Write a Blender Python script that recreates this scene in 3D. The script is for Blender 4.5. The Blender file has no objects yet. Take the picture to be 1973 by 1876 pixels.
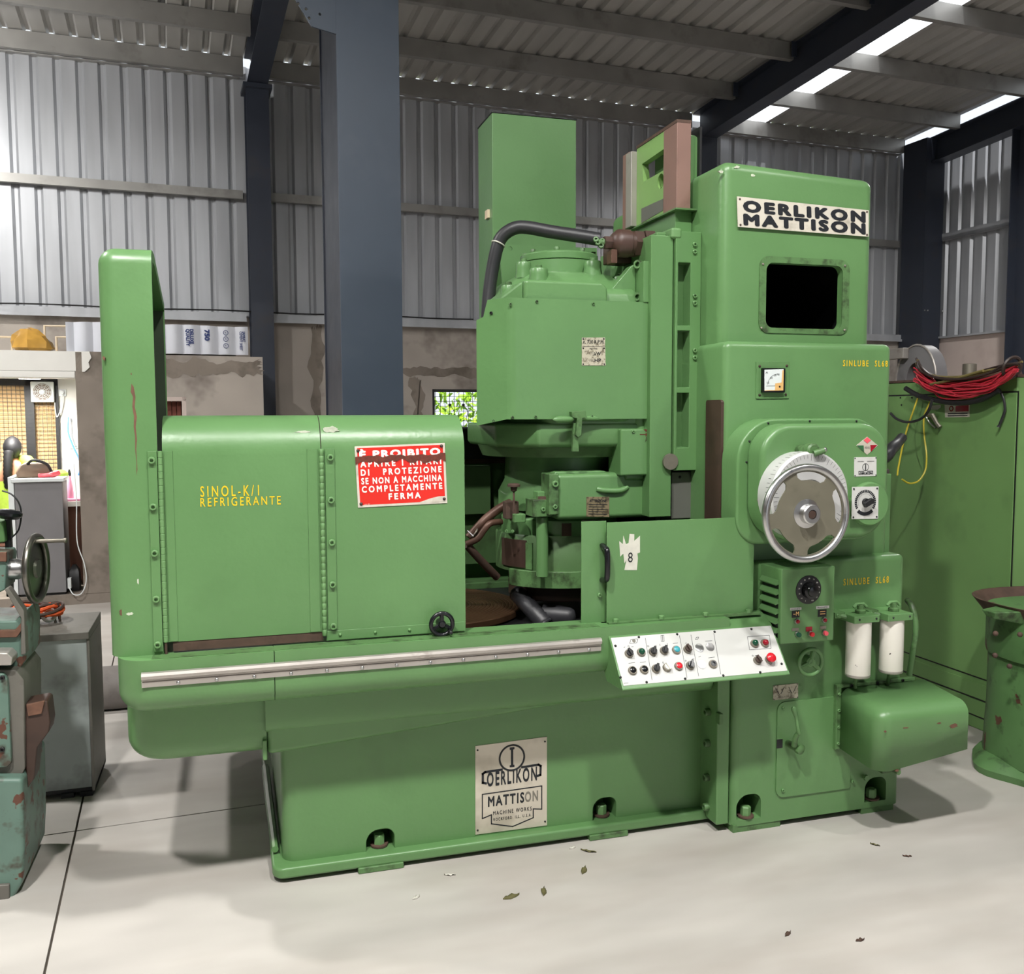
import bpy, bmesh, math, random
from mathutils import Vector, Matrix, noise
R = math.radians
random.seed(7)
SC = bpy.context.scene
COL = SC.collection

# ------------------------------------------------------------------ camera, world, lamps, exposure
W, H, FOC = 1973.0, 1876.0, 1800.0
EYE = Vector((0.0, 0.0, 1.6))
YAW, PITCH, ROLL = R(16.7), R(4.38), R(0.2)
FWD = Vector((math.sin(YAW) * math.cos(PITCH), math.cos(YAW) * math.cos(PITCH), -math.sin(PITCH)))
RT0 = Vector((math.cos(YAW), -math.sin(YAW), 0))
UP0 = RT0.cross(FWD)
RT = RT0 * math.cos(ROLL) - UP0 * math.sin(ROLL)
UP = UP0 * math.cos(ROLL) + RT0 * math.sin(ROLL)
cam = bpy.data.cameras.new('camera')
cam.sensor_fit = 'HORIZONTAL'
cam.sensor_width = 36.0
cam.lens = 36.0 * FOC / W
cam.clip_end = 200
co = bpy.data.objects.new('camera', cam)
COL.objects.link(co)
m = Matrix((RT, UP, -FWD)).transposed().to_4x4()
m.translation = EYE
co.matrix_world = m
SC.camera = co

wd = bpy.data.worlds.new('sky')
SC.world = wd
wd.use_nodes = True
bg = wd.node_tree.nodes['Background']
bg.inputs[0].default_value = (0.86, 0.93, 1.0, 1)
bg.inputs[1].default_value = 1.1

def lamp(name, loc, power, size, target, color=(1, 0.985, 0.955), spread=170):
    l = bpy.data.lights.new(name, 'AREA')
    l.shape = 'DISK'
    l.size = size
    l.energy = power
    l.color = color
    l.spread = R(spread)
    o = bpy.data.objects.new(name, l)
    COL.objects.link(o)
    o.location = loc
    o.rotation_euler = (Vector(target) - Vector(loc)).to_track_quat('-Z', 'Y').to_euler()
    return o
# unseen lamps under the hall roof, read off shadows and highlights unless marked
lamp('unseen_hall_lamp', (1.0, 0.4, 5.45), 200, 0.3, (1.0, 0.4, 0))
lamp('unseen_hall_lamp', (-1.2, 0.3, 5.45), 300, 0.3, (-1.2, 0.3, 0))
lamp('unseen_hall_lamp', (-2.6, -2.4, 5.5), 55, 0.35, (-2.6, -2.4, 0))
lamp('unseen_hall_lamp', (3.9, 0.6, 5.45), 70, 0.3, (3.9, 0.6, 0))
lamp('unseen_hall_lamp', (-3.0, 4.6, 5.2), 190, 0.3, (-3.0, 4.6, 0))
lamp('unseen_hall_lamp', (-3.0, 7.6, 4.6), 75, 0.3, (-2.3, 10.0, 3.4))  # unseen floodlight aimed at the left of the back wall to brighten it
lamp('unseen_hall_lamp', (7.2, 6.6, 4.8), 120, 0.35, (7.2, 6.6, 0))  # added lamp, brightens the right sheet wall

SC.view_settings.view_transform = 'Standard'
SC.view_settings.look = 'None'
SC.view_settings.gamma = 1.0
SC.cycles.debug_use_spatial_splits = True
SC.cycles.max_bounces = 5
SC.cycles.diffuse_bounces = 2
SC.cycles.glossy_bounces = 2
SC.cycles.caustics_reflective = False
SC.cycles.caustics_refractive = False
SC.cycles.adaptive_threshold = 0.1
SC.cycles.adaptive_min_samples = 20
SC.view_settings.exposure = 0.06
SC.view_settings.use_curve_mapping = False

# ------------------------------------------------------------------ frames: machine = world axes, hall turned 3.5 degrees
TH = R(3.5)
CT, ST = math.cos(TH), math.sin(TH)
def bw(x, y, z=0.0):
    return Vector((x * CT - y * ST, x * ST + y * CT, z))
def _ray(px, py):
    return FWD + RT * ((px - W / 2) / FOC) - UP * ((py - H / 2) / FOC)
def at(px, py, Y):
    d = _ray(px, py)
    return EYE + d * (Y / d.y)
def atx(px, py, X):
    d = _ray(px, py)
    return EYE + d * (X / d.x)
def atz(px, py, Z=0.0):
    d = _ray(px, py)
    return EYE + d * ((Z - EYE.z) / d.z)
def rect(px0, py0, px1, py1, Y):
    mx, my = (px0 + px1) / 2, (py0 + py1) / 2
    return at(px0, my, Y).x, at(px1, my, Y).x, at(mx, py1, Y).z, at(mx, py0, Y).z

# ------------------------------------------------------------------ materials
MATS = {}
def S(c):
    c = c / 255.0
    return c / 12.92 if c <= 0.04045 else ((c + 0.055) / 1.055) ** 2.4
def RGB(r, g, b):
    return (S(r), S(g), S(b), 1)
def mat(name, col, rough=0.5, metal=0.0, var=0.08, vscale=6.0, bump=0.0, bscale=120.0, dirt=None, dscale=3.0, dlev=(0.55, 0.75), damt=0.6,
        stretch=(1, 1, 1), chip=None, chipth=0.7, chipscale=9.0, spec=0.5, emit=None, trans=0.0, alpha=1.0):
    m = bpy.data.materials.new(name)
    m.use_nodes = True
    nt = m.node_tree
    N, L = nt.nodes, nt.links
    b = N['Principled BSDF']
    b.inputs['Roughness'].default_value = rough
    b.inputs['Metallic'].default_value = metal
    b.inputs['Specular IOR Level'].default_value = spec
    b.inputs['Transmission Weight'].default_value = trans
    b.inputs['Alpha'].default_value = alpha
    tc = N.new('ShaderNodeTexCoord')
    geo = N.new('ShaderNodeNewGeometry')
    mp = N.new('ShaderNodeMapping')
    mp.inputs['Scale'].default_value = stretch
    L.new(geo.outputs['Position'], mp.inputs['Vector'])
    src = mp.outputs['Vector']
    def nz(scale, detail=2.0, rgh=0.55):
        n = N.new('ShaderNodeTexNoise')
        n.inputs['Scale'].default_value = scale
        n.inputs['Detail'].default_value = detail
        n.inputs['Roughness'].default_value = rgh
        L.new(src, n.inputs['Vector'])
        return n.outputs['Fac']
    def ramp(fac, a, c):
        r = N.new('ShaderNodeMapRange')
        r.inputs['From Min'].default_value = a
        r.inputs['From Max'].default_value = c
        L.new(fac, r.inputs['Value'])
        return r.outputs['Result']
    def mix(fac, A, B, blend='MIX'):
        x = N.new('ShaderNodeMix')
        x.data_type = 'RGBA'
        x.blend_type = blend
        if isinstance(fac, float):
            x.inputs[0].default_value = fac
        else:
            L.new(fac, x.inputs[0])
        for i, v in ((6, A), (7, B)):
            if isinstance(v, tuple):
                x.inputs[i].default_value = v
            else:
                L.new(v, x.inputs[i])
        return x.outputs[2]
    hi = tuple(min(1, c * (1 + var)) for c in col[:3]) + (1,)
    lo = tuple(c * (1 - var) for c in col[:3]) + (1,)
    vn = nz(vscale)
    c = mix(ramp(vn, 0.3, 0.7), lo, hi)
    if dirt:
        mul = N.new('ShaderNodeMath')
        mul.operation = 'MULTIPLY'
        mul.inputs[1].default_value = damt
        L.new(ramp(nz(dscale, 4.0, 0.65), *dlev), mul.inputs[0])
        c = mix(mul.outputs[0], c, dirt)
    if chip:
        c = mix(ramp(nz(chipscale, 3.0, 0.6), chipth, chipth + 0.015), c, chip)
    L.new(c, b.inputs['Base Color'])
    rv = N.new('ShaderNodeMapRange')
    rv.inputs['To Min'].default_value = max(0.03, rough - 0.06)
    rv.inputs['To Max'].default_value = min(1, rough + 0.10)
    L.new(vn, rv.inputs['Value'])
    L.new(rv.outputs['Result'], b.inputs['Roughness'])
    if bump:
        bp = N.new('ShaderNodeBump')
        bp.inputs['Strength'].default_value = bump
        bp.inputs['Distance'].default_value = 0.002
        L.new(nz(bscale, 1.0), bp.inputs['Height'])
        L.new(bp.outputs['Normal'], b.inputs['Normal'])
    if emit:
        b.inputs['Emission Color'].default_value = emit[0]
        b.inputs['Emission Strength'].default_value = emit[1]
    MATS[name] = m
    return m

GREEN = RGB(95, 135, 84)
mat('shade_dark', RGB(46, 60, 40), 0.7, var=0.15)  # dark green standing in for the shade inside the splash shield
mat('green', GREEN, 0.33, var=0.05, vscale=3.0, bump=0.22, bscale=60, dirt=RGB(64, 94, 54), dscale=2.6, dlev=(0.58, 0.85), damt=0.35, chip=RGB(84, 62, 50), chipth=0.80, chipscale=14)
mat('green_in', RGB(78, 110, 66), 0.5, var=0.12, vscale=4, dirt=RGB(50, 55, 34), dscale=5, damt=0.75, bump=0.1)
mat('green_worn', RGB(86, 122, 74), 0.45, var=0.1, dirt=RGB(45, 52, 34), dscale=16, dlev=(0.48, 0.66), damt=0.85, bump=0.2)
mat('green_lime', RGB(128, 168, 96), 0.45, var=0.08, dirt=RGB(100, 120, 80), dscale=6, damt=0.4)
mat('green_light', RGB(104, 144, 92), 0.45, var=0.08, dirt=RGB(100, 120, 80), dscale=6, damt=0.4)
mat('green_cab', RGB(112, 151, 90), 0.42, var=0.06, vscale=2.5, bump=0.06, dirt=RGB(62, 84, 52), dscale=1.8, damt=0.45, chip=RGB(60, 62, 48), chipth=0.78, chipscale=22)
mat('green_chip', RGB(86, 124, 74), 0.5, var=0.1, dirt=RGB(40, 46, 34), dscale=8, dlev=(0.55, 0.7), damt=0.8, chip=RGB(88, 60, 46), chipth=0.66, chipscale=9)
mat('teal', RGB(96, 122, 110), 0.45, var=0.12, dirt=RGB(66, 52, 42), dscale=7, dlev=(0.52, 0.62), damt=0.9, chip=RGB(92, 58, 44), chipth=0.62, chipscale=11)
mat('chip_brown', RGB(108, 76, 60), 0.8, var=0.2, vscale=30)
mat('chip_pale', RGB(190, 196, 176), 0.7, var=0.2, vscale=60)
mat('rust', RGB(82, 62, 52), 0.7, var=0.2, vscale=20, dirt=RGB(48, 34, 28), dscale=12)
mat('brown_paint', RGB(132, 102, 92), 0.5, var=0.06, dirt=RGB(96, 70, 60), dscale=8, damt=0.5)
mat('brown_dark', RGB(66, 48, 40), 0.5, var=0.12, dirt=RGB(40, 28, 24), dscale=7, chip=RGB(130, 150, 118), chipth=0.76, chipscale=24)
mat('brown_fit', RGB(70, 50, 43), 0.4, var=0.12, dirt=RGB(50, 34, 28), dscale=18)
mat('drum', RGB(206, 206, 204), 0.35, 0.2, var=0.03)
mat('copper', RGB(92, 66, 54), 0.45, 0.3, var=0.15, dirt=RGB(60, 42, 34), dscale=12)
mat('table_iron', RGB(96, 70, 50), 0.42, 0.6, var=0.15, dirt=RGB(60, 38, 26), dscale=6)
mat('steel', RGB(196, 196, 196), 0.28, 1.0, var=0.06, vscale=20)
mat('steel_dull', RGB(146, 140, 128), 0.5, 0.7, var=0.1, vscale=14, dirt=RGB(90, 82, 70), dscale=10, damt=0.5)
mat('wheel_disc', RGB(120, 116, 100), 0.5, 0.35, var=0.08, vscale=10, dirt=RGB(84, 80, 64), dscale=9, damt=0.5)
mat('alu', RGB(176, 170, 164), 0.42, 0.55, var=0.08, vscale=8, dirt=RGB(110, 98, 86), dscale=9, dlev=(0.6, 0.75), stretch=(1, 1, 1))
mat('grey_sheet', RGB(112, 112, 106), 0.5, 0.3, var=0.06)
mat('knurl', RGB(104, 98, 90), 0.55, 0.5, var=0.2, vscale=90, bump=0.5, bscale=260)
mat('black', RGB(26, 26, 28), 0.45, var=0.2)
mat('rubber', RGB(42, 42, 45), 0.42, var=0.15, bump=0.1)
mat('black_gloss', RGB(20, 21, 24), 0.2, var=0.1)
mat('white_plate', RGB(204, 204, 200), 0.4, var=0.03, dirt=RGB(176, 172, 160), dscale=6, dlev=(0.58, 0.8), damt=0.6)
mat('cream_plate', RGB(206, 200, 186), 0.45, var=0.05, dirt=RGB(140, 132, 116), dscale=9, dlev=(0.55, 0.75), damt=0.7)
mat('worn_plate', RGB(186, 180, 160), 0.45, var=0.1, dirt=RGB(90, 80, 60), dscale=60, dlev=(0.5, 0.62), damt=0.8)
mat('brass_plate', RGB(140, 126, 98), 0.45, 0.2, var=0.15, dirt=RGB(62, 54, 40), dscale=50, dlev=(0.48, 0.6), damt=0.8)
mat('alu_sign', RGB(208, 200, 184), 0.36, 0.25, var=0.05, dirt=RGB(150, 142, 124), dscale=4, dlev=(0.52, 0.75), damt=0.7)
mat('red_sign', RGB(214, 38, 26), 0.35, var=0.04, dirt=RGB(196, 60, 44), dscale=5, damt=0.4)
mat('scrape', RGB(96, 44, 30), 0.7, var=0.3, vscale=80)
mat('white_print', RGB(240, 238, 228), 0.5, var=0.02)
mat('black_print', RGB(24, 28, 34), 0.5, var=0.05)
mat('grey_print', RGB(120, 116, 106), 0.6, var=0.1)
mat('yellow_print', RGB(236, 196, 30), 0.5, var=0.05, chip=GREEN, chipth=0.68, chipscale=90)
mat('blue_print', RGB(44, 62, 120), 0.5, var=0.05)
mat('red_btn', RGB(206, 30, 44), 0.25, var=0.03)
mat('red_dark', RGB(150, 24, 40), 0.2, var=0.05)
mat('pink_btn', RGB(236, 92, 104), 0.3, var=0.03)
mat('green_btn', RGB(16, 74, 52), 0.18, var=0.05)
mat('cyan_btn', RGB(62, 158, 170), 0.3, var=0.03)
mat('orange_corner', RGB(222, 176, 112), 0.5, var=0.04)
mat('meter_face', RGB(222, 228, 228), 0.25, var=0.02)
mat('flag_green', RGB(46, 98, 60), 0.4)
mat('filter_white', RGB(232, 228, 218), 0.4, var=0.02, chip=RGB(60, 52, 44), chipth=0.72, chipscale=26)
mat('paper', RGB(206, 204, 192), 0.8, var=0.06, vscale=40)
mat('slate', RGB(72, 83, 98), 0.42, var=0.04, vscale=4, dirt=RGB(92, 98, 108), dscale=2, damt=0.3)
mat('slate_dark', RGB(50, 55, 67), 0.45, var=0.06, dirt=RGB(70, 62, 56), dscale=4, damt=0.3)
mat('galv', RGB(182, 184, 188), 0.34, 0.3, var=0.09, vscale=7, stretch=(1, 1, 0.12), bump=0.05, bscale=30)
mat('galv_roof', RGB(182, 180, 176), 0.42, 0.3, var=0.1, vscale=5, stretch=(1, 0.12, 1))
mat('purlin', RGB(158, 156, 152), 0.42, 0.5, var=0.1, vscale=3, dirt=RGB(92, 86, 80), dscale=2.5, damt=0.5)
mat('plaster', RGB(176, 167, 158), 0.9, var=0.1, vscale=2, bump=0.4, bscale=40, dirt=RGB(104, 94, 88), dscale=1.6, dlev=(0.52, 0.68), damt=0.7)
mat('plaster_pink', RGB(206, 190, 182), 0.9, var=0.05, vscale=2, bump=0.2, dirt=RGB(170, 150, 142), dscale=1.2)
mat('concrete', RGB(138, 128, 118), 0.92, var=0.14, vscale=3, bump=0.5, bscale=50, dirt=RGB(92, 84, 74), dscale=2.2, dlev=(0.5, 0.66), damt=0.7)
mat('unseen_wall_dark', RGB(104, 92, 86), 0.95, var=0.1)  # for unseen walls, coloured dark to cut bounced light
mat('white_wall', RGB(232, 230, 224), 0.85, var=0.02)
mat('floor', RGB(184, 179, 173), 0.42, var=0.10, vscale=2.6, bump=0.05, bscale=60, dirt=RGB(158, 148, 140), dscale=1.1, dlev=(0.45, 0.72), damt=0.6, stretch=(0.6, 1.7, 1))
mat('joint', RGB(84, 76, 68), 0.95)
mat('curtain', RGB(116, 66, 54), 0.8, var=0.12)
mat('wood_brown', RGB(104, 66, 50), 0.6, var=0.12, vscale=5, stretch=(1, 1, 0.2))
mat('cab_grey', RGB(122, 120, 122), 0.5, var=0.04)
mat('stand_grey', RGB(158, 166, 164), 0.45, var=0.09, vscale=5, dirt=RGB(82, 84, 80), dscale=4, dlev=(0.5, 0.72), damt=0.7)
mat('stand_dark', RGB(104, 101, 94), 0.5, var=0.12, dirt=RGB(60, 56, 50), dscale=6)
mat('frame_black', RGB(34, 34, 36), 0.5)
mat('blind', RGB(226, 190, 140), 0.9, var=0.06, vscale=3)
mat('wire_grid', RGB(96, 88, 78), 0.6)
mat('orange_strap', RGB(222, 92, 40), 0.6, var=0.1)
mat('plastic_white', RGB(224, 228, 228), 0.4)
mat('blue_cable', RGB(86, 142, 214), 0.45)
mat('pink_plastic', RGB(236, 160, 190), 0.5)
mat('pvc', RGB(226, 206, 176), 0.4)
mat('polybag', RGB(196, 150, 70), 0.22, var=0.2, vscale=8, bump=0.3, bscale=25)
mat('bag_tan', RGB(110, 90, 72), 0.5, var=0.12)
mat('steel_dark', RGB(122, 119, 112), 0.3, 0.9, var=0.1, vscale=14)
mat('hair', RGB(15, 14, 17), 0.62, var=0.2, vscale=40)
mat('skin', RGB(166, 116, 86), 0.55, var=0.03)
mat('sari_green', RGB(176, 206, 72), 0.7, var=0.12, vscale=20)
mat('sari_yellow', RGB(222, 196, 84), 0.7, var=0.1)
mat('wire_red', RGB(196, 50, 66), 0.4, var=0.12, vscale=30)
mat('wire_dark', RGB(58, 44, 40), 0.45)
mat('wire_olive', RGB(124, 112, 66), 0.45)
mat('wire_yellow', RGB(226, 206, 70), 0.4)
mat('leaf_dry', RGB(96, 92, 56), 0.8, var=0.2)
mat('roof_white', RGB(216, 218, 226), 0.5, var=0.03)
mat('foliage', RGB(150, 196, 40), 0.6, var=0.35, vscale=9)
mat('cast_pipe', RGB(112, 106, 102), 0.7, var=0.12, vscale=6, dirt=RGB(76, 70, 66), dscale=5)
mat('dusty_black', RGB(62, 56, 50), 0.6, var=0.2, dirt=RGB(150, 130, 90), dscale=30, dlev=(0.6, 0.7), damt=0.6)
def mat_skylight():
    m = bpy.data.materials.new('skylight_sheet')
    m.use_nodes = True
    N, L = m.node_tree.nodes, m.node_tree.links
    N.remove(N['Principled BSDF'])
    t = N.new('ShaderNodeBsdfTranslucent')
    t.inputs[0].default_value = (0.97, 0.97, 0.97, 1)
    p = N.new('ShaderNodeBsdfTransparent')
    x = N.new('ShaderNodeMixShader')
    x.inputs[0].default_value = 0.6
    L.new(t.outputs[0], x.inputs[1])
    L.new(p.outputs[0], x.inputs[2])
    L.new(x.outputs[0], N['Material Output'].inputs[0])
    MATS['skylight'] = m
mat_skylight()

# ------------------------------------------------------------------ mesh builder
class MB:
    def __init__(s, xf=None):
        s.v, s.f, s.xf = [], [], xf
    def add(s, vs, fs):
        o = len(s.v)
        s.v += [Vector(p) for p in vs]
        s.f += [tuple(i + o for i in f) for f in fs]
        return s
    def box(s, x0, x1, y0, y1, z0, z1):
        x0, x1 = min(x0, x1), max(x0, x1)
        y0, y1 = min(y0, y1), max(y0, y1)
        z0, z1 = min(z0, z1), max(z0, z1)
        vs = [(x, y, z) for z in (z0, z1) for y in (y0, y1) for x in (x0, x1)]
        return s.add(vs, [(0, 2, 3, 1), (4, 5, 7, 6), (0, 1, 5, 4), (2, 6, 7, 3), (0, 4, 6, 2), (1, 3, 7, 5)])
    def prism(s, poly, axis, a, b):
        """poly: 2D points; axis 'x': (y,z), 'y': (x,z), 'z': (x,y)"""
        n = len(poly)
        def mk(p, t):
            return {'x': (t, p[0], p[1]), 'y': (p[0], t, p[1]), 'z': (p[0], p[1], t)}[axis]
        vs = [mk(p, a) for p in poly] + [mk(p, b) for p in poly]
        fs = [tuple(range(n)), tuple(range(2 * n - 1, n - 1, -1))]
        fs += [((i + 1) % n, i, n + i, n + (i + 1) % n) for i in range(n)]
        return s.add(vs, fs)
    def loft(s, rings, cap=True):
        n = len(rings[0])
        vs = [p for r in rings for p in r]
        fs = []
        for k in range(len(rings) - 1):
            for i in range(n):
                j = (i + 1) % n
                fs.append((k * n + i, k * n + j, (k + 1) * n + j, (k + 1) * n + i))
        if cap:
            fs.append(tuple(range(n - 1, -1, -1)))
            fs.append(tuple(range((len(rings) - 1) * n, len(rings) * n)))
        return s.add(vs, fs)
    def lathe(s, prof, org, axis='z', n=32, cap=True):
        """prof: (radius, height) along the axis vector"""
        org = Vector(org)
        ax = {'x': Vector((1, 0, 0)), 'y': Vector((0, 1, 0)), 'z': Vector((0, 0, 1))}[axis] if isinstance(axis, str) else Vector(axis).normalized()
        t = Vector((0, 0, 1)) if abs(ax.z) < 0.9 else Vector((1, 0, 0))
        u = ax.cross(t).normalized()
        w = ax.cross(u)
        rings = [[org + ax * h + (u * math.cos(2 * math.pi * i / n) + w * math.sin(2 * math.pi * i / n)) * max(r, 1e-5) for i in range(n)] for r, h in prof]
        return s.loft(rings, cap)
    def tube(s, pts, r, n=10, cap=True):
        pts = [Vector(p) for p in pts]
        rr = r if isinstance(r, (list, tuple)) else [r] * len(pts)
        prev = None
        rings = []
        for i, p in enumerate(pts):
            d = (pts[min(i + 1, len(pts) - 1)] - pts[max(i - 1, 0)])
            d = d.normalized() if d.length > 1e-9 else Vector((0, 0, 1))
            if prev is None:
                t = Vector((0, 0, 1)) if abs(d.z) < 0.9 else Vector((1, 0, 0))
                u = d.cross(t).normalized()
            else:
                u = (prev - d * prev.dot(d)).normalized()
            prev = u
            w = d.cross(u)
            rings.append([p + (u * math.cos(2 * math.pi * k / n) + w * math.sin(2 * math.pi * k / n)) * rr[i] for k in range(n)])
        return s.loft(rings, cap)
    def torus(s, org, axis, R0, r, n=40, k=10):
        org, ax = Vector(org), Vector(axis).normalized()
        t = Vector((0, 0, 1)) if abs(ax.z) < 0.9 else Vector((1, 0, 0))
        u = ax.cross(t).normalized()
        w = ax.cross(u)
        vs, fs = [], []
        for i in range(n):
            a = 2 * math.pi * i / n
            d = u * math.cos(a) + w * math.sin(a)
            for j in range(k):
                b = 2 * math.pi * j / k
                vs.append(org + d * (R0 + r * math.cos(b)) + ax * (r * math.sin(b)))
        for i in range(n):
            for j in range(k):
                fs.append((i * k + j, ((i + 1) % n) * k + j, ((i + 1) % n) * k + (j + 1) % k, i * k + (j + 1) % k))
        return s.add(vs, fs)
    def mesh(s, name):
        me = bpy.data.meshes.new(name)
        vs = [s.xf(p) for p in s.v] if s.xf else s.v
        me.from_pydata([tuple(p) for p in vs], [], s.f)
        bm = bmesh.new()
        bm.from_mesh(me)
        bmesh.ops.recalc_face_normals(bm, faces=bm.faces)
        bm.to_mesh(me)
        bm.free()
        return me

def smooth_path(pts, k=6):
    pts = [Vector(p) for p in pts]
    out = []
    for i in range(len(pts) - 1):
        p0, p1, p2, p3 = pts[max(i - 1, 0)], pts[i], pts[i + 1], pts[min(i + 2, len(pts) - 1)]
        for j in range(k):
            t = j / k
            out.append(0.5 * ((2 * p1) + (p2 - p0) * t + (2 * p0 - 5 * p1 + 4 * p2 - p3) * t * t + (3 * p1 - p0 - 3 * p2 + p3) * t ** 3))
    out.append(pts[-1])
    return out
def rounded(x0, x1, z0, z1, r, k=6):
    """rounded rectangle outline; r = one radius or (bl, br, tr, tl)"""
    r = r if isinstance(r, tuple) else (r,) * 4
    out = []
    for (cx, cz, rr, a0) in ((x0, z0, r[0], 180), (x1, z0, r[1], 270), (x1, z1, r[2], 0), (x0, z1, r[3], 90)):
        sx = 1 if cx == x0 else -1
        sz = 1 if cz == z0 else -1
        if rr <= 1e-6:
            out.append((cx, cz))
            continue
        for i in range(k + 1):
            a = R(a0 + 90 * i / k)
            out.append((cx + sx * rr + rr * math.cos(a), cz + sz * rr + rr * math.sin(a)))
    return out

WM = {}
def _place(o, me_center, parent):
    Mw = Matrix.Translation(me_center)
    WM[o.name] = Mw
    if parent is not None:
        o.parent = parent
        o.matrix_parent_inverse = WM[parent.name].inverted()
    o.location = me_center
def link(name, me, material=None, parent=None, loc=None, bevel=0.0, seg=2, smooth=True, ang=40):
    if loc is None:
        vs = [v.co for v in me.vertices]
        lo = Vector([min(v[i] for v in vs) for i in range(3)])
        hi = Vector([max(v[i] for v in vs) for i in range(3)])
        loc = Vector(((lo.x + hi.x) / 2, (lo.y + hi.y) / 2, lo.z))
        me.transform(Matrix.Translation(-loc))
    if material and not me.materials:
        me.materials.append(MATS[material])
    o = bpy.data.objects.new(name, me)
    COL.objects.link(o)
    _place(o, Vector(loc), parent)
    if smooth and len(me.polygons):
        me.polygons.foreach_set('use_smooth', [True] * len(me.polygons))
        me.set_sharp_from_angle(angle=R(ang))
    if bevel:
        b = o.modifiers.new('bevel', 'BEVEL')
        b.width = bevel
        b.segments = seg
        b.limit_method = 'ANGLE'
        b.angle_limit = R(35)
        b.harden_normals = True
    return o
def obj(name, mb, material, parent=None, **k):
    return link(name, mb.mesh(name), material, parent, **k)
def tag(o, label=None, cat=None, group=None, kind=None):
    for key, v in (('label', label), ('category', cat), ('group', group), ('kind', kind)):
        if v:
            o[key] = v
    return o
def empty(name, loc, label=None, cat=None, group=None):
    o = bpy.data.objects.new(name, None)
    COL.objects.link(o)
    o.empty_display_size = 0.1
    o.location = loc
    WM[o.name] = Matrix.Translation(Vector(loc))
    return tag(o, label, cat, group)
def inst(src, name, loc, parent=None, label=None):
    """another object sharing the mesh of src at a new place"""
    o = bpy.data.objects.new(name, src.data)
    COL.objects.link(o)
    _place(o, Vector(loc), parent)
    for md in src.modifiers:
        if md.type == 'BEVEL':
            b = o.modifiers.new('bevel', 'BEVEL')
            b.width, b.segments, b.limit_method, b.angle_limit, b.harden_normals = md.width, md.segments, 'ANGLE', md.angle_limit, True
    return o
def bevel_edges(me, fn, width, seg=5):
    bm = bmesh.new()
    bm.from_mesh(me)
    es = [e for e in bm.edges if fn((e.verts[0].co + e.verts[1].co) / 2, (e.verts[1].co - e.verts[0].co).normalized())]
    bmesh.ops.bevel(bm, geom=es, offset=width, segments=seg, affect='EDGES', profile=0.5, clamp_overlap=True)
    bm.to_mesh(me)
    bm.free()
    return me
def cut(me, *cutters):
    """boolean difference on mesh data, helpers removed afterwards"""
    a = bpy.data.objects.new('tmp_a', me)
    COL.objects.link(a)
    tmp = [a]
    for c in cutters:
        b = bpy.data.objects.new('tmp_b', c.mesh('tmp_b'))
        COL.objects.link(b)
        tmp.append(b)
        md = a.modifiers.new('b', 'BOOLEAN')
        md.operation = 'DIFFERENCE'
        md.solver = 'EXACT'
        md.object = b
    dg = bpy.context.evaluated_depsgraph_get()
    dg.update()
    out = bpy.data.meshes.new_from_object(a.evaluated_get(dg))
    for t in tmp:
        bpy.data.objects.remove(t)
    return out
def text_mesh(body, bold=0.0, depth=0.0, spacing=1.0, align='LEFT', line=1.0):
    cu = bpy.data.curves.new('txt', 'FONT')
    cu.body = body
    cu.size = 1.0
    cu.extrude = depth
    cu.space_character = spacing
    cu.space_line = line
    cu.align_x = align
    cu.resolution_u = 3
    t = bpy.data.objects.new('txt', cu)
    COL.objects.link(t)
    dg = bpy.context.evaluated_depsgraph_get()
    dg.update()
    me = bpy.data.meshes.new_from_object(t.evaluated_get(dg))
    bpy.data.objects.remove(t)
    if bold:
        bm = bmesh.new()
        for k_, (dx, dy) in enumerate(((-bold, 0), (bold, 0), (0, -bold), (0, bold), (bold * 0.7, bold * 0.7), (-bold * 0.7, -bold * 0.7), (bold * 0.7, -bold * 0.7), (-bold * 0.7, bold * 0.7))):
            m2 = me.copy()
            m2.transform(Matrix.Translation((dx, dy, 0.00008 * k_)))
            bm.from_mesh(m2)
            bpy.data.meshes.remove(m2)
        bm.to_mesh(me)
        bm.free()
    return me
def text(body, o, ex, ey, w, h, material, parent, name='lettering', bold=0.0, lift=0.0008, spacing=1.0, align='LEFT', line=1.0):
    """lettering fitted into the w x h box with lower left corner o, along ex / ey"""
    me = text_mesh(body, bold, 0.0, spacing, align, line)
    o, ex, ey = Vector(o), Vector(ex).normalized(), Vector(ey).normalized()
    n = ex.cross(ey).normalized()
    xs = [v.co.x for v in me.vertices]
    ys = [v.co.y for v in me.vertices]
    if not xs:
        return None
    x0, y0 = min(xs), min(ys)
    sx, sy = w / max(1e-6, max(xs) - x0), h / max(1e-6, max(ys) - y0)
    for v in me.vertices:
        v.co = o + ex * ((v.co.x - x0) * sx) + ey * ((v.co.y - y0) * sy) + n * (lift + v.co.z)
    me.materials.clear()
    return link(name, me, material, parent, smooth=False)
def text_px(body, px0, py0, px1, py1, Y, material, parent, **k):
    """front-facing lettering on the plane y = Y, covering a region of that plane"""
    x0, x1, z0, z1 = rect(px0, py0, px1, py1, Y)
    return text(body, (x0, Y, z0), (1, 0, 0), (0, 0, 1), x1 - x0, z1 - z0, material, parent, **k)
_SCREW = {}
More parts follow.
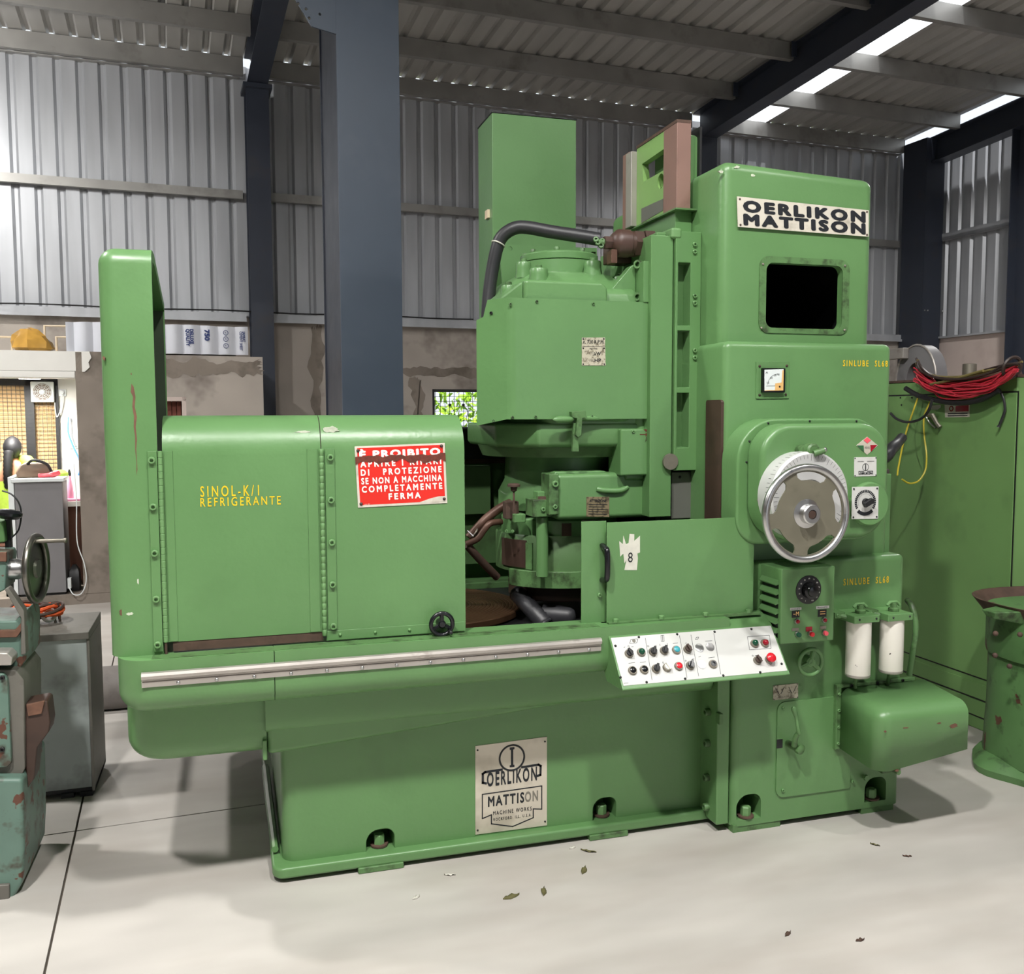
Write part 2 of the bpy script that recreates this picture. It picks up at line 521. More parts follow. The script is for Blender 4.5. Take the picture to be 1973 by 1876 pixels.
def screw(p, axis, r, material, parent, name='screw', socket=True, h=None):
    """socket-head cap screw: head with a recessed hexagon"""
    h = h or r * 0.9
    key = (round(r, 4), tuple(round(a, 3) for a in axis), material, socket, round(h, 4))
    if key not in _SCREW:
        mb = MB()
        if socket:
            mb.lathe([(r, 0), (r, h * 0.85), (r * 0.85, h), (r * 0.52, h), (r * 0.5, h * 0.3), (1e-5, h * 0.3)], (0, 0, 0), axis, 12, cap=False)
        else:
            mb.lathe([(r, 0), (r * 0.97, h * 0.45), (r * 0.6, h * 0.9), (1e-5, h)], (0, 0, 0), axis, 12, cap=False)
        me = mb.mesh(name)
        _SCREW[key] = link(name, me, material, parent, loc=p)
        return _SCREW[key]
    return inst(_SCREW[key], name, p, parent)
def hexbolt(p, axis, r, h, material, parent, name='bolt'):
    mb = MB().lathe([(r * 1.6, 0), (r * 1.6, h * 0.2), (r, h * 0.2), (r, h * 0.9), (r * 0.8, h)], p, axis, 6)
    return obj(name, mb, material, parent, smooth=False)
# ------------------------------------------------------------------ sun (behind the roof, lights skylights and the trees outside)
sl = bpy.data.lights.new('sun', 'SUN')
sl.energy = 7.0
sl.angle = R(1)
so = bpy.data.objects.new('sun', sl)
COL.objects.link(so)
so.rotation_euler = (bw(0.15, 0.42, -1.0) - Vector((0, 0, 0))).to_track_quat('-Z', 'Y').to_euler()

XB = lambda p: bw(p.x, p.y, p.z)
def BMB():
    return MB(XB)
D = 10.2                       # back wall of the hall
SL = 0.062                     # roof slope
def zroof(y):
    return 5.23 + SL * (D - y)

# ------------------------------------------------------------------ floor: slabs with open joints
fl = tag(obj('floor', BMB().box(-8, 10.2, -9, 13, -0.12, -0.012), 'joint'), kind='structure')
xs, ys = [-8, -6.4, -0.38, 5.6, 10.2], [-9, -3.2, 3.88, 13]
for i in range(4):
    for j in range(3):
        g = 0.004
        obj('floor_slab', BMB().box(xs[i] + g, xs[i + 1] - g, ys[j] + g, ys[j + 1] - g, -0.012, 0.0), 'floor', fl, smooth=False)

# ------------------------------------------------------------------ profiled sheets
def profile(width, pitch=0.2, rib=0.078, top=0.03, h=0.032):
    pts = []
    x = 0.0
    while x < width - 1e-6:
        w = min(pitch, width - x)
        pts.append((x, 0))
        if w > rib + 0.02:
            a = x + (pitch - rib) * 0.5
            pts += [(a, 0), (a + (rib - top) / 2, h), (a + (rib + top) / 2, h), (a + rib, 0)]
        x += pitch
    pts.append((width, 0))
    out = []
    for p in pts:
        if not out or p[0] > out[-1][0] + 1e-6:
            out.append(p)
    return out
def sheet(mb, width, place, t=0.0015, seg=1):
    """place(u, h, end) -> point; end 0/1"""
    pr = profile(width)
    n = len(pr)
    vs, fs = [], []
    for th in (0.0, t):
        for s in range(seg + 1):
            f = s / seg
            vs += [Vector(place(u, h + th, 0)).lerp(Vector(place(u, h + th, 1)), f) for (u, h) in pr]
    o = n * (seg + 1)
    for s in range(seg):
        for i in range(n - 1):
            a = s * n + i
            fs.append((a, a + 1, a + n + 1, a + n))
            fs.append((o + a, o + a + n, o + a + n + 1, o + a + 1))
    return mb.add(vs, fs)

# ------------------------------------------------------------------ back wall: masonry below, sheets above
wx0, wx1, wz0, wz1 = 2.79, 3.75, 1.05, 1.895
mbw = BMB()
mbw.box(-8, wx0, 10.15, 10.4, 0, 2.62).box(wx1, 9.9, 10.15, 10.4, 0, 2.62).box(wx0, wx1, 10.15, 10.4, 0, wz0).box(wx0, wx1, 10.15, 10.4, wz1, 2.62)
wall_b = tag(obj('wall_back', mbw, 'plaster', smooth=False), kind='structure')
# plaster coats and damp stains that stand a little proud, with ragged edges
def ragged(x0, x1, z0, z1, seed, amp=0.03, n=22):
    rnd = random.Random(seed)
    def side(a, b, ax):
        out, w = [], 0.0
        for i in range(n):
            w = w * 0.6 + rnd.uniform(-amp, amp)
            t = i / n
            p = (a[0] + (b[0] - a[0]) * t, a[1] + (b[1] - a[1]) * t)
            out.append((p[0] + (w if ax else 0), p[1] + (0 if ax else w)))
        return out
    return side((x0, z0), (x1, z0), 0) + side((x1, z0), (x1, z1), 1) + side((x1, z1), (x0, z1), 0) + side((x0, z1), (x0, z0), 1)
obj('plaster_patch', BMB().prism(ragged(1.46, 1.58, 1.0, 2.54, 1), 'y', 10.15, 10.147), 'concrete', wall_b)
obj('plaster_patch', BMB().prism(ragged(2.42, 3.6, 2.04, 2.13, 2, 0.018, 30), 'y', 10.15, 10.147), 'concrete', wall_b)
obj('plaster_patch', BMB().prism(ragged(2.56, 2.66, 1.0, 2.02, 5, 0.03), 'y', 10.15, 10.147), 'concrete', wall_b)
x = -8.0
first = None
while x < 9.5:
    w = min(1.0, 9.6 - x)
    obj('cladding_sheet', sheet(BMB(), w, lambda u, h, e, x=x: (x + u, 10.24 + h, 2.60 if e == 0 else 5.18), seg=3), 'galv', wall_b, ang=20)
    x += 1.0
def channel(mb, x0, x1, y, z, h=0.16, d=0.06, lip=0.02, t=0.004):
    """C channel running along hall x, web towards the room"""
    poly = [(y, z), (y + d, z), (y + d, z + lip), (y + d - t, z + lip), (y + d - t, z + t), (y + t, z + t), (y + t, z + h - t), (y + d - t, z + h - t), (y + d - t, z + h - lip), (y + d, z + h - lip), (y + d, z + h), (y, z + h)]
    return mb.prism(poly, 'x', x0, x1)
SPANS = [(-8, 0.80), (1.06, 6.02), (6.28, 9.3)]
for a, b in SPANS:
    obj('girt', channel(BMB(), a, b, 10.16, 3.83, 0.085, 0.06), 'purlin', wall_b)
    obj('eave_light_block', BMB().box(a, b, 10.186, 10.276, 5.045, 5.055), 'purlin', wall_b)  # added strip, blocks sky light at the top of the wall sheets
    obj('sill_flashing', BMB().box(a, b, 10.08, 10.25, 2.585, 2.66).box(a, b, 10.06, 10.09, 2.57, 2.6), 'galv', wall_b)
obj('cable_run', BMB().tube([(a / 4 * 1.0 - 3, 10.07, 2.675 + 0.006 * math.sin(a)) for a in range(0, 26)], 0.008, 6), 'black', wall_b)

# window in the back wall
wn = tag(empty('window_1', bw((wx0 + wx1) / 2, 10.25, wz0)), kind='structure')
fr = BMB()
for (a, b, c, d) in ((wx0, wx1, wz1 - 0.03, wz1), (wx0, wx1, wz0, wz0 + 0.03), (wx0, wx0 + 0.03, wz0, wz1), (wx1 - 0.03, wx1, wz0, wz1)):
    fr.box(a, b, 10.16, 10.2, c, d)
obj('window_frame', fr, 'frame_black', wn)
gr = BMB()
u = wx0 + 0.05
while u < wx1:
    gr.box(u - 0.0025, u + 0.0025, 10.2, 10.205, wz0, wz1)
    u += 0.055
u = wz0 + 0.05
while u < wz1:
    gr.box(wx0, wx1, 10.2, 10.205, u - 0.0025, u + 0.0025)
    u += 0.055
tag(obj('wire_grille', gr, 'frame_black', wn), kind='stuff')
for kx in (3.0, 3.16):
    obj('catch', BMB().lathe([(0.016, 0), (0.016, 0.02)], (kx, 10.19, 1.72), (0, -1, 0), 12).tube(smooth_path([(kx, 10.18, 1.72), (kx + 0.05, 10.17, 1.64), (kx + 0.03, 10.17, 1.56), (kx + 0.07, 10.17, 1.5)]), 0.004, 6), 'black', wn)
# bushes outside
for q, (cx, cy, s, lb) in enumerate(((4.25, 14.4, 1.7, 'bright sunlit green bush seen outdoors through the wire window'),)):
    bb = BMB()
    rnd = random.Random(q)
    for i in range(3200):
        v = Vector((rnd.gauss(0, 1), rnd.gauss(0, 1), rnd.gauss(0, 1))).normalized()
        p = Vector((cx, cy, 1.4)) + v * s * rnd.uniform(0.7, 1.0)
        if p.z < 0.02:
            continue
        a = Vector((rnd.gauss(0, 1), rnd.gauss(0, 1), rnd.gauss(0, 1))).normalized() * rnd.uniform(0.06, 0.11)
        b = a.orthogonal().normalized() * a.length * 0.5
        bb.add([p - a, p + b, p + a, p - b], [(0, 1, 2, 3)])
    root = empty('bush', bw(cx, cy, 0), lb, 'bush')
    obj('foliage', bb, 'foliage', root, smooth=False)
    obj('stem', BMB().tube([(cx, cy, 0), (cx + 0.05, cy, 0.6), (cx - 0.03, cy, 1.3)], [0.06, 0.045, 0.02], 8), 'wood_brown', root)
tag(obj('ground_outside', BMB().box(-14, 18, 13, 40, -0.14, -0.02), 'concrete'), kind='structure')

# ------------------------------------------------------------------ side walls
wr = tag(obj('wall_right', BMB().box(9.62, 9.85, 1.0, 10.15, 0, 2.6), 'plaster_pink', smooth=False), kind='structure')
y = 1.0
while y < 10.1:
    w = min(1.0, 10.2 - y)
    me = sheet(BMB(), w, lambda u, h, e, y=y: (9.66 + h, y + u, 2.58 if e == 0 else zroof(y + u) - 0.04))
    obj('cladding_sheet', me, 'galv', wr, ang=20)
    y += 1.0
obj('girt', BMB().box(9.58, 9.655, 8.56, 9.95, 3.86, 3.90).box(9.58, 9.585, 8.56, 9.95, 3.86, 3.945), 'galv', wr)
obj('sill_flashing', BMB().box(9.57, 9.7, 8.56, 10.15, 2.59, 2.615), 'galv', wr)
tag(obj('wall_left', BMB().box(-7.4, -7.15, -9, 10.15, 0, 5.6), 'unseen_wall_dark', smooth=False), kind='structure')

wf = BMB()
wf.box(-7.4, 1.5, -9.2, -9, 0, 6.4).box(7.0, 9.85, -9.2, -9, 0, 6.4).box(1.5, 7.0, -9.2, -9, 4.2, 6.4)
tag(obj('wall_front', wf, 'unseen_wall_dark', smooth=False), kind='structure')
wr.name = 'wall_right'
obj('wall_return', BMB().box(9.62, 9.85, -9, 1.0, 0, 6.4), 'plaster_pink', wr, smooth=False)
# ------------------------------------------------------------------ roof: sheets, purlins, rafters
rf = tag(empty('ceiling', bw(1, 5, 5.2)), kind='structure')
edges = [6.77 - k for k in range(14, 0, -1)] + [6.77, 7.12, 8.12, 9.12, 9.34]
YS, YE = 10.187, -9.0
for a, b in zip(edges[:-1], edges[1:]):
    sky = abs(a - 6.77) < 0.01
    obj('skylight_sheet' if sky else 'roof_sheet', sheet(BMB(), b - a, lambda u, h, e, a=a: (a + u, YS if e == 0 else YE, zroof(YS if e == 0 else YE) + h), seg=16), 'skylight' if sky else 'galv_roof', rf, ang=20)
PY = [10.12, 9.2, 8.17, 7.06, 6.0, 4.95, 3.9, 2.85, 1.8, 0.75, -0.3, -2, -4, -6]
for y in PY:
    h = 0.17
    for a, b in [(-7, 0.83), (1.05, 6.06), (6.26, 9.30)]:
        obj('purlin', channel(BMB(), a, b, y, zroof(y) - h - 0.006, h, 0.065), 'purlin', rf)
def ibeam_slope(mb, x, y0, y1, dz0, dz1, fw=0.2, tf=0.012, tw=0.008):
    for (za, zb, w) in ((dz0, dz0 + tf, fw), (dz0 + tf, dz1 - tf, tw), (dz1 - tf, dz1, fw)):
        vs = []
        for y in (y0, y1):
            z = zroof(y)
            vs += [(x - w / 2, y, z + za), (x + w / 2, y, z + za), (x + w / 2, y, z + zb), (x - w / 2, y, z + zb)]
        mb.add(vs, [(0, 1, 2, 3), (4, 7, 6, 5), (0, 4, 5, 1), (1, 5, 6, 2), (2, 6, 7, 3), (3, 7, 4, 0)])
    return mb
for x in (0.94, 6.16):
    obj('rafter', ibeam_slope(BMB(), x, 10.1, -9, -0.36, -0.012), 'slate_dark', rf)
obj('rafter', ibeam_slope(BMB(), 9.46, 9.9, -9, -0.42, -0.10), 'slate_dark', rf)
for (x, y) in ((0.94, 8.17), (6.16, 9.2), (6.16, 8.17), (6.16, 7.06)):
    obj('cleat', BMB().box(x - 0.16, x - 0.1, y - 0.05, y - 0.044, zroof(y) - 0.17, zroof(y) - 0.02), 'slate_dark', rf)

def icol(name, x, y0, y1, z1, w, label, mt='slate_dark', tf=0.014):
    r = tag(empty(name, bw(x, (y0 + y1) / 2, 0)), label, 'column', kind='structure')
    obj('flange', BMB().box(x - w / 2, x + w / 2, y0, y0 + tf, 0.02, z1), mt, r)
    obj('flange', BMB().box(x - w / 2, x + w / 2, y1 - tf, y1, 0.02, z1), mt, r)
    obj('web', BMB().box(x - 0.006, x + 0.006, y0 + tf, y1 - tf, 0.02, z1), mt, r)
    obj('base_plate', BMB().box(x - w * 0.8, x + w * 0.8, y0 - 0.08, y1 + 0.05, 0.0, 0.02), mt, r)
    return r
c1 = icol('steel_column', 0.94, 9.86, 10.12, zroof(9.9) - 0.36, 0.22, 'slim dark steel column against the sheet wall behind the tall splash guard')
obj('cap_plate', BMB().box(0.80, 1.08, 9.8, 10.14, zroof(9.9) - 0.40, zroof(9.9) - 0.36), 'slate_dark', c1)
icol('steel_column', 6.14, 9.86, 10.12, zroof(9.9) - 0.36, 0.22, 'dark steel column on the back wall behind the top of the grinder')
c3 = icol('steel_column', 9.44, 9.72, 10.12, zroof(9.9) - 0.1, 0.3, 'dark steel corner column where the two sheet walls meet')
obj('side_plate', BMB().box(9.285, 9.295, 9.72, 10.12, 0.02, zroof(9.9) - 0.1), 'slate_dark', c3)
for dx in (0.0, 0.05, 0.3):
    screw(bw(9.33 + dx, 9.72, 2.95), tuple(bw(0, -1, 0)), 0.012, 'steel', c3, 'bolt', False)
icol('steel_column', 9.5, 8.15, 8.5, zroof(8.3) - 0.42, 0.24, 'dark steel column cropped by the picture edge beside the sheet wall')

# big built-up pillar between machine and back wall
pr = tag(empty('main_pillar', bw(1.21, 6.1, 0)), 'large slate grey steel pillar rising behind the doors of the grinder', 'pillar', kind='structure')
obj('front_plate', BMB().box(1.02, 1.405, 5.8, 5.82, 0.02, 5.05), 'slate', pr, bevel=0.002)
obj('side_plate', BMB().box(1.03, 1.045, 5.82, 6.43, 0.02, 5.05), 'slate_dark', pr)  # side plates take a darker slate that stands in for shade
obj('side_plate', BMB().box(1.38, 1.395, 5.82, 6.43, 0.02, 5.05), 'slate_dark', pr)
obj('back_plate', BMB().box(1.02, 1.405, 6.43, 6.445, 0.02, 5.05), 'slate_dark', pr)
obj('base_plate', BMB().box(0.9, 1.52, 5.7, 6.55, 0.0, 0.02), 'slate_dark', pr)
gm = BMB().prism([(1.02, 3.885), (0.875, 3.91), (0.74, 4.12), (0.70, 4.6), (1.02, 4.6)], 'y', 5.8, 5.815).mesh('gusset_plate')
holes = []
for (hx, hz) in ((0.845, 4.005), (0.925, 3.985), (0.80, 4.03), (0.862, 3.955), (0.83, 4.16), (0.92, 4.14)):
    holes.append(BMB().lathe([(0.009, -0.05), (0.009, 0.05)], (hx, 5.8, hz), 'y', 12))
obj_g = link('gusset_plate', cut(gm, *holes), 'slate', pr, smooth=False)

# ------------------------------------------------------------------ site office and store built against the back wall
YF = 8.7
tag(obj('floor_office', BMB().box(-6.0, -0.49, YF, 9.98, 0.0, 0.085), 'concrete', smooth=False), kind='structure')
of = tag(obj('wall_office', BMB().box(-6.0, -1.5, 9.98, 10.05, 0.085, 1.99).box(-0.975, -0.49, 9.98, 10.05, 0.085, 1.99).box(-1.5, -0.975, 9.98, 10.05, 0.085, 1.04), 'white_wall', smooth=False), kind='structure')
obj('roof_slab', BMB().box(-6.0, -0.62, YF, 10.1, 1.985, 2.15), 'white_wall', of)
obj('beam', BMB().box(-6.0, -0.715, YF + 0.0, YF + 0.22, 1.925, 1.985), 'white_wall', of, bevel=0.01)
obj('broken_edge', BMB().prism([(-0.66, 2.15), (-0.6, 2.15), (-0.585, 2.1), (-0.61, 2.06), (-0.6, 2.02), (-0.64, 1.98), (-0.66, 1.98)], 'y', YF - 0.012, YF + 0.1), 'white_wall', of)
obj('pier', BMB().box(-0.715, -0.49, YF, YF + 0.28, 0.085, 2.15), 'concrete', of, bevel=0.006)
obj('side_panel', BMB().box(-0.55, -0.49, YF + 0.28, 9.98, 0.085, 1.99), 'white_wall', of)
obj('skirting_panel', BMB().box(-1.02, -0.57, 9.3, 9.34, 0.085, 0.80), 'wood_brown', of)
obj('worktop', BMB().box(-1.02, -0.56, 9.18, 9.34, 0.80, 0.845), 'white_wall', of)
# office window with mesh and blind
ow = tag(empty('window_2', bw(-1.25, 10.0, 1.04)), kind='structure')
ofr = BMB()
for (a, b, c, d) in ((-1.62, -0.975, 1.90, 1.97), (-1.62, -0.975, 1.04, 1.07), (-1.005, -0.975, 1.04, 1.97), (-1.262, -1.185, 1.04, 1.97)):
    ofr.box(a, b, 9.95, 9.99, c, d)
obj('window_frame', ofr, 'frame_black', ow)
obj('blind', BMB().box(-1.62, -0.98, 10.03, 10.035, 1.04, 1.95), 'blind', ow)
og = BMB()
u = -1.6
while u < -0.98:
    og.box(u - 0.002, u + 0.002, 9.985, 9.99, 1.05, 1.95)
    u += 0.037
u = 1.08
while u < 1.93:
    og.box(-1.62, -0.98, 9.985, 9.99, u - 0.002, u + 0.002)
    u += 0.037
tag(obj('wire_grille', og, 'wire_grid', ow), kind='stuff')
# store wall to the pier's right
st = tag(obj('wall_store', BMB().box(0.16, 0.82, YF, 10.1, 0.0, 2.13).box(-0.49, 0.16, YF, 10.1, 1.77, 2.13).box(-0.49, 0.16, 9.9, 10.1, 0, 1.77), 'plaster', smooth=False), kind='structure')
obj('damp_band', BMB().prism(ragged(-0.45, 0.80, 1.97, 2.10, 8, 0.025, 40), 'y', YF, YF - 0.003), 'concrete', st)
dr = tag(empty('door_1', bw(-0.2, YF + 0.05, 0)), kind='structure')
obj('door_frame', BMB().box(-0.49, 0.16, YF + 0.0, YF + 0.08, 1.735, 1.77).box(0.125, 0.16, YF, YF + 0.08, 0, 1.77), 'plaster_pink', dr)
sh = BMB()
xs_ = [-0.49 + 0.041 * k for k in range(16)]
for k in range(15):
    sh.box(xs_[k], xs_[k] + 0.036 + 0.0, YF + 0.10 + 0.012 * (k % 2), YF + 0.13 + 0.012 * (k % 2), 0.02, 1.735)
tag(obj('corrugated_leaf', sh, 'curtain', dr), kind='stuff')
# ------------------------------------------------------------------ THE GRINDER (machine axes = world axes)
G = empty('surface_grinder', (1.3, 3.85, 0), 'large green rotary surface grinding machine standing in the middle of the hall', 'machine')
FR = (0, -1, 0)
LF = (-1, 0, 0)

def fbox(name, px0, py0, px1, py1, Y, depth, material, parent=G, bevel=0.004, **k):
    """box whose front face covers a region of the plane y = Y"""
    x0, x1, z0, z1 = rect(px0, py0, px1, py1, Y)
    return obj(name, MB().box(x0, x1, Y, Y + depth, z0, z1), material, parent, bevel=bevel, **k)
class Plate:
    """flat plate from four corners on y = Y (TL, TR, BR, BL) with its own u,v frame"""
    def __init__(s, name, c, Y, t, material, parent, r=0.0, bevel=0.0006):
        s.tl, s.tr, s.br, s.bl = [at(px, py, Y) for px, py in c]
        s.Y = Y
        s.o = obj(name, MB().prism([(p.x, p.z) for p in (s.bl, s.br, s.tr, s.tl)], 'y', Y, Y + t), material, parent, bevel=bevel)
    def p(s, u, v, lift=0.0):
        q = (s.bl * (1 - u) + s.br * u) * (1 - v) + (s.tl * (1 - u) + s.tr * u) * v
        return Vector((q.x, s.Y - lift, q.z))
    def text(s, body, u0, v0, u1, v1, material, **k):
        a, b, c = s.p(u0, v0), s.p(u1, v0), s.p(u0, v1)
        return text(body, a, b - a, c - a, (b - a).length, (c - a).length, material, s.o, **k)
    def poly(s, pts, material, name='print', lift=0.0008, t=0.0006):
        q = [s.p(u, v) for u, v in pts]
        return obj(name, MB().prism([(p.x, p.z) for p in q], 'y', s.Y - lift, s.Y - lift + t), material, s.o, smooth=False)
    def line(s, pts, w, material, name='print_line'):
        mb = MB()
        q = [s.p(u, v) for u, v in pts]
        for a, b in zip(q[:-1], q[1:]):
            d = (b - a).normalized()
            n = Vector((-d.z, 0, d.x)) * w / 2
            e = d * w * 0.45
            mb.prism([(p.x, p.z) for p in (a - n - e, b - n + e, b + n + e, a + n - e)], 'y', s.Y - 0.0008, s.Y - 0.0002)
        return obj(name, mb, material, s.o, smooth=False)
    def screws(s, uv, r=0.004, material='brown_dark'):
        for u, v in uv:
            screw(s.p(u, v), FR, r, material, s.o, 'screw', False)
COR = ((0.03, 0.05), (0.97, 0.05), (0.97, 0.95), (0.03, 0.95))

# ---- pedestal base ----------------------------------------------------------------------------------
def pocket(px0, py0, px1, py1, Y, deep=0.13):
    x0, x1, z0, z1 = rect(px0, py0, px1, py1, Y)
    return (x0, x1, z0, z1), MB().prism(rounded(x0, x1, z0 - 0.0, z1, (0.004, 0.004, (x1 - x0) * 0.33, (x1 - x0) * 0.45)), 'y', Y - 0.05, Y + deep)
bx0 = 0.135
me = MB().box(bx0, 1.765, 3.23, 4.4, 0.05, 0.56).mesh('pedestal')
bevel_edges(me, lambda c, d: abs(d.z) > 0.9 and c.x < 0.2, 0.05, 6)
pk = [pocket(706, 1598, 760, 1652, 3.23), pocket(1143, 1537, 1187, 1584, 3.23)]
base = link('pedestal', cut(me, pk[0][1], pk[1][1]), 'green', G, bevel=0.004)
pl = MB().box(0.098, 1.765, 3.185, 4.45, 0.016, 0.055).mesh('plinth')
bevel_edges(pl, lambda c, d: abs(d.z) > 0.9 and c.x < 0.2, 0.045, 6)
plo = link('plinth', pl, 'green', base, bevel=0.01, seg=3)
obj('ridge', MB().tube([(0.112, 3.3, 0.075), (0.108, 3.7, 0.078), (0.106, 4.1, 0.078)], [0.012, 0.016, 0.016], 8), 'green', base)
for (a, b) in ((690, 778), (1136, 1210)):
    x0, x1 = at(a, 1660, 3.18).x, at(b, 1660, 3.18).x
    obj('foot_pad', MB().box(x0, x1, 3.178, 3.4, 0.0, 0.022), 'green_worn', base, bevel=0.004)
obj('foot_pad', MB().box(0.13, 0.3, 3.3, 3.5, 0.0, 0.03), 'green_worn', base)
obj('foot_pad', MB().box(0.13, 1.7, 4.2, 4.4, 0.0, 0.03), 'green_worn', base)
for (x0, x1, z0, z1), _ in pk:
    c = (x0 + x1) / 2
    obj('washer', MB().lathe([(0.032, 0), (0.032, 0.006)], (c, 3.265, 0.058), 'z', 20), 'rust', base)
    obj('anchor_bolt', MB().lathe([(0.02, 0), (0.02, 0.034), (0.017, 0.038)], (c, 3.265, 0.062), 'z', 6), 'green_light', base, smooth=False)
# apron between pedestal and trough
ap = MB().box(0.085, 1.735, 3.12, 4.3, 0.545, 0.71).mesh('apron')
bevel_edges(ap, lambda c, d: c.z < 0.56 and abs(d.x) > 0.9 and c.y < 3.2, 0.05, 6)
bevel_edges(ap, lambda c, d: abs(d.z) > 0.7 and c.x > 1.7 and c.y < 3.2, 0.035, 4)
link('apron', ap, 'green', G)
ap2 = MB().loft([[(0.087, 3.135, 0.60), (0.087, 3.30, 0.60), (0.087, 3.30, 0.475), (0.087, 3.135, 0.475)], [(0.35, 3.13, 0.60), (0.35, 3.30, 0.60), (0.35, 3.30, 0.49), (0.35, 3.14, 0.49)], [(1.2, 3.13, 0.6), (1.2, 3.30, 0.6), (1.2, 3.3, 0.545), (1.2, 3.16, 0.545)]])
obj('apron_web', ap2, 'green', G, bevel=0.02, seg=3)
# flange that bolts pedestal to column
fl_o = obj('joint_flange', MB().box(1.742, 1.795, 3.10, 3.3, 0.03, 0.60), 'green', G, bevel=0.006)
for py in (1367, 1427, 1493, 1550):
    p = atx(1360, py, 1.742)
    screw((1.742, 3.165, p.z), LF, 0.015, 'green_worn', fl_o, 'bolt', True, 0.02)

# ---- settling tank and trough on the overhanging side -------------------------------------------------
lt = MB().box(-0.352, 0.088, 3.14, 4.6, 0.475, 0.72).mesh('settling_tank')
bevel_edges(lt, lambda c, d: abs(d.z) > 0.9 and c.x < 0, 0.13, 8)
bevel_edges(lt, lambda c, d: c.z < 0.48 and abs(d.z) < 0.1 and c.x < 0.08, 0.075, 6)
lto = link('settling_tank', lt, 'green', G)
obj('end_flange', MB().box(0.074, 0.088, 3.128, 3.2, 0.462, 0.53), 'green', lto, bevel=0.004)
def trough(name, x0, x1, left):
    me = MB().box(x0, x1, 2.985, 4.62, 0.69, 0.862).mesh(name)
    if left:
        bevel_edges(me, lambda c, d: abs(d.z) > 0.9 and c.x < x0 + 0.01, 0.10, 8)
    bevel_edges(me, lambda c, d: c.z < 0.70 and abs(d.z) < 0.2 and c.x < x1 - 0.005 and (left or c.x > x0 + 0.005), 0.065, 7)
    return link(name, me, 'green', G)
XS = at(530, 1330, 2.985).x
tr1 = trough('trough_section', -0.354, XS - 0.0012, True)
me = MB().box(XS + 0.0012, 1.72, 2.985, 4.62, 0.69, 0.862).mesh('trough_section')
bevel_edges(me, lambda c, d: c.z < 0.70 and abs(d.x) > 0.9 and c.y < 3.0, 0.065, 7)
well = MB().box(0.22, 1.66, 3.12, 4.58, 0.74, 0.95)
tr2 = link('trough_section', cut(me, well), 'green', G)
obj('tank_floor', MB().box(0.22, 1.66, 3.12, 4.58, 0.742, 0.75), 'black', tr2)  # black colour stands in for the shade inside the tank
# aluminium edge rail with two ribs and screws
ra = Vector(at(273, 1312, 2.985))
rb = Vector(at(1157, 1238, 2.985))
z0 = 0.8035
prof = [(0, -0.022), (-0.006, -0.022), (-0.007, -0.006), (-0.004, -0.004), (-0.005, 0.0), (-0.014, 0.004), (-0.016, 0.014), (-0.012, 0.022), (0, 0.024)]
rail = obj('edge_rail', MB().prism([(2.985 + a, z0 + b) for a, b in prof], 'x', ra.x, rb.x), 'alu', G, ang=25)
for k in range(13):
    x = ra.x + 0.105 + k * 0.112
    screw((x, 2.979, z0 - 0.014), FR, 0.006, 'steel', rail, 'screw', False)

obj('worn_edge', MB().box(-0.25, 1.22, 2.998, 3.05, 0.8615, 0.8632), 'green_worn', tr1)
# ---- tall splash shield -------------------------------------------------------------------------------
me = MB().prism([(3.055, 0.862), (3.6, 0.862), (3.6, 2.0), (3.18, 2.108), (3.055, 2.108)], 'x', -0.372, -0.218).mesh('splash_shield')
bevel_edges(me, lambda c, d: (abs(d.z) > 0.9 and c.x < -0.36 and c.y < 3.1) or (abs(d.x) > 0.9 and c.z > 2.1 and c.y < 3.1) or (c.x < -0.36 and c.z > 2.0 and abs(d.x) < 0.1), 0.05, 7)
inner = MB().prism([(3.066, 0.9), (3.592, 0.9), (3.592, 1.975), (3.2, 2.075), (3.115, 2.075), (3.066, 2.03)], 'x', -0.330, -0.1)
shd = link('splash_shield', cut(me, inner), 'green', G)
obj('shade_lining', MB().prism([(3.588, 0.91), (3.591, 0.91), (3.591, 1.985), (3.588, 1.985)], 'x', -0.328, -0.222).box(-0.329, -0.327, 3.066, 3.588, 0.91, 1.98), 'shade_dark', shd)  # added dark sheets, shade of the shield cavity put into their colour
obj('paint_scratch', MB().prism([(-0.285, 1.70), (-0.288, 1.675), (-0.282, 1.66), (-0.285, 1.63), (-0.281, 1.6), (-0.283, 1.57), (-0.280, 1.54), (-0.281, 1.5), (-0.2785, 1.46), (-0.280, 1.42), (-0.2765, 1.44), (-0.278, 1.5), (-0.275, 1.53), (-0.277, 1.57), (-0.273, 1.6), (-0.278, 1.63), (-0.275, 1.66), (-0.279, 1.69)], 'y', 3.0546, 3.0556), 'chip_brown', shd, smooth=False)
def chip(parent, pts, axis, a, b, m_='chip_brown', name='paint_chip'):
    return obj(name, MB().prism(pts, axis, a, b), m_, parent, smooth=False)
def blob(cx, cz, rx, rz, seed, n=14):
    rnd = random.Random(seed)
    return [(cx + rx * math.cos(2 * math.pi * i / n) * rnd.uniform(0.55, 1.15), cz + rz * math.sin(2 * math.pi * i / n) * rnd.uniform(0.55, 1.15)) for i in range(n)]

for (px, py, rx, rz, s, mm) in ((238, 1180, 0.014, 0.012, 41, 'chip_brown'), (250, 1182, 0.012, 0.006, 42, 'chip_pale'), (266, 1120, 0.003, 0.010, 43, 'chip_pale'), (200, 690, 0.004, 0.008, 44, 'chip_brown'), (253, 720, 0.002, 0.004, 45, 'chip_brown')):
    q = at(px, py, 3.055)
    chip(shd, blob(q.x, q.z, rx, rz, s), 'y', 3.0542 if px > 245 else 3.057, 3.07, mm)
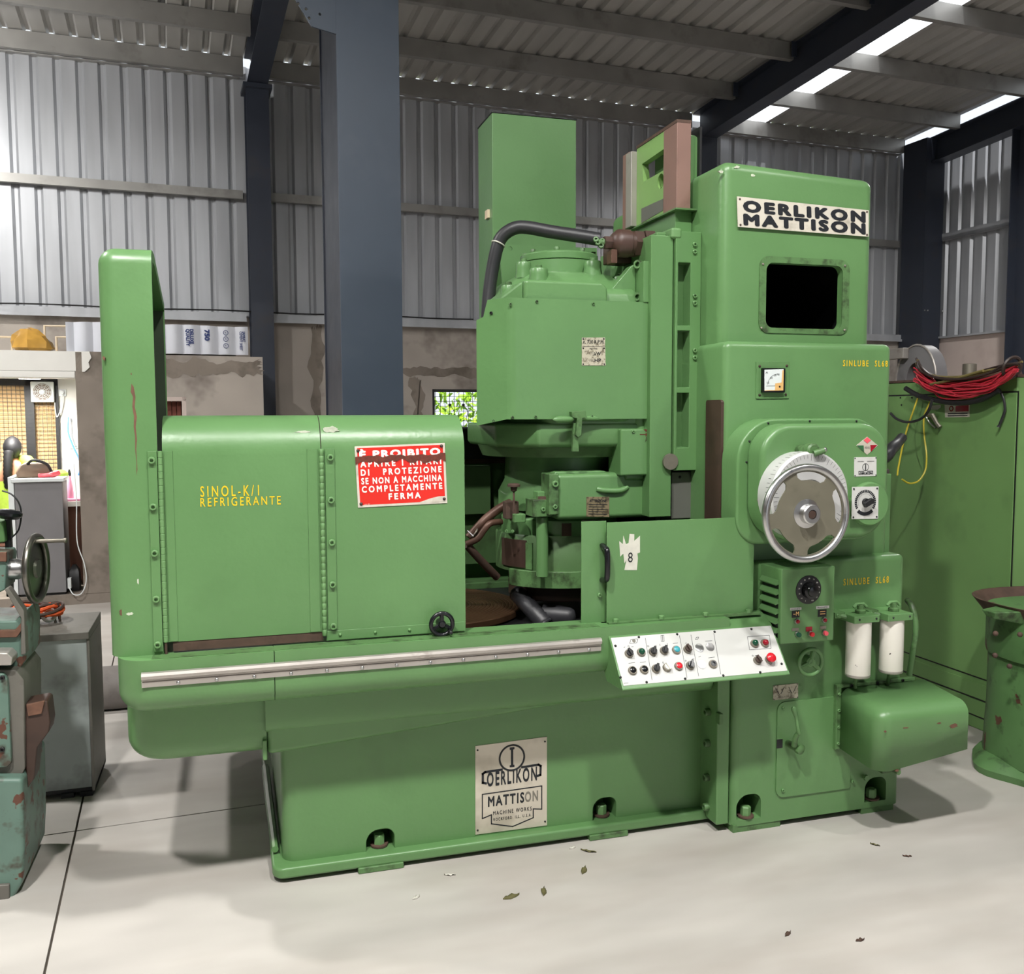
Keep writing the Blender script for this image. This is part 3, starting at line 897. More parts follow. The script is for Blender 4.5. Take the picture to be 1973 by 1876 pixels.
# ---- hinged guard doors with rolled top ----------------------------------------------------------------
YD = 3.058
def door_sheet(name, x0a, x1a, zb, parent, th=0.004):
    """vertical sheet that rolls back over the top; section in (y, z)"""
    outer, inner_ = [], []
    r = 0.125
    zt = 1.603
    outer.append((YD, zb))
    inner_.append((YD + th, zb))
    for i in range(13):
        a = R(90 * i / 12)
        outer.append((YD + r - r * math.cos(a), zt - r + r * math.sin(a)))
        inner_.append((YD + r - (r - th) * math.cos(a), zt - r + (r - th) * math.sin(a)))
    outer.append((YD + 0.42, zt))
    inner_.append((YD + 0.42, zt - th))
    poly = outer + inner_[::-1]
    return obj(name, MB().prism(poly, 'x', x0a, x1a), 'green', parent, ang=30)
xA = at(314, 1050, YD).x
xB = at(622, 1050, YD).x
xC = at(896, 1050, YD).x
d1 = door_sheet('guard_door', xA + 0.006, xB - 0.0015, 0.898, G)
d2 = door_sheet('guard_door', xB + 0.0015, xC, 0.886, G)
# stiffening strips, rusty lower flange
obj('lower_flange', MB().box(xA + 0.02, xB - 0.004, YD + 0.002, YD + 0.02, 0.868, 0.899), 'rust', d1)
x0, x1, z0, z1 = rect(640, 1226, 903, 1250, YD - 0.004)
bs = obj('bottom_strip', MB().box(xB + 0.006, xC - 0.001, YD - 0.004, YD, 0.868, 0.9), 'green', d2, bevel=0.001)
for k in range(4):
    screw((xB + 0.05 + k * 0.115, YD - 0.004, 0.885), FR, 0.0055, 'green_light', bs, 'screw', False)
for (a, b, c) in ((xB - 0.045, xB - 0.012, 'hinge_leaf'), (xA + 0.012, xA + 0.036, 'hinge_leaf')):
    obj(c, MB().box(a, b, YD - 0.003, YD + 0.001, 0.9, 1.495), 'green', d1, bevel=0.001)
obj('hinge_leaf', MB().box(xB + 0.012, xB + 0.042, YD - 0.005, YD + 0.001, 0.905, 1.495), 'green', d2, bevel=0.001)
hl = obj('hinge_leaf', MB().box(xA - 0.036, xA - 0.009, YD - 0.009, YD, 0.872, 1.495), 'green', shd, bevel=0.001)
for k in range(5):
    screw((xA - 0.024, YD - 0.009, 0.895 + k * 0.143), FR, 0.011, 'green_light', hl, 'screw')
    screw((xB + 0.028, YD - 0.005, 0.915 + k * 0.138), FR, 0.011, 'green_light', d2, 'screw')
def piano(x, z0, z1, parent, n=28):
    pr = []
    dz = (z1 - z0) / n
    for k in range(n):
        a = z0 + k * dz
        pr += [(0.0062, a), (0.0075, a + dz * 0.07), (0.0075, a + dz * 0.93), (0.0062, a + dz)]
    return obj('hinge_barrel', MB().lathe(pr, (x, YD - 0.006, 0), 'z', 12), 'green_light', parent)
piano(xA, 0.90, 1.495, d1)
piano(xB, 0.885, 1.495, d2)
obj('hinge_pin', MB().lathe([(0.004, 0.862), (0.004, 0.905)], (xA, YD - 0.006, 0), 'z', 8), 'rust', d1)
text_px('SINOL-K/1', 386, 935, 499, 956, YD, 'yellow_print', d1, bold=0.008, spacing=1.45)
text_px('REFRIGERANTE', 386, 957, 541, 974, YD, 'yellow_print', d1, bold=0.008, spacing=1.4)
chip(d2, blob(at(640, 828, YD).x, 1.556, 0.028, 0.012, 3), 'y', YD + 0.02, YD + 0.035, 'chip_pale', 'paint_scuff')
chip(d1, blob(at(585, 836, YD).x, 1.55, 0.03, 0.004, 4), 'y', YD + 0.02, YD + 0.033, 'chip_pale', 'paint_scuff')
# small black handwheel on the second door
hw = Vector(at(847, 1198, YD))
h1 = obj('small_handwheel', MB().torus((hw.x, YD - 0.035, hw.z), FR, 0.037, 0.0075, 32, 10), 'black_gloss', G)
obj('hub', MB().lathe([(0.014, 0), (0.014, 0.04), (0.009, 0.046)], (hw.x, YD, hw.z), FR, 16), 'black_gloss', h1)
for a in (90, 210, 330):
    obj('spoke', MB().tube([(hw.x, YD - 0.033, hw.z), (hw.x + 0.036 * math.cos(R(a)), YD - 0.035, hw.z + 0.036 * math.sin(R(a)))], [0.009, 0.007], 8), 'black_gloss', h1)
obj('grip', MB().lathe([(0.006, 0), (0.008, 0.012), (0.006, 0.024), (0.002, 0.027)], (hw.x + 0.025, YD - 0.04, hw.z - 0.025), FR, 10), 'black', h1)
# red warning sign
sg = Plate('warning_sign', ((683, 860), (857, 853), (862, 969), (690, 978)), YD - 0.0025, 0.002, 'cream_plate', d2)
sg.poly([(0.025, 0.04), (0.975, 0.04), (0.975, 0.97), (0.025, 0.97)], 'red_sign', 'red_field', 0.0004)
sg.poly([(0.66, 0.03), (0.98, 0.03), (0.98, 0.12), (0.9, 0.12), (0.8, 0.09), (0.72, 0.055)], 'cream_plate', 'bare_patch', 0.0007)
kw = dict(bold=0.042, lift=0.0012)
sg.text('\u00c8 PROIBITO', 0.045, 0.80, 0.945, 0.955, 'white_print', **{**kw, 'bold': 0.06, 'spacing': 1.25})
sg.text('APRIRE I RIPARI', 0.05, 0.655, 0.95, 0.765, 'white_print', spacing=1.5, **kw)
sg.text('DI   PROTEZIONE', 0.05, 0.515, 0.95, 0.625, 'white_print', spacing=1.5, **kw)
sg.text('SE NON A MACCHINA', 0.05, 0.375, 0.95, 0.485, 'white_print', spacing=1.35, **kw)
sg.text('COMPLETAMENTE', 0.05, 0.24, 0.95, 0.35, 'white_print', spacing=1.5, **kw)
sg.text('FERMA', 0.34, 0.105, 0.7, 0.21, 'white_print', spacing=1.5, **kw)
rnd = random.Random(5)
top = [(u / 20, 0.825 + rnd.uniform(-0.02, 0.02)) for u in range(0, 21)]
bot = [(u / 20, 0.715 + rnd.uniform(-0.035, 0.035) + (0.03 if 8 < u < 11 else 0)) for u in range(20, -1, -1)]
sg.poly(top + bot, 'scrape', 'scrape_band', 0.0023)
sg.text('mod. 304', 0.07, 0.045, 0.13, 0.06, 'white_print', lift=0.0012)
sg.screws(((0.035, 0.06), (0.965, 0.075), (0.96, 0.95), (0.035, 0.93)), 0.0055)

# ---- maker's plate on the pedestal --------------------------------------------------------------------
mk = Plate('maker_plate', ((916, 1437), (1054, 1419), (1054, 1590), (916, 1608)), 3.2275, 0.003, 'alu_sign', base)
def mu(x, y):
    return ((x - 135) / 525.0, 1 - (y - (210 - 0.114 * (x - 135))) / 655.0)
c = mk.p(*mu(400, 300))
obj('print_ring', MB().torus((c.x, 3.2272, c.z), FR, 0.0475, 0.0035, 48, 6), 'black_print', mk.o)
I0 = [(383, 225), (418, 222), (418, 238), (409, 240), (409, 352), (418, 352), (418, 368), (383, 370), (383, 356), (392, 354), (392, 242), (383, 243)]
mk.poly([mu(*p) for p in I0], 'black_print', 'print_letter')
mk.line([mu(*p) for p in ((325, 386), (205, 402), (188, 415), (188, 480), (210, 485))], 0.0085, 'black_print')
mk.line([mu(*p) for p in ((475, 371), (595, 354), (612, 364), (610, 430), (588, 436))], 0.0085, 'black_print')
a, b = mu(217, 520), mu(217, 412)
mk.text('OERLIKON', a[0], a[1] + 0.012, 0.855, b[1] + 0.01, 'black_print', bold=0.03, spacing=1.3)
a, b = mu(225, 668), mu(225, 590)
mk.text('MATTIS', a[0], a[1] + 0.01, 0.675, b[1] + 0.012, 'black_print', bold=0.032, spacing=1.25)
mk.text('ON', 0.685, a[1] + 0.01, 0.87, b[1] + 0.012, 'grey_print', bold=0.03, spacing=1.25)
mk.line([mu(*p) for p in ((620, 683), (620, 511), (185, 566), (185, 745), (250, 718), (250, 785), (405, 808), (557, 745), (557, 680), (620, 683))], 0.004, 'black_print')
a = mu(262, 722)
mk.text('MACHINE WORKS', a[0], a[1], 0.78, a[1] + 0.045, 'black_print', bold=0.008, spacing=1.4)
a = mu(265, 768)
mk.text('ROCKFORD. ILL. U.S.A.', a[0], a[1] + 0.004, 0.78, a[1] + 0.038, 'black_print', bold=0.006, spacing=1.4)
mk.screws(COR, 0.0035, 'black')

# ---- sliding guard plate, handle, sticker -------------------------------------------------------------
gx0, gx1, gz0, gz1 = rect(1169, 1001, 1452, 1203, 3.04)
gp = obj('sliding_guard', MB().box(gx0, gx1, 3.04, 3.044, gz0, gz1).box(gx1 - 0.004, gx1, 3.044, 3.29, gz0, gz1), 'green', G, bevel=0.001)
gl = fbox('guard_wing', 1120, 1004, 1168, 1215, 3.065, 0.004, 'green', G, 0.001)
hx = at(1159, 1080, 3.065).x
hz0, hz1 = at(1159, 1117, 3.065).z, at(1159, 1050, 3.065).z
gh = obj('pull_handle', MB().tube(smooth_path([(hx, 3.063, hz1), (hx, 3.03, hz1 - 0.006), (hx, 3.012, hz1 - 0.022), (hx, 3.012, hz0 + 0.022), (hx, 3.03, hz0 + 0.006), (hx, 3.063, hz0)], 5), [0.009] + [0.0105] * 24 + [0.009], 10), 'black_gloss', gl)
screw(at(1155, 1146, 3.064), FR, 0.008, 'green_light', gl, 'screw')
stz = lambda px, py: (at(px, py, 3.0395).x, at(px, py, 3.0395).z)
obj('torn_sticker', MB().prism([stz(*p) for p in ((1213, 1028), (1222, 1029), (1222, 1042), (1233, 1032), (1233, 1064), (1228, 1066), (1229, 1075), (1227, 1098), (1203, 1098), (1207, 1078), (1203, 1085), (1201, 1066), (1195, 1072), (1193, 1042), (1200, 1048), (1201, 1031), (1206, 1048), (1211, 1046))], 'y', 3.039, 3.0398), 'paper', gp, smooth=False)
text_px('8', 1210, 1064, 1219, 1083, 3.0388, 'black_print', gp, name='pen_mark')
# lower hinge strip of the guard with four nuts
sx0, sx1, sz0, sz1 = rect(1170, 1197, 1455, 1209, 3.03)
hs = obj('hinge_strip', MB().box(gx0, gx1 + 0.02, 3.018, 3.04, 0.858, 0.868), 'green_worn', gp, bevel=0.001)
for k in range(4):
    p = gx0 + 0.03 + k * (gx1 - gx0 - 0.02) / 3.2
    obj('nut', MB().lathe([(0.011, 0), (0.011, 0.011), (0.008, 0.013)], (p, 3.028, 0.867), 'z', 6), 'green_light', hs, smooth=False)

# ---- control desk -------------------------------------------------------------------------------------
TL, TR_, BRc, BLc = at(1180, 1226, 2.985), at(1493, 1204, 2.985), at(1511, 1297, 2.865), at(1194, 1327, 2.865)
xl, xr = (TL.x + BLc.x) / 2 - 0.003, (TR_.x + BRc.x) / 2 + 0.003
zt, zb = (TL.z + TR_.z) / 2, (BLc.z + BRc.z) / 2
desk = obj('control_desk', MB().prism([(2.985, zt + 0.004), (2.86, zb - 0.002), (2.86, zb - 0.006), (3.0, zb - 0.012), (3.12, 0.80), (3.12, 0.862), (3.05, 0.862)], 'x', xl, xr), 'green', G, bevel=0.004)
e_y = (Vector((0, 2.985, zt)) - Vector((0, 2.865, zb))).normalized()
e_n = Vector((1, 0, 0)).cross(e_y).normalized()      # out of the panel, towards the room
O_ = Vector((xl, 2.865, zb))
LY = (Vector((0, 2.985, zt)) - Vector((0, 2.865, zb))).length
pm = MB()
for t_ in (0.001, 0.004):
    pass
def on_panel(cx, cy, lift=0.0):
    """point of the sloping panel seen at crop position"""
    d = _ray(1130 + cx * 0.2078, 1180 + cy * 0.2078)
    o2 = O_ + e_n * 0.004
    t = (o2 - EYE).dot(e_n) / d.dot(e_n)
    return EYE + d * t + e_n * lift
w_ = xr - xl
vs = []
for n_ in (0.0, 0.004):
    for (u, v) in ((0.006, 0.008), (w_ - 0.006, 0.008), (w_ - 0.006, LY - 0.004), (0.006, LY - 0.004)):
        vs.append(O_ + Vector((u, 0, 0)) + e_y * v + e_n * n_)
panel = obj('panel_plate', MB().add(vs, [(0, 1, 2, 3), (7, 6, 5, 4), (0, 4, 5, 1), (1, 5, 6, 2), (2, 6, 7, 3), (3, 7, 4, 0)]), 'white_plate', desk, bevel=0.0008)
for (cx, cy) in ((485, 228), (840, 200), (1187, 178), (1528, 152), (1748, 197), (1808, 475), (1610, 553), (1268, 583), (915, 613), (557, 645), (315, 600), (268, 308)):
    screw(on_panel(cx, cy), tuple(e_n), 0.0045, 'black', panel, 'screw', False)
def pline(pts, w=0.0016, m_='black_print', name='print_line'):
    mb = MB()
    q = [on_panel(*p) for p in pts]
    for a, b in zip(q[:-1], q[1:]):
        d = (b - a).normalized()
        n = e_n.cross(d) * w / 2
        mb.add([a - n + e_n * 0.0003, b - n + e_n * 0.0003, b + n + e_n * 0.0003, a + n + e_n * 0.0003], [(0, 1, 2, 3)])
    return obj(name, mb, m_, panel, smooth=False)
for pts in (((545, 235), (608, 625)), ((862, 212), (932, 605)), ((968, 205), (1040, 590)), ((1180, 190), (1245, 572)), ((1492, 224), (1695, 208), (1712, 330), (1512, 346), (1492, 224)),
            ((400, 285), (412, 248), (476, 244), (466, 280), (400, 285)), ((690, 210), (694, 268), (720, 266), (716, 208), (690, 210)), ((703, 209), (707, 267)), ((1010, 250), (1020, 228), (1040, 226), (1032, 246), (1010, 250)),
            ((345, 325), (358, 318)), ((415, 318), (436, 315)), ((635, 312), (650, 300)), ((680, 290), (682, 308)), ((748, 282), (750, 305)), ((390, 470), (450, 462)), ((495, 462), (550, 456)), ((915, 282), (928, 280)), ((1100, 265), (1165, 260)), ((1130, 420), (1190, 412)), ((1038, 412), (1060, 404)), ((980, 432), (1000, 428)), ((800, 285), (846, 280)), ((345, 655), (388, 652)), ((1560, 400), (1580, 396))):
    pline(pts)
for (cx, cy) in ((390, 312), (572, 311), (710, 463), (920, 445), (1542, 400)):
    p = on_panel(cx, cy, 0.0003)
    obj('print_ring', MB().torus(p, e_n, 0.0026, 0.0006, 16, 4), 'black_print', panel)
_q = on_panel(405, 268, 0.0003)
obj('print_mark', MB().lathe([(0.0065, 0), (0.0065, 0.0004)], on_panel(440, 262), e_n, 20), 'grey_print', panel)
BA = e_n
def bezel(p, r=0.0155, h=0.009):
    return obj('bezel', MB().lathe([(r, 0), (r, h * 0.6), (r * 0.9, h), (r * 0.72, h), (r * 0.7, h * 0.6)], p, BA, 24), 'steel_dull', panel)
def button(cx, cy, kind, color):
    p = on_panel(cx, cy)
    if kind == 'blank':
        return obj('blanking_cap', MB().lathe([(0.0165, 0), (0.016, 0.002), (0.001, 0.0026)], p, BA, 28), 'steel', panel)
    b = bezel(p)
    q = p + BA * 0.006
    if kind == 'flat':
        obj('button_cap', MB().lathe([(0.0112, 0), (0.0112, 0.005), (0.0098, 0.006)], q, BA, 20), color, b)
    elif kind == 'dome':
        obj('lamp_lens', MB().lathe([(0.0118, 0), (0.011, 0.007), (0.0075, 0.013), (0.001, 0.0155)], q, BA, 20), color, b)
    elif kind == 'sel':
        obj('knob', MB().lathe([(0.012, 0), (0.0115, 0.011)], q, BA, 20), color, b)
        d1_ = (Vector((1, 0, 0)) * 0.5 + e_y).normalized() if cx % 2 else (e_y + Vector((-0.35, 0, 0))).normalized()
        s1 = BA.cross(d1_)
        c0 = q + BA * 0.011
        vs = []
        for hh in (0, 0.007):
            for (u, v) in ((-1, -1), (1, -1), (1, 1), (-1, 1)):
                vs.append(c0 + d1_ * (u * 0.0135) + s1 * (v * 0.0042) + BA * hh)
        obj('knob_wing', MB().add(vs, [(0, 1, 2, 3), (7, 6, 5, 4), (0, 4, 5, 1), (1, 5, 6, 2), (2, 6, 7, 3), (3, 7, 4, 0)]), color, b, bevel=0.001)
    elif kind == 'key':
        obj('lock_core', MB().lathe([(0.011, 0), (0.011, 0.005), (0.006, 0.005), (0.006, 0.001)], q, BA, 20), 'black_gloss', b)
    elif kind == 'mush':
        obj('button_cap', MB().lathe([(0.009, 0), (0.009, 0.008), (0.0175, 0.012), (0.0175, 0.018), (0.012, 0.023), (0.001, 0.025)], q, BA, 28), color, b)
    return b
for (cx, cy, k, c) in ((392, 382, 'sel', 'black'), (505, 370, 'dome', 'green_btn'), (613, 366, 'sel', 'black'), (717, 356, 'sel', 'black'), (830, 349, 'flat', 'cyan_btn'), (934, 343, 'sel', 'brown_dark'),
                       (1047, 327, 'blank', 0), (1145, 318, 'blank', 0), (1555, 290, 'dome', 'green_btn'), (1650, 287, 'dome', 'red_dark'),
                       (424, 540, 'flat', 'black_gloss'), (532, 531, 'flat', 'black_gloss'), (641, 524, 'sel', 'black'), (744, 512, 'sel', 'white_print'), (852, 500, 'flat', 'red_btn'), (959, 493, 'sel', 'black_gloss'),
                       (1070, 482, 'blank', 0), (1170, 480, 'key', 0), (1582, 446, 'sel', 'brown_dark'), (1690, 438, 'mush', 'red_btn')):
    button(cx, cy, k, c)
# ---- column: base, middle housing, upper housing --------------------------------------------------------
CX0, CX1 = 1.80, 2.565
me = MB().box(CX0, CX1, 3.08, 4.4, 0.024, 1.043).mesh('column_base')
bevel_edges(me, lambda c, d: abs(d.z) > 0.9 and c.y < 3.1, 0.035, 5)
bevel_edges(me, lambda c, d: c.z > 1.04 and abs(d.z) < 0.1, 0.022, 4)
pk2 = [pocket(1420, 1530, 1466, 1578, 3.08), pocket(1666, 1497, 1707, 1543, 3.08)]
cb = link('column_base', cut(me, pk2[0][1], pk2[1][1]), 'green', G)
obj('foot_pad', MB().box(CX0 + 0.005, at(1504, 1590, 3.08).x, 3.083, 3.4, 0, 0.03), 'green_worn', cb)
obj('foot_pad', MB().box(at(1660, 1575, 3.08).x, CX1 - 0.03, 3.083, 3.4, 0, 0.03), 'green_worn', cb)
obj('foot_pad', MB().box(CX0 + 0.05, CX1 - 0.05, 4.1, 4.35, 0, 0.03), 'green_worn', cb)
for (x0, x1, z0, z1), _ in pk2:
    c = (x0 + x1) / 2
    obj('washer', MB().lathe([(0.032, 0), (0.032, 0.006)], (c, 3.105, z0 + 0.003), 'z', 20), 'rust', cb)
    obj('anchor_bolt', MB().lathe([(0.02, 0), (0.02, 0.032), (0.017, 0.036)], (c, 3.105, z0 + 0.008), 'z', 6), 'green_light', cb, smooth=False)
obj('pin_block', fb := MB().box(at(1384, 1380, 3.08).x, at(1391, 1380, 3.08).x, 3.07, 3.1, at(1388, 1394, 3.08).z, at(1388, 1374, 3.08).z), 'green_worn', cb)
me = MB().box(1.775, 2.52, 3.14, 4.3, 1.03, 1.876).mesh('middle_housing')
bevel_edges(me, lambda c, d: (abs(d.z) > 0.9 and c.y < 3.2) or (c.z > 1.87), 0.028, 5)
mh = link('middle_housing', me, 'green', G)
me = MB().box(1.79, 2.463, 3.2, 4.25, 1.86, 2.54).mesh('upper_housing')
for v in me.vertices:
    if v.co.z > 2.5:
        v.co.z -= (v.co.x - 1.79) * 0.045 - 0.014
bevel_edges(me, lambda c, d: (abs(d.z) > 0.9 and c.y < 3.25) or (c.z > 2.4), 0.04, 6)
wx = rect(1475, 509, 1622, 633, 3.2)
hole = MB().prism(rounded(wx[0], wx[1], wx[2], wx[3], 0.03), 'y', 3.1, 3.35)
hollow = MB().box(1.83, 2.42, 3.23, 4.21, 1.9, 2.48)
uh = link('upper_housing', cut(me, hollow, hole), 'green', G)
wo = rect(1462, 497, 1635, 643, 3.2)
fm = MB().prism(rounded(wo[0], wo[1], wo[2], wo[3], 0.04), 'y', 3.196, 3.2005).mesh('window_rim')
wr_ = link('window_rim', cut(fm, hole), 'green_worn', uh)
for (px, py) in ((1470, 509), (1628, 512), (1467, 632), (1627, 636)):
    screw(at(px, py, 3.196), FR, 0.005, 'steel_dull', wr_, 'screw', False)
obj('shade_liner', MB().box(1.832, 2.418, 4.2, 4.208, 1.905, 2.475).box(1.832, 1.836, 3.232, 4.2, 1.905, 2.475).box(2.414, 2.418, 3.232, 4.2, 1.905, 2.475).box(1.832, 2.418, 3.232, 4.2, 1.905, 1.91).box(1.832, 2.418, 3.232, 4.2, 2.47, 2.475), 'black', uh)  # black sheets added so the hollow behind the window looks unlit
obj('belt_pulley', MB().lathe([(0.13, 0), (0.13, 0.02), (0.11, 0.03), (0.13, 0.04), (0.13, 0.06)], (2.1, 3.7, 2.28), 'z', 28), 'rust', uh)
obj('drive_rod', MB().tube([(2.15, 3.6, 1.9), (2.17, 3.6, 2.47)], 0.018, 10), 'steel_dull', uh)
for q, (a, b, s) in enumerate(((1420, 322, 11), (1450, 338, 12), (1390, 330, 13))):
    p = at(a, b, 3.2)
    chip(uh, blob(p.x, p.z, 0.012, 0.006, s), 'y', 3.1985 if q < 2 else 3.21, 3.202, 'chip_pale')
# name board
nb = Plate('name_board', ((1420, 378), (1674, 405), (1674, 456), (1422, 437)), 3.190, 0.003, 'cream_plate', uh)
nb.text('OERLIKON', 0.04, 0.50, 0.975, 0.90, 'black_print', bold=0.065, spacing=1.3)
nb.text('MATTISON', 0.04, 0.06, 0.975, 0.46, 'black_print', bold=0.065, spacing=1.3)
nb.screws(((0.018, 0.07), (0.985, 0.07), (0.985, 0.93), (0.02, 0.92)), 0.004)
# lifting eye
eye = at(1340, 318, 3.36)
obj('lifting_eye', MB().torus((1.80, 3.5, 2.585), (0.4, -1, 0), 0.035, 0.011, 24, 8).lathe([(0.018, 0), (0.018, 0.03)], (1.80, 3.5, 2.53), 'z', 12), 'green', uh)
# brown cover strip on the flank
p0, p1 = atx(1362, 800, 1.773), atx(1394, 800, 1.773)
bz1, bz0 = atx(1380, 770, 1.773).z, atx(1380, 992, 1.773).z
obj('flank_strip', MB().prism(rounded(3.152, p0.y, bz0 - 0.05, bz1, (0, 0, 0.012, 0.012)), 'x', 1.768, 1.78), 'brown_dark', mh)
# ampere meter
am = Plate('meter_plate', ((1457, 697), (1521, 696), (1520, 767), (1457, 768)), 3.136, 0.004, 'green', mh)
am.screws(((0.1, 0.1), (0.9, 0.1), (0.92, 0.88), (0.1, 0.88)), 0.005)
bz_ = fbox('meter_case', 1470, 709, 1513, 756, 3.122, 0.016, 'black_gloss', am.o, 0.001)
mf = Plate('meter_dial', ((1473, 712), (1510, 711), (1509, 752), (1473, 753)), 3.1215, 0.001, 'meter_face', am.o)
mf.poly([(0.56, 0.0), (1, 0.0), (1, 0.95), (0.93, 0.95), (0.9, 0.38), (0.56, 0.34)], 'orange_corner', 'dial_corner')
mf.poly([(0.0, 0.0), (0.56, 0.0), (0.56, 0.03), (0.0, 0.03)], 'orange_corner', 'dial_corner')
obj('pivot', MB().lathe([(0.004, 0), (0.003, 0.003)], mf.p(0.8, 0.18), FR, 12), 'black', mf.o)
mf.line([(0.1, 0.23), (0.56, 0.23)], 0.0008, 'black_print')
mf.line([(0.15, 0.3), (0.22, 0.5), (0.35, 0.66), (0.5, 0.75), (0.7, 0.8)], 0.0007, 'black_print')
for (s, u, v) in (('15', 0.12, 0.34), ('30', 0.3, 0.56), ('60', 0.5, 0.68), ('90', 0.66, 0.71), ('A', 0.05, 0.82)):
    mf.text(s, u, v, u + 0.12, v + 0.09, 'black_print')
text_px('SINLUBE  SL68', 1624, 694, 1710, 706, 3.14, 'yellow_print', mh, bold=0.01, spacing=1.45)
text_px('SINLUBE  SL68', 1625, 1112, 1712, 1125, 3.08, 'yellow_print', cb, bold=0.01, spacing=1.45)

# ---- gearbox cover with handwheel -----------------------------------------------------------------------
a0 = rect(1412, 806, 1690, 1042, 3.06)
gb0 = obj('gearbox_flange', MB().prism(rounded(a0[0], a0[1], a0[2], a0[3], (0.1, 0.1, 0.13, 0.16), 8), 'y', 3.03, 3.15), 'green', G, bevel=0.01, seg=3)
a1 = rect(1463, 816, 1708, 1038, 2.94)
gb = obj('gearbox_cover', MB().prism(rounded(a1[0], a1[1], a1[2], a1[3], (0.14, 0.12, 0.12, 0.12), 10), 'y', 2.925, 3.034), 'green', G, bevel=0.022, seg=5)
for (px, py) in ((1480, 815), (1560, 811), (1650, 811), (1444, 850), (1438, 890)):
    screw(at(px, py, 3.03), FR, 0.004, 'black', gb, 'screw', False)
screw(at(1462, 963, 2.95), FR, 0.008, 'steel_dull', gb, 'screw')
# graduated drum
dc = at(1553, 955, 2.86)
drum = obj('graduated_drum', MB().lathe([(0.155, -0.05), (0.158, 0.0), (0.158, 0.035), (0.15, 0.042), (0.06, 0.042), (0.05, 0.03)], (dc.x, 2.875, dc.z), FR, 56), 'drum', gb)
tk = MB()
for i in range(60):
    a = R(i * 6)
    l_ = 0.014 if i % 5 else 0.022
    d = Vector((math.cos(a), 0, math.sin(a)))
    n = Vector((-d.z, 0, d.x)) * 0.0006
    p = Vector((dc.x, 2.8328, dc.z)) + d * 0.148
    tk.add([p - n, p + n, p + n - d * l_, p - n - d * l_], [(0, 1, 2, 3)])
    r0 = Vector((dc.x, 2.872, dc.z)) + d * 0.1583
    r1 = Vector((dc.x, 2.845 + (0.01 if i % 5 else 0), dc.z)) + d * 0.1583
    tk.add([r0 - n, r0 + n, r1 + n, r1 - n], [(0, 1, 2, 3)])
tag(obj('scale_marks', tk, 'black_print', drum, smooth=False), kind='stuff')
# index clamp above the drum
ic = at(1564, 868, 2.85)
cl = obj('index_clamp', MB().lathe([(0.026, 0), (0.026, 0.03), (0.02, 0.036)], (ic.x, 2.87, ic.z), FR, 16).lathe([(0.02, 0), (0.02, 0.06)], (ic.x, 2.93, ic.z), FR, 14).tube([(ic.x - 0.005, 2.83, ic.z - 0.01), (ic.x + 0.03, 2.82, ic.z + 0.002)], 0.012, 10), 'green_worn', gb)
screw((ic.x + 0.03, 2.818, ic.z + 0.004), (0.6, -0.7, 0.1), 0.009, 'steel', cl, 'screw', False)
screw((ic.x - 0.04, 2.92, ic.z - 0.04), FR, 0.007, 'green_worn', cl, 'screw')
# handwheel
hc = at(1553, 989, 2.75)
hwl = obj('handwheel', MB().torus(hc, FR, 0.158, 0.0125, 64, 12), 'steel', G)
dm = MB().lathe([(0.154, -0.004), (0.154, 0.0), (0.12, -0.004), (0.03, 0.002), (0.03, -0.004)], hc, FR, 60).mesh('wheel_disc')
dm2 = MB().lathe([(0.154, -0.003), (0.154, 0.003)], hc, FR, 60).mesh('wheel_disc')
slots = []
for k in range(5):
    c_ = 90 + 72 * k - 8
    pts = []
    for i in range(11):
        a = R(c_ - 25 + 50 * i / 10)
        pts.append((hc.x + 0.143 * math.cos(a), hc.z + 0.143 * math.sin(a)))
    for i in range(11):
        a = R(c_ + 25 - 50 * i / 10)
        rr = 0.114 + 0.014 * (abs(i - 5) / 5) ** 8
        pts.append((hc.x + rr * math.cos(a), hc.z + rr * math.sin(a)))
    slots.append(MB().prism(pts, 'y', 2.70, 2.80))
link('wheel_disc', cut(dm2, *slots), 'wheel_disc', hwl)
obj('hub', MB().lathe([(0.05, -0.02), (0.05, 0.004), (0.034, 0.01), (0.034, 0.034), (0.03, 0.038), (0.016, 0.038), (0.015, 0.03), (0.0001, 0.03)], hc, FR, 32, cap=False), 'steel', hwl)
obj('hub_bore', MB().lathe([(0.0145, 0.03), (0.0145, 0.036), (0.01, 0.037)], hc, FR, 20), 'brown_dark', hwl)
obj('shaft', MB().lathe([(0.022, -0.19), (0.022, 0.0)], hc, FR, 16), 'steel_dull', hwl)
# badges and small dial
bd = Plate('badge', ((1671, 841), (1692, 858), (1671, 876), (1650, 858)), 2.9235, 0.002, 'alu_sign', gb)
bt = at(1671, 841, 2.9235)
def dpt(px, py):
    p = at(px, py, 2.9225)
    return (p.x, p.z)
for pts, c in ((((1651, 858), (1664, 858), (1665, 871)), 'flag_green'), (((1677, 857), (1690, 857), (1678, 870)), 'red_dark'), (((1671, 842), (1678, 848), (1671, 854), (1664, 848)), 'pink_btn')):
    obj('print', MB().prism([dpt(*p) for p in pts], 'y', 2.9222, 2.9226), c, bd.o, smooth=False)
text_px('MADE IN ITALY', 1666, 860, 1676, 864, 2.9222, 'black_print', bd.o)
op = Plate('oil_plate', ((1646, 881), (1689, 880), (1689, 917), (1646, 918)), 2.9235, 0.002, 'white_plate', gb)
c = op.p(0.5, 0.48)
obj('print_ring', MB().torus((c.x, 2.9233, c.z), FR, 0.013, 0.001, 24, 6), 'black_print', op.o)
op.poly([(0.48, 0.33), (0.52, 0.33), (0.52, 0.63), (0.48, 0.63)], 'black_print', 'print_letter')
op.text('OERLIKON', 0.24, 0.1, 0.78, 0.22, 'black_print', bold=0.04)
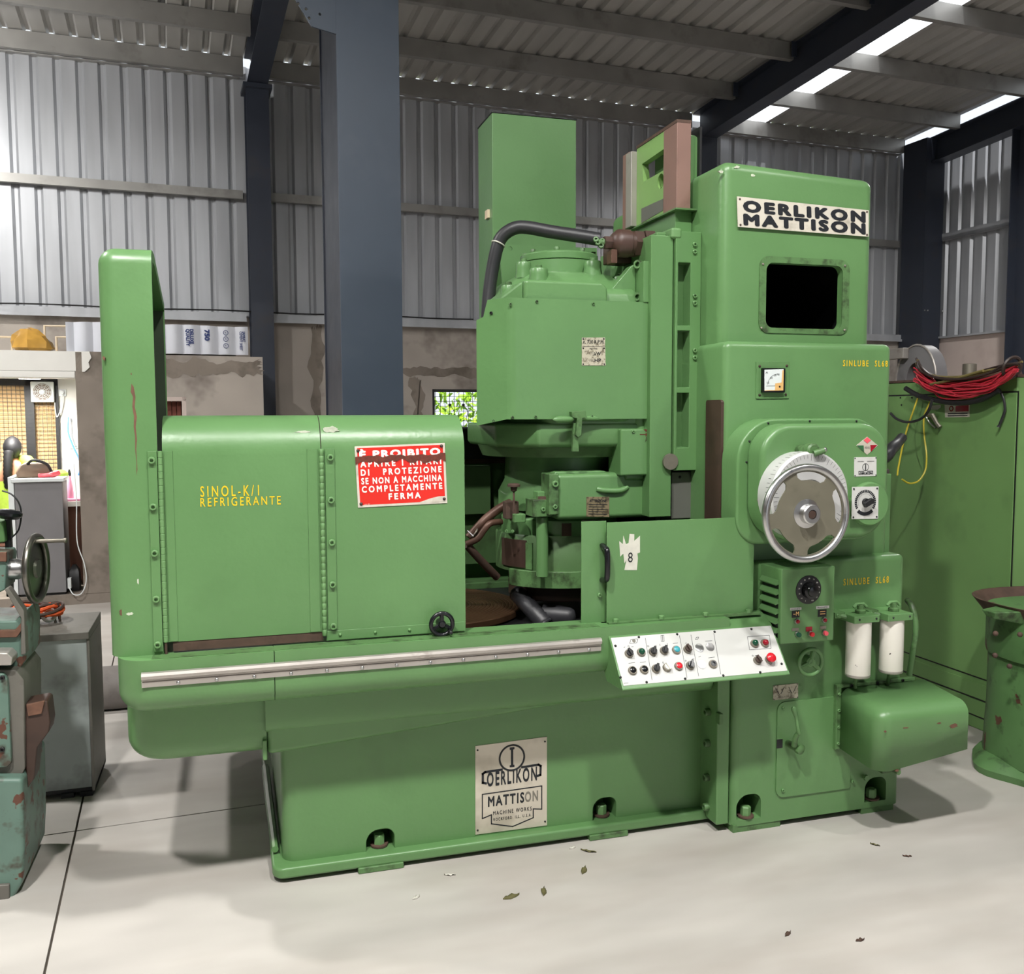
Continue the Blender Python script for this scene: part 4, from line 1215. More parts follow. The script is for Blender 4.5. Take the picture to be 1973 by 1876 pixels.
op.line([(0.42, 0.27), (0.2, 0.27), (0.2, 0.12), (0.24, 0.12)], 0.0022, 'black_print')
op.line([(0.58, 0.27), (0.82, 0.27), (0.82, 0.12), (0.78, 0.12)], 0.0022, 'black_print')
op.line([(0.15, 0.78), (0.42, 0.78)], 0.0012, 'black_print')
op.line([(0.58, 0.78), (0.88, 0.78)], 0.0012, 'black_print')
op.screws(COR, 0.0025, 'black')
bc = at(1670, 970, 2.93)
obj('dial_boss', MB().lathe([(0.082, 0), (0.082, 0.012), (0.076, 0.02)], (bc.x, 2.926, bc.z), FR, 40), 'green', gb)
dp = Plate('dial_plate', ((1642, 938), (1693, 937), (1692, 999), (1641, 1000)), 2.9035, 0.003, 'white_plate', gb)
dcn = dp.p(0.5, 0.52)
arc = MB()
for i in range(26):
    a0_, a1_ = R(-35 + i * 9.6), R(-35 + i * 9.6 + 7.4)
    for (ri, ro) in ((0.036, 0.046),):
        arc.add([(dcn.x + ri * math.cos(a0_), 2.9028, dcn.z + ri * math.sin(a0_)), (dcn.x + ro * math.cos(a0_), 2.9028, dcn.z + ro * math.sin(a0_)), (dcn.x + ro * math.cos(a1_), 2.9028, dcn.z + ro * math.sin(a1_)), (dcn.x + ri * math.cos(a1_), 2.9028, dcn.z + ri * math.sin(a1_))], [(0, 1, 2, 3)])
for i in range(40):
    a0_ = R(-30 + i * 6)
    a1_ = a0_ + R(1.2)
    arc.add([(dcn.x + ri * math.cos(t), 2.9028, dcn.z + ri * math.sin(t)) for ri, t in ((0.029, a0_), (0.033, a0_), (0.033, a1_), (0.029, a1_))], [(0, 1, 2, 3)])
for i in range(8):
    a0_, a1_ = R(225 + i * 11.25), R(225 + i * 11.25 + 11.25)
    arc.add([(dcn.x + ri * math.cos(t), 2.9028, dcn.z + ri * math.sin(t)) for ri, t in ((0.037, a0_), (0.050, a0_), (0.050, a1_), (0.037, a1_))], [(0, 1, 2, 3)])
tag(obj('scale_marks', arc, 'black_print', dp.o, smooth=False), kind='stuff')
kn = obj('dial_knob', MB().lathe([(0.015, 0), (0.014, 0.012)], (dcn.x, 2.9025, dcn.z), FR, 20), 'black', dp.o)
d_ = Vector((0.8, 0, 0.42)).normalized()
n_ = Vector((-d_.z, 0, d_.x))
pp = [Vector((dcn.x, 0, dcn.z)) + d_ * a + n_ * b for a, b in ((-0.022, -0.009), (0.016, -0.011), (0.024, 0.0), (0.016, 0.011), (-0.022, 0.009))]
obj('knob_wing', MB().prism([(p.x, p.z) for p in pp], 'y', 2.876, 2.892), 'black', kn, bevel=0.003)
dp.screws(((0.06, 0.06), (0.94, 0.06), (0.94, 0.94), (0.06, 0.94)), 0.0035, 'black')
# switch boxes on the housing's far flank
for (py0, py1, d) in ((903, 950, 0.05), (975, 1014, 0.04)):
    z1_, z0_ = at(1725, py0, 3.2).z, at(1725, py1, 3.2).z
    obj('switch_box', MB().box(2.52, 2.52 + d, 3.2, 3.3, z0_, z1_), 'dusty_black', mh, bevel=0.006)
obj('cable_duct', MB().box(2.46, 2.545, 3.16, 3.24, 1.04, 1.36), 'green', mh, bevel=0.003)
obj('duct_lead', MB().tube([(2.55, 3.2, 1.05), (2.552, 3.2, 1.2), (2.545, 3.22, 1.3)], 0.008, 8), 'black', mh)

# ---- regulator box with louvres ------------------------------------------------------------------------
r0 = rect(1505, 1093, 1608, 1238, 2.94)
rg = obj('regulator_box', MB().box(r0[0], r0[1], 2.94, 3.085, r0[2], r0[3]), 'green', G, bevel=0.006)
for k in range(7):
    zz = r0[3] - 0.055 - k * 0.036
    obj('louvre', MB().prism([(r0[0] - 0.001, zz + 0.012), (r0[0] - 0.014, zz - 0.004), (r0[0] - 0.013, zz - 0.008), (r0[0] + 0.001, zz - 0.004)], 'y', 2.955, 3.07), 'green', rg)
    obj('louvre_slot', MB().box(r0[0] - 0.0012, r0[0] + 0.001, 2.958, 3.067, zz - 0.022, zz - 0.004), 'black', rg)
dz = at(1558, 1136, 2.938)
dd = obj('regulator_dial', MB().lathe([(0.053, 0), (0.053, 0.003), (0.051, 0.004)], (dz.x, 2.94, dz.z), FR, 48), 'black', rg)
obj('dial_knob', MB().lathe([(0.031, 0), (0.03, 0.02), (0.022, 0.024), (0.02, 0.030), (0.016, 0.032)], (dz.x, 2.936, dz.z), FR, 32), 'black_gloss', dd)
for i, s in enumerate(('0', '10', '20', '30', '40', '50', '60', '70', '80', '90', '100', '110', '120')):
    a = R(250 - i * 26.6)
    p = Vector((dz.x + 0.0425 * math.cos(a), 2.9355, dz.z + 0.0425 * math.sin(a)))
    w = 0.0032 * len(s)
    text(s, (p.x - w / 2, p.y, p.z - 0.0026), (1, 0, 0), (0, 0, 1), w, 0.0052, 'white_print', dd, name='dial_number')
for (cx, cy, c, kind) in ((548, 790, 'red_dark', 'd'), (853, 775, 'red_dark', 'd'), (553, 935, 'green_btn', 'f'), (700, 930, 'red_btn', 'f'), (853, 918, 'pink_btn', 'f')):
    p = at(1440 + cx * 0.1723, 1060 + cy * 0.1723, 2.94)
    b = obj('bezel', MB().lathe([(0.0105, 0), (0.0105, 0.006), (0.009, 0.009)], p, FR, 20), 'steel', rg)
    if kind == 'd':
        obj('lamp_lens', MB().lathe([(0.0075, 0.008), (0.007, 0.013), (0.004, 0.016), (0.001, 0.017)], p, FR, 16), c, b)
    else:
        obj('button_cap', MB().lathe([(0.0085, 0.008), (0.0085, 0.018), (0.008, 0.019)], p, FR, 16), c, b)
for (x0, y0, x1, y1, c) in ((500, 675, 585, 750, 'black_gloss'), (790, 665, 885, 740, 'black_gloss'), (480, 640, 605, 668, 'white_plate'), (770, 622, 915, 652, 'white_plate'), (500, 868, 575, 900, 'steel_dull'), (655, 855, 725, 905, 'red_dark'), (815, 845, 880, 880, 'steel_dull')):
    fbox('legend_plate', 1440 + x0 * 0.1723, 1060 + y0 * 0.1723, 1440 + x1 * 0.1723, 1060 + y1 * 0.1723, 2.9385, 0.002, c, rg, 0.0)
text_px('MAGNETE', 1524, 1171.5, 1542, 1174.5, 2.938, 'black_print', rg)
text_px('MAGNETE', 1575, 1168.5, 1594, 1171.5, 2.938, 'black_print', rg)
text_px('~M', 1528, 1178, 1539, 1186, 2.938, 'orange_corner', rg)
text_px('=', 1580, 1177, 1590, 1183, 2.938, 'orange_corner', rg)
# green small handwheel below
sw = at(1562, 1275, 3.02)
s1 = obj('small_handwheel', MB().torus(sw, FR, 0.050, 0.008, 36, 10), 'green', G)
obj('hub', MB().lathe([(0.022, -0.03), (0.02, 0.004), (0.014, 0.01)], sw, FR, 20), 'green', s1)
for a in (75, 200, 320):
    obj('spoke', MB().tube([sw, sw + Vector((0.05 * math.cos(R(a)), 0, 0.05 * math.sin(R(a))))], [0.011, 0.008], 8), 'green', s1)
obj('spindle', MB().lathe([(0.012, -0.07), (0.012, 0)], sw, FR, 12), 'green', s1)
ipl = Plate('instruction_plate', ((1490, 1321), (1538, 1316), (1538, 1344), (1490, 1349)), 3.0765, 0.003, 'worn_plate', cb)
for (a, b, c, d) in ((0.1, 0.8, 0.24, 0.35), (0.44, 0.86, 0.3, 0.4), (0.62, 0.8, 0.72, 0.4), (0.92, 0.82, 0.8, 0.4)):
    ipl.line([(a, b), (c, d)], 0.002, 'black_print')
ipl.text('MANUALE RAPIDO', 0.2, 0.12, 0.86, 0.24, 'grey_print')
ipl.screws(COR, 0.002, 'black')
# access plate with crank
ac = rect(1497, 1346, 1640, 1528, 3.074)
apl = obj('access_plate', MB().prism(rounded(ac[0], ac[1], ac[2], ac[3], (0.035, 0.01, 0.01, 0.035)), 'y', 3.074, 3.082), 'green', cb, bevel=0.0015)
for (px, py) in ((1509, 1363), (1508, 1522), (1643, 1505)):
    screw(at(px, py, 3.074), FR, 0.0065, 'green_light', apl, 'screw')
ky0, ky1 = at(1520, 1432, 3.07), at(1540, 1440, 3.07)
fbox('slot', 1497, 1424, 1508, 1441, 3.0735, 0.002, 'black', apl, 0)
cr = obj('crank', MB().lathe([(0.016, 0), (0.016, 0.05), (0.02, 0.052), (0.02, 0.07), (0.012, 0.075)], (ky0.x, 3.08, ky0.z), (0.25, -1, -0.1), 14), 'green_worn', G)
p_ = [at(px, py, Y) for px, py, Y in ((1530, 1436, 3.02), (1533, 1420, 3.0), (1538, 1412, 2.99))]
obj('crank_arm', MB().tube(p_, [0.011, 0.01, 0.01], 10), 'green_worn', cr)
p_ = [at(px, py, Y) for px, py, Y in ((1540, 1414, 2.985), (1537, 1400, 2.98), (1535, 1385, 2.98), (1531, 1370, 2.98), (1528, 1361, 2.98))]
obj('crank_grip', MB().tube(smooth_path(p_, 3), [0.007, 0.009, 0.008, 0.007, 0.007, 0.007, 0.007, 0.008, 0.009, 0.010, 0.011, 0.009, 0.004], 10), 'green', cr)

# ---- oil filters -----------------------------------------------------------------------------------------
for (cx, y0, y1, yb) in ((1655, 1194, 1298, 3.0), (1719, 1190, 1290, 3.0)):
    p1_, p0_ = at(cx, y0, yb), at(cx, y1, yb)
    r = 0.0465 if cx < 1700 else 0.0445
    cbx = (p1_.x, yb, 0)
    f = empty('filter', (p1_.x, yb, p0_.z))
    f.parent = G
    f.matrix_parent_inverse = WM[G.name].inverted()
    f.name = 'oil_filter'
    WM[f.name] = Matrix.Translation(Vector((p1_.x, yb, p0_.z)))
    obj('canister', MB().lathe([(r * 0.9, p0_.z - 0.004), (r, p0_.z + 0.004), (r, p1_.z)], (p1_.x, yb, 0), 'z', 36), 'filter_white', f)
    obj('canister_rim', MB().lathe([(r * 0.95, p0_.z - 0.008), (r * 1.01, p0_.z - 0.004), (r * 1.01, p0_.z + 0.003)], (p1_.x, yb, 0), 'z', 36), 'alu', f)
    obj('filter_head', MB().box(p1_.x - 0.058, p1_.x + 0.055, yb - 0.05, 3.085, p1_.z - 0.002, p1_.z + 0.026), 'green', f, bevel=0.003)
    obj('union', MB().lathe([(0.02, 0), (0.02, 0.012), (0.012, 0.016), (0.012, 0.034)], (p1_.x + 0.005, yb, p1_.z + 0.026), 'z', 16), 'green_worn', f)
    obj('tee_handle', MB().tube([(p1_.x - 0.025, yb, p1_.z + 0.05), (p1_.x - 0.012, yb, p1_.z + 0.062), (p1_.x + 0.018, yb, p1_.z + 0.062), (p1_.x + 0.032, yb, p1_.z + 0.05)], 0.006, 8), 'green_light', f)
    for dx in (-0.035, 0.04):
        screw((p1_.x + dx, yb - 0.05, p1_.z + 0.013), FR, 0.004, 'black', f, 'screw', False)
    obj('hinge_lug', MB().tube([(p1_.x - 0.075, 3.02, p1_.z + 0.02), (p1_.x - 0.05, 3.0, p1_.z + 0.014)], 0.009, 8).box(p1_.x - 0.1, p1_.x - 0.055, 3.01, 3.08, p1_.z + 0.01, p1_.z + 0.032), 'green_worn', f)
    screw((p1_.x - 0.09, 3.01, p1_.z + 0.022), FR, 0.006, 'green_light', f, 'screw')
    obj('drain_pipe', MB().tube([(p1_.x + 0.02, yb + 0.03, p0_.z), (p1_.x + 0.022, yb + 0.04, p0_.z - 0.06), (p1_.x + 0.03, yb + 0.06, p0_.z - 0.12)], 0.007, 8), 'green_worn', f)
obj('oil_hose', MB().tube(smooth_path([at(px, py, Y) for px, py, Y in ((1748, 1156, 3.2), (1757, 1168, 3.16), (1763, 1190, 3.14), (1764, 1220, 3.13), (1758, 1260, 3.14), (1752, 1300, 3.16))], 5), 0.012, 10), 'green_worn', G)

# ---- belt guard ---------------------------------------------------------------------------------------------
bgm = MB().box(2.254, 2.648, 2.82, 3.062, 0.275, 0.535).mesh('belt_guard')
bevel_edges(bgm, lambda c, d: (abs(d.z) > 0.9 and c.y < 2.9 and c.x < 2.3) or (c.z > 0.53 and c.y < 3.0 and c.x < 2.6), 0.055, 8)
bm = bmesh.new()
bm.from_mesh(bgm)
bmesh.ops.delete(bm, geom=[f for f in bm.faces if f.calc_center_median().z < 0.28 or f.calc_center_median().y > 3.06], context='FACES')
for v in bm.verts:
    if v.co.z < 0.28:
        v.co.z += 0.02 + 0.035 * (v.co.x - 2.254) / 0.39 - (0.015 if v.co.y < 2.9 and v.co.x < 2.4 else 0)
    t = max(0.0, (v.co.z - 0.4) / 0.13)
    if v.co.y < 2.95:
        v.co.z -= 0.02 * t
bm.to_mesh(bgm)
bm.free()
bgo = link('belt_guard', bgm, 'green', G)
sd = bgo.modifiers.new('thick', 'SOLIDIFY')
sd.thickness = 0.003
sd.offset = -1
bf = obj('guard_flange', MB().box(2.236, 2.256, 3.055, 3.075, 0.29, 0.54).box(2.236, 2.6, 3.055, 3.075, 0.535, 0.548), 'green_worn', bgo, bevel=0.002)
for k in range(4):
    screw((2.246, 3.055, 0.315 + k * 0.066), FR, 0.006, 'green_light', bf, 'screw')
for k in range(3):
    screw((2.3 + k * 0.12, 3.055, 0.542), FR, 0.006, 'black', bf, 'screw')
def fchip(px, py, rx, rz, s, Y=2.8185):
    p = at(px, py, Y)
    chip(bgo, blob(p.x, p.z, rx, rz, s), 'y', Y, Y + 0.002)
fchip(1838, 1398, 0.020, 0.010, 21)
fchip(1745, 1402, 0.012, 0.003, 22)
fchip(1728, 1484, 0.009, 0.006, 23)
fchip(1706, 1409, 0.006, 0.004, 24)
fchip(1810, 1393, 0.010, 0.003, 25)
obj('latch', MB().box(2.30, 2.38, 2.86, 2.95, 0.26, 0.285).lathe([(0.01, 0), (0.01, 0.03)], (2.34, 2.85, 0.275), FR, 10), 'green_worn', bgo)
obj('nut', MB().lathe([(0.012, 0), (0.012, 0.012)], at(1667, 1497, 3.07), FR, 6), 'green_light', bgo, smooth=False)
# ---- slideway, wheelhead, motor ---------------------------------------------------------------------------
YG = 3.36
gxa, gxb = at(1300, 700, YG).x, 1.788
gzt, gzb = at(1330, 446, YG).z, at(1330, 906, YG).z
me = MB().box(gxa, gxb, YG, 3.95, gzb, gzt).mesh('slideway')
pz = []
gmid = gxa + (gxb - gxa) * 0.36
for (y0, y1) in ((506, 627), (637, 746), (757, 862)):
    pz.append(MB().box(gxa + 0.012, gmid + 0.025, YG - 0.05, YG + 0.06, at(1320, y1, YG).z, at(1320, y0, YG).z))
sw_o = link('slideway', cut(me, *pz), 'green', G, bevel=0.003)
for py in (478, 577, 682):
    for dy in (-7, 7):
        screw(at(1338, py + dy, YG), FR, 0.009, 'green_light', sw_o, 'screw')
sp0, sp1 = at(1276, 700, YG + 0.01).x, at(1296, 700, YG + 0.01).x
spz1, spz0 = at(1285, 452, YG).z, at(1285, 996, YG).z
slp = obj('slide_plate', MB().box(sp0 - 0.05, sp1, YG + 0.012, 3.9, spz0, spz1), 'green', G, bevel=0.004)
obj('slide_gap', MB().box(sp1, gxa, YG + 0.03, 3.9, gzb, gzt), 'black', G)
obj('slide_cap', MB().box(gxa - 0.02, gxa + 0.025, YG - 0.004, YG + 0.1, gzt - 0.03, gzt + 0.012), 'green_light', sw_o, bevel=0.01, seg=3)
obj('way_wiper', MB().lathe([(0.032, 0), (0.032, 0.012)], at(1290, 889, YG + 0.005), FR, 20), 'steel_dull', sw_o)
gs = fbox('grey_cover', 1294, 909, 1357, 998, 3.40, 0.25, 'grey_sheet', G, 0.002)
for px in (1310, 1344):
    screw(at(px, 919, 3.40), FR, 0.006, 'black', gs, 'screw', False)

# top carriage block on the slideway
XP = at(1304, 300, 3.42).x
pz1, pz0 = at(1304, 236, 3.42).z, at(1304, 402, 3.42).z
pm_ = MB().box(XP, XP + 0.03, 3.42, 3.80, pz0, pz1).mesh('carriage_face')
def xz_on(px, py):
    q = atx(px, py, XP)
    return (q.y, q.z)
h1_ = MB().prism([xz_on(*p) for p in ((1279, 287), (1237, 316), (1240, 350), (1279, 328))], 'x', XP - 0.05, XP + 0.06)
q0 = atx(1273, 349, XP)
h2_ = MB().lathe([(0.03, -0.05), (0.03, 0.06)], (XP, q0.y, q0.z), 'x', 20)
cf = link('carriage_face', cut(pm_, h1_, h2_), 'green_lime', G)
obj('carriage_strip', MB().box(XP - 0.002, XP + 0.06, 3.415, atx(1279, 300, XP).y, pz0, pz1 + 0.004), 'brown_paint', cf, bevel=0.003)
obj('top_strip', MB().box(XP - 0.003, XP + 0.06, 3.415, 3.80, pz1, pz1 + 0.012), 'rust', cf)
obj('grey_patch', MB().prism([xz_on(*p) for p in ((1278, 383), (1262, 390), (1236, 402), (1236, 430), (1278, 405))], 'x', XP - 0.0012, XP + 0.001), 'grey_sheet', cf, smooth=False)
obj('inside_back', MB().box(XP + 0.11, XP + 0.12, 3.44, 3.80, pz0, pz1), 'black', cf)
q1 = atx(1222, 360, XP - 0.02)
obj('carriage_post', MB().box(at(1216, 360, 3.80).x, at(1232, 360, 3.80).x, 3.80, 3.86, at(1222, 436, 3.8).z, at(1222, 291, 3.8).z), 'alu', cf, bevel=0.003)
obj('carriage_post_back', MB().box(at(1207, 360, 3.86).x, at(1217, 360, 3.86).x, 3.83, 3.9, at(1210, 440, 3.86).z, at(1210, 296, 3.86).z), 'brown_paint', cf)
obj('drip_plate', MB().box(XP - 0.012, XP + 0.085, 3.40, 3.86, pz0 - 0.006, pz0), 'green_worn', cf)
obj('carriage_foot', MB().box(XP + 0.006, XP + 0.08, 3.44, 3.82, gzt, pz0), 'green', cf, bevel=0.004)
obj('carriage_back', MB().prism(rounded(XP + 0.06, XP + 0.115, pz0, at(1325, 252, 3.42).z, (0, 0, 0.02, 0.02)), 'y', 3.46, 3.75), 'green', cf, bevel=0.006)
# lead screw nut and coupling
cx0, cx1 = at(1168, 466, 3.46).x, at(1264, 466, 3.46).x
cz_ = at(1215, 466, 3.46).z
L_ = cx1 - cx0
cp_ = obj('coupling', MB().lathe([(0.02, 0.17 * L_), (0.035, 0.19 * L_), (0.052, 0.28 * L_), (0.055, 0.32 * L_), (0.055, 0.52 * L_), (0.05, 0.54 * L_), (0.05, 0.60 * L_)], (cx0, 3.5, cz_), 'x', 28), 'brown_fit', G)
obj('hex_nut', MB().lathe([(0.054, 0.60 * L_), (0.054, 0.78 * L_)], (cx0, 3.5, cz_), 'x', 6), 'brown_fit', cp_, smooth=False)
obj('hex_nut', MB().lathe([(0.058, 0.80 * L_), (0.058, 1.0 * L_)], (cx0, 3.5, cz_), 'x', 6), 'brown_fit', cp_, smooth=False)
obj('hex_nut', MB().lathe([(0.026, 0.03 * L_), (0.026, 0.18 * L_)], (cx0, 3.5, cz_), 'x', 6), 'brown_fit', cp_, smooth=False)
obj('stub', MB().lathe([(0.012, -0.02), (0.012, 0.04 * L_)], (cx0, 3.5, cz_), 'x', 12), 'green_worn', cp_)
fbox('brown_block', 1176, 474, 1238, 507, 3.56, 0.08, 'brown_fit', cp_, 0.004)
fbox('brown_block', 1178, 480, 1190, 507, 3.47, 0.05, 'copper', cp_, 0.003)
for px, py in ((1152, 468), (1148, 462), (1158, 474), (1160, 465)):
    screw(at(px, py, 3.5), (-0.3, -1, 0.2), 0.011, 'green_worn', cp_, 'bolt')

# motor: sheet cover, casting, top flange
MC = Vector((1.352, 3.80, 0))
YM = 3.40
mx0, mx1, mz0, mz1 = rect(985, 578, 1275, 807, YM)
FX, FY = 0.912, 3.508
zl1 = at(918, 617, FY).z
zl0 = at(918, 820, FY).z
mcv = empty('motor_cover', (1.3, 3.6, mz0))
mcv.parent = G
mcv.matrix_parent_inverse = WM[G.name].inverted()
t_ = 0.003
fm_ = MB().box(mx0 + 0.02, mx1, YM, YM + t_, mz0, mz1)
front = obj('cover_front', fm_, 'green', mcv)
def arc_sheet():
    """bend between front and facet"""
    a, b = Vector((mx0 + 0.02, YM)), Vector((mx0 - 0.015, YM + 0.016))
    pts = [a, Vector((mx0 + 0.008, YM + 0.001)), Vector((mx0 - 0.004, YM + 0.006)), b]
    out = [(p.x, p.y) for p in pts] + [(p.x + 0.002, p.y + 0.003) for p in pts[::-1]]
    return MB().prism(out, 'z', mz0, mz1)
obj('cover_bend', arc_sheet(), 'green', mcv)
ax_, ay_ = mx0 - 0.015, YM + 0.016
vs = [(ax_, ay_, mz0), (ax_, ay_, mz1), (FX + 0.035, FY - 0.035, mz1 - 0.002), (FX + 0.028, FY - 0.028, mz1 - 0.035), (FX + 0.022, FY - 0.022, zl1 + 0.012), (FX, FY, zl1), (FX, FY, zl0)]
obj('cover_facet', MB().add(vs + [(x + 0.003, y + 0.003, z) for x, y, z in vs], [tuple(range(7)), tuple(range(13, 6, -1))] + [(i, (i + 1) % 7, 7 + (i + 1) % 7, 7 + i) for i in range(7)]), 'green', mcv, smooth=False)
obj('cover_flank', MB().prism([(FX, FY), (0.995, 3.8), (1.09, 4.12), (1.094, 4.12), (1.0, 3.8), (FX + 0.004, FY)], 'z', zl0, zl1), 'green', mcv)
for px, py in ((983, 586), (1034, 581), (1143, 585), (1253, 588), (987, 804), (1032, 803), (1140, 802), (1252, 801)):
    screw(at(px, py, YM), FR, 0.006, 'green_worn', front, 'screw')
for px, py in ((947, 603), (952, 811)):
    screw(at(px, py, 3.46), (-0.7, -0.7, 0), 0.006, 'black', front, 'screw')
np_ = Plate('motor_plate', ((1121, 650), (1166, 650), (1167, 704), (1121, 704)), YM - 0.0015, 0.0015, 'worn_plate', front)
np_.text('n. 730 R.P.M.', 0.06, 0.78, 0.95, 0.91, 'black_print', bold=0.01)
np_.line([(0.02, 0.68), (0.98, 0.68)], 0.001, 'grey_print')
np_.text('MOTORE', 0.34, 0.575, 0.66, 0.62, 'black_print')
np_.text('75', 0.36, 0.36, 0.5, 0.48, 'grey_print')
np_.text('kW', 0.53, 0.36, 0.8, 0.48, 'black_print', bold=0.02)
np_.text('100', 0.32, 0.13, 0.5, 0.25, 'grey_print')
np_.text('HP', 0.53, 0.13, 0.8, 0.25, 'black_print', bold=0.02)
np_.screws(((0.06, 0.05), (0.94, 0.05), (0.94, 0.95), (0.06, 0.95), (0.06, 0.62), (0.94, 0.62)), 0.003, 'black')
# casting above and inside the cover
def octo(cx, cy, rx, ry, z, ch=0.42):
    a, b = rx * ch, ry * ch
    return [(cx - a, cy - ry, z), (cx + a, cy - ry, z), (cx + rx, cy - b, z), (cx + rx, cy + b, z), (cx + a, cy + ry, z), (cx - a, cy + ry, z), (cx - rx, cy + b, z), (cx - rx, cy - b, z)]
zc = mz1 + 0.002
cast = obj('motor_casting', MB().loft([octo(MC.x + 0.02, MC.y, 0.315, 0.365, mz0 - 0.06, 0.6), octo(MC.x + 0.02, MC.y, 0.315, 0.365, zc - 0.02, 0.6), octo(MC.x + 0.02, MC.y, 0.30, 0.345, zc + 0.045, 0.6), octo(MC.x, MC.y, 0.23, 0.24, zc + 0.12, 0.55), octo(MC.x, MC.y, 0.19, 0.20, zc + 0.135, 0.5)]), 'green', G, bevel=0.02, seg=4)
b0 = rect(1010, 541, 1171, 584, YM + 0.02)
obj('casting_front', MB().prism([(b0[0], b0[2]), (b0[1], b0[2]), (b0[1] + 0.0, b0[3] - 0.02), (b0[1] - 0.025, b0[3]), (b0[0] + 0.0, b0[3])], 'y', YM + 0.015, YM + 0.25), 'green', cast, bevel=0.014, seg=4)
obj('casting_shoulder', MB().loft([[(b0[0], YM + 0.03, mz1 - 0.02), (b0[0], YM + 0.3, mz1 - 0.02), (b0[0], YM + 0.3, b0[3]), (b0[0], YM + 0.03, b0[3])], [(FX + 0.10, YM + 0.12, mz1 - 0.02), (FX + 0.10, YM + 0.32, mz1 - 0.02), (FX + 0.10, YM + 0.32, mz1 + 0.02), (FX + 0.10, YM + 0.12, mz1 + 0.015)]]), 'green', cast, bevel=0.012, seg=3)
zf = at(1085, 497, MC.y - 0.15).z
ft = at(1085, 484, MC.y - 0.15).z
obj('casting_dome', MB().lathe([(0.30, zc + 0.03), (0.26, zc + 0.075), (0.19, zc + 0.11), (0.172, zc + 0.13), (0.170, zf - 0.004)], (MC.x, MC.y, 0), 'z', 40), 'green', cast)
tf_ = obj('top_flange', MB().lathe([(0.165, zf), (0.165, ft), (0.155, ft + 0.006), (0.09, ft + 0.012), (0.08, ft + 0.018)], (MC.x, MC.y, 0), 'z', 40), 'green', cast, bevel=0.002)
for k in range(8):
    a = R(22 + 45 * k)
    screw((MC.x + 0.145 * math.cos(a), MC.y + 0.145 * math.sin(a), ft + 0.006), (0, 0, 1), 0.011, 'green_worn', tf_, 'screw', True, 0.014)
for (px, py, Y, r, h) in ((1038, 520, 3.56, 0.036, 0.06), (1142, 506, 3.6, 0.035, 0.06), (1196, 536, 3.56, 0.036, 0.06), (980, 553, 3.6, 0.03, 0.05), (1009, 508, 3.66, 0.03, 0.06)):
    p = at(px, py, Y)
    bo = obj('boss', MB().lathe([(r * 1.15, -h), (r, -h * 0.3), (r, 0), (r * 0.9, 0.006)], p, 'z', 20), 'green', cast)
    obj('boss_screw', MB().lathe([(0.013, 0.004), (0.013, 0.018), (0.010, 0.02)], p, 'z', 12), 'green_worn', bo)
# bracket between casting and slide plate
k0 = rect(1240, 503, 1276, 583, 3.395)
kb = obj('side_bracket', MB().prism([(k0[0], k0[2]), (k0[1], k0[2]), (k0[1], k0[3]), (k0[0], k0[3])], 'y', 3.395, 3.6), 'green', G, bevel=0.004)
obj('bracket_web', MB().prism([(k0[0] - 0.1, k0[2]), (k0[0], k0[2]), (k0[0], k0[3]), (k0[0] - 0.02, k0[3] - 0.01), (k0[0] - 0.1, k0[3] - 0.1)], 'y', 3.47, 3.52), 'green', kb, bevel=0.004)
for py in (511, 573):
    screw(at(1233, py, 3.46), (-0.7, -0.7, 0), 0.019, 'green_worn', kb, 'bolt', True, 0.03)
obj('top_link', MB().box(k0[1] - 0.03, k0[1] + 0.012, 3.385, 3.6, at(1270, 500, 3.39).z, at(1270, 447, 3.39).z), 'green', kb, bevel=0.006)
# counterweight housing behind
th_ = rect(949, 222, 1110, 600, 4.5)
zt_ = at(1030, 224, 4.5).z
cwh = obj('counterweight_housing', MB().box(th_[0], th_[1], 4.5, 4.77, 1.62, zt_), 'green', G, bevel=0.004)
obj('housing_lid', MB().box(th_[0] - 0.002, th_[1] + 0.002, 4.497, 4.775, zt_, zt_ + 0.006), 'black', cwh)
obj('housing_stay', MB().box(th_[0] + 0.1, 1.9, 4.3, 4.5, 1.62, 1.8), 'green', cwh)
br_ = MB().prism([(at(px, py, 4.40).x, at(px, py, 4.40).z) for px, py in ((962, 470), (1150, 478), (1150, 600), (972, 600))], 'y', 4.40, 4.41).mesh('cable_bracket')
hb = at(983, 479, 4.4)
link('cable_bracket', cut(br_, MB().lathe([(0.011, -0.05), (0.011, 0.05)], hb, 'y', 14)), 'green', cwh)
obj('terminal_tag', MB().box(th_[0] - 0.012, th_[0], 4.55, 4.6, at(924, 418, 4.55).z, at(924, 402, 4.55).z), 'pvc', cwh)
# power hose
hp = [at(px, py, Y) for px, py, Y in ((938, 640, 3.85), (941, 580, 3.86), (947, 530, 3.86), (957, 480, 3.85), (968, 455, 3.84), (990, 440, 3.82), (1015, 438, 3.8), (1060, 446, 3.76), (1105, 453, 3.72), (1155, 461, 3.68))]
ph = obj('power_hose', MB().tube(smooth_path(hp, 6), 0.0275, 14), 'rubber', G)
tp = at(962, 464, 3.83)
obj('cable_tie', MB().torus(at(960, 470, 3.845), (0.45, 0, 1), 0.0285, 0.003, 20, 6), 'paper', ph)
for s, (px, py) in enumerate(((941, 512), (1012, 427))):
    pass

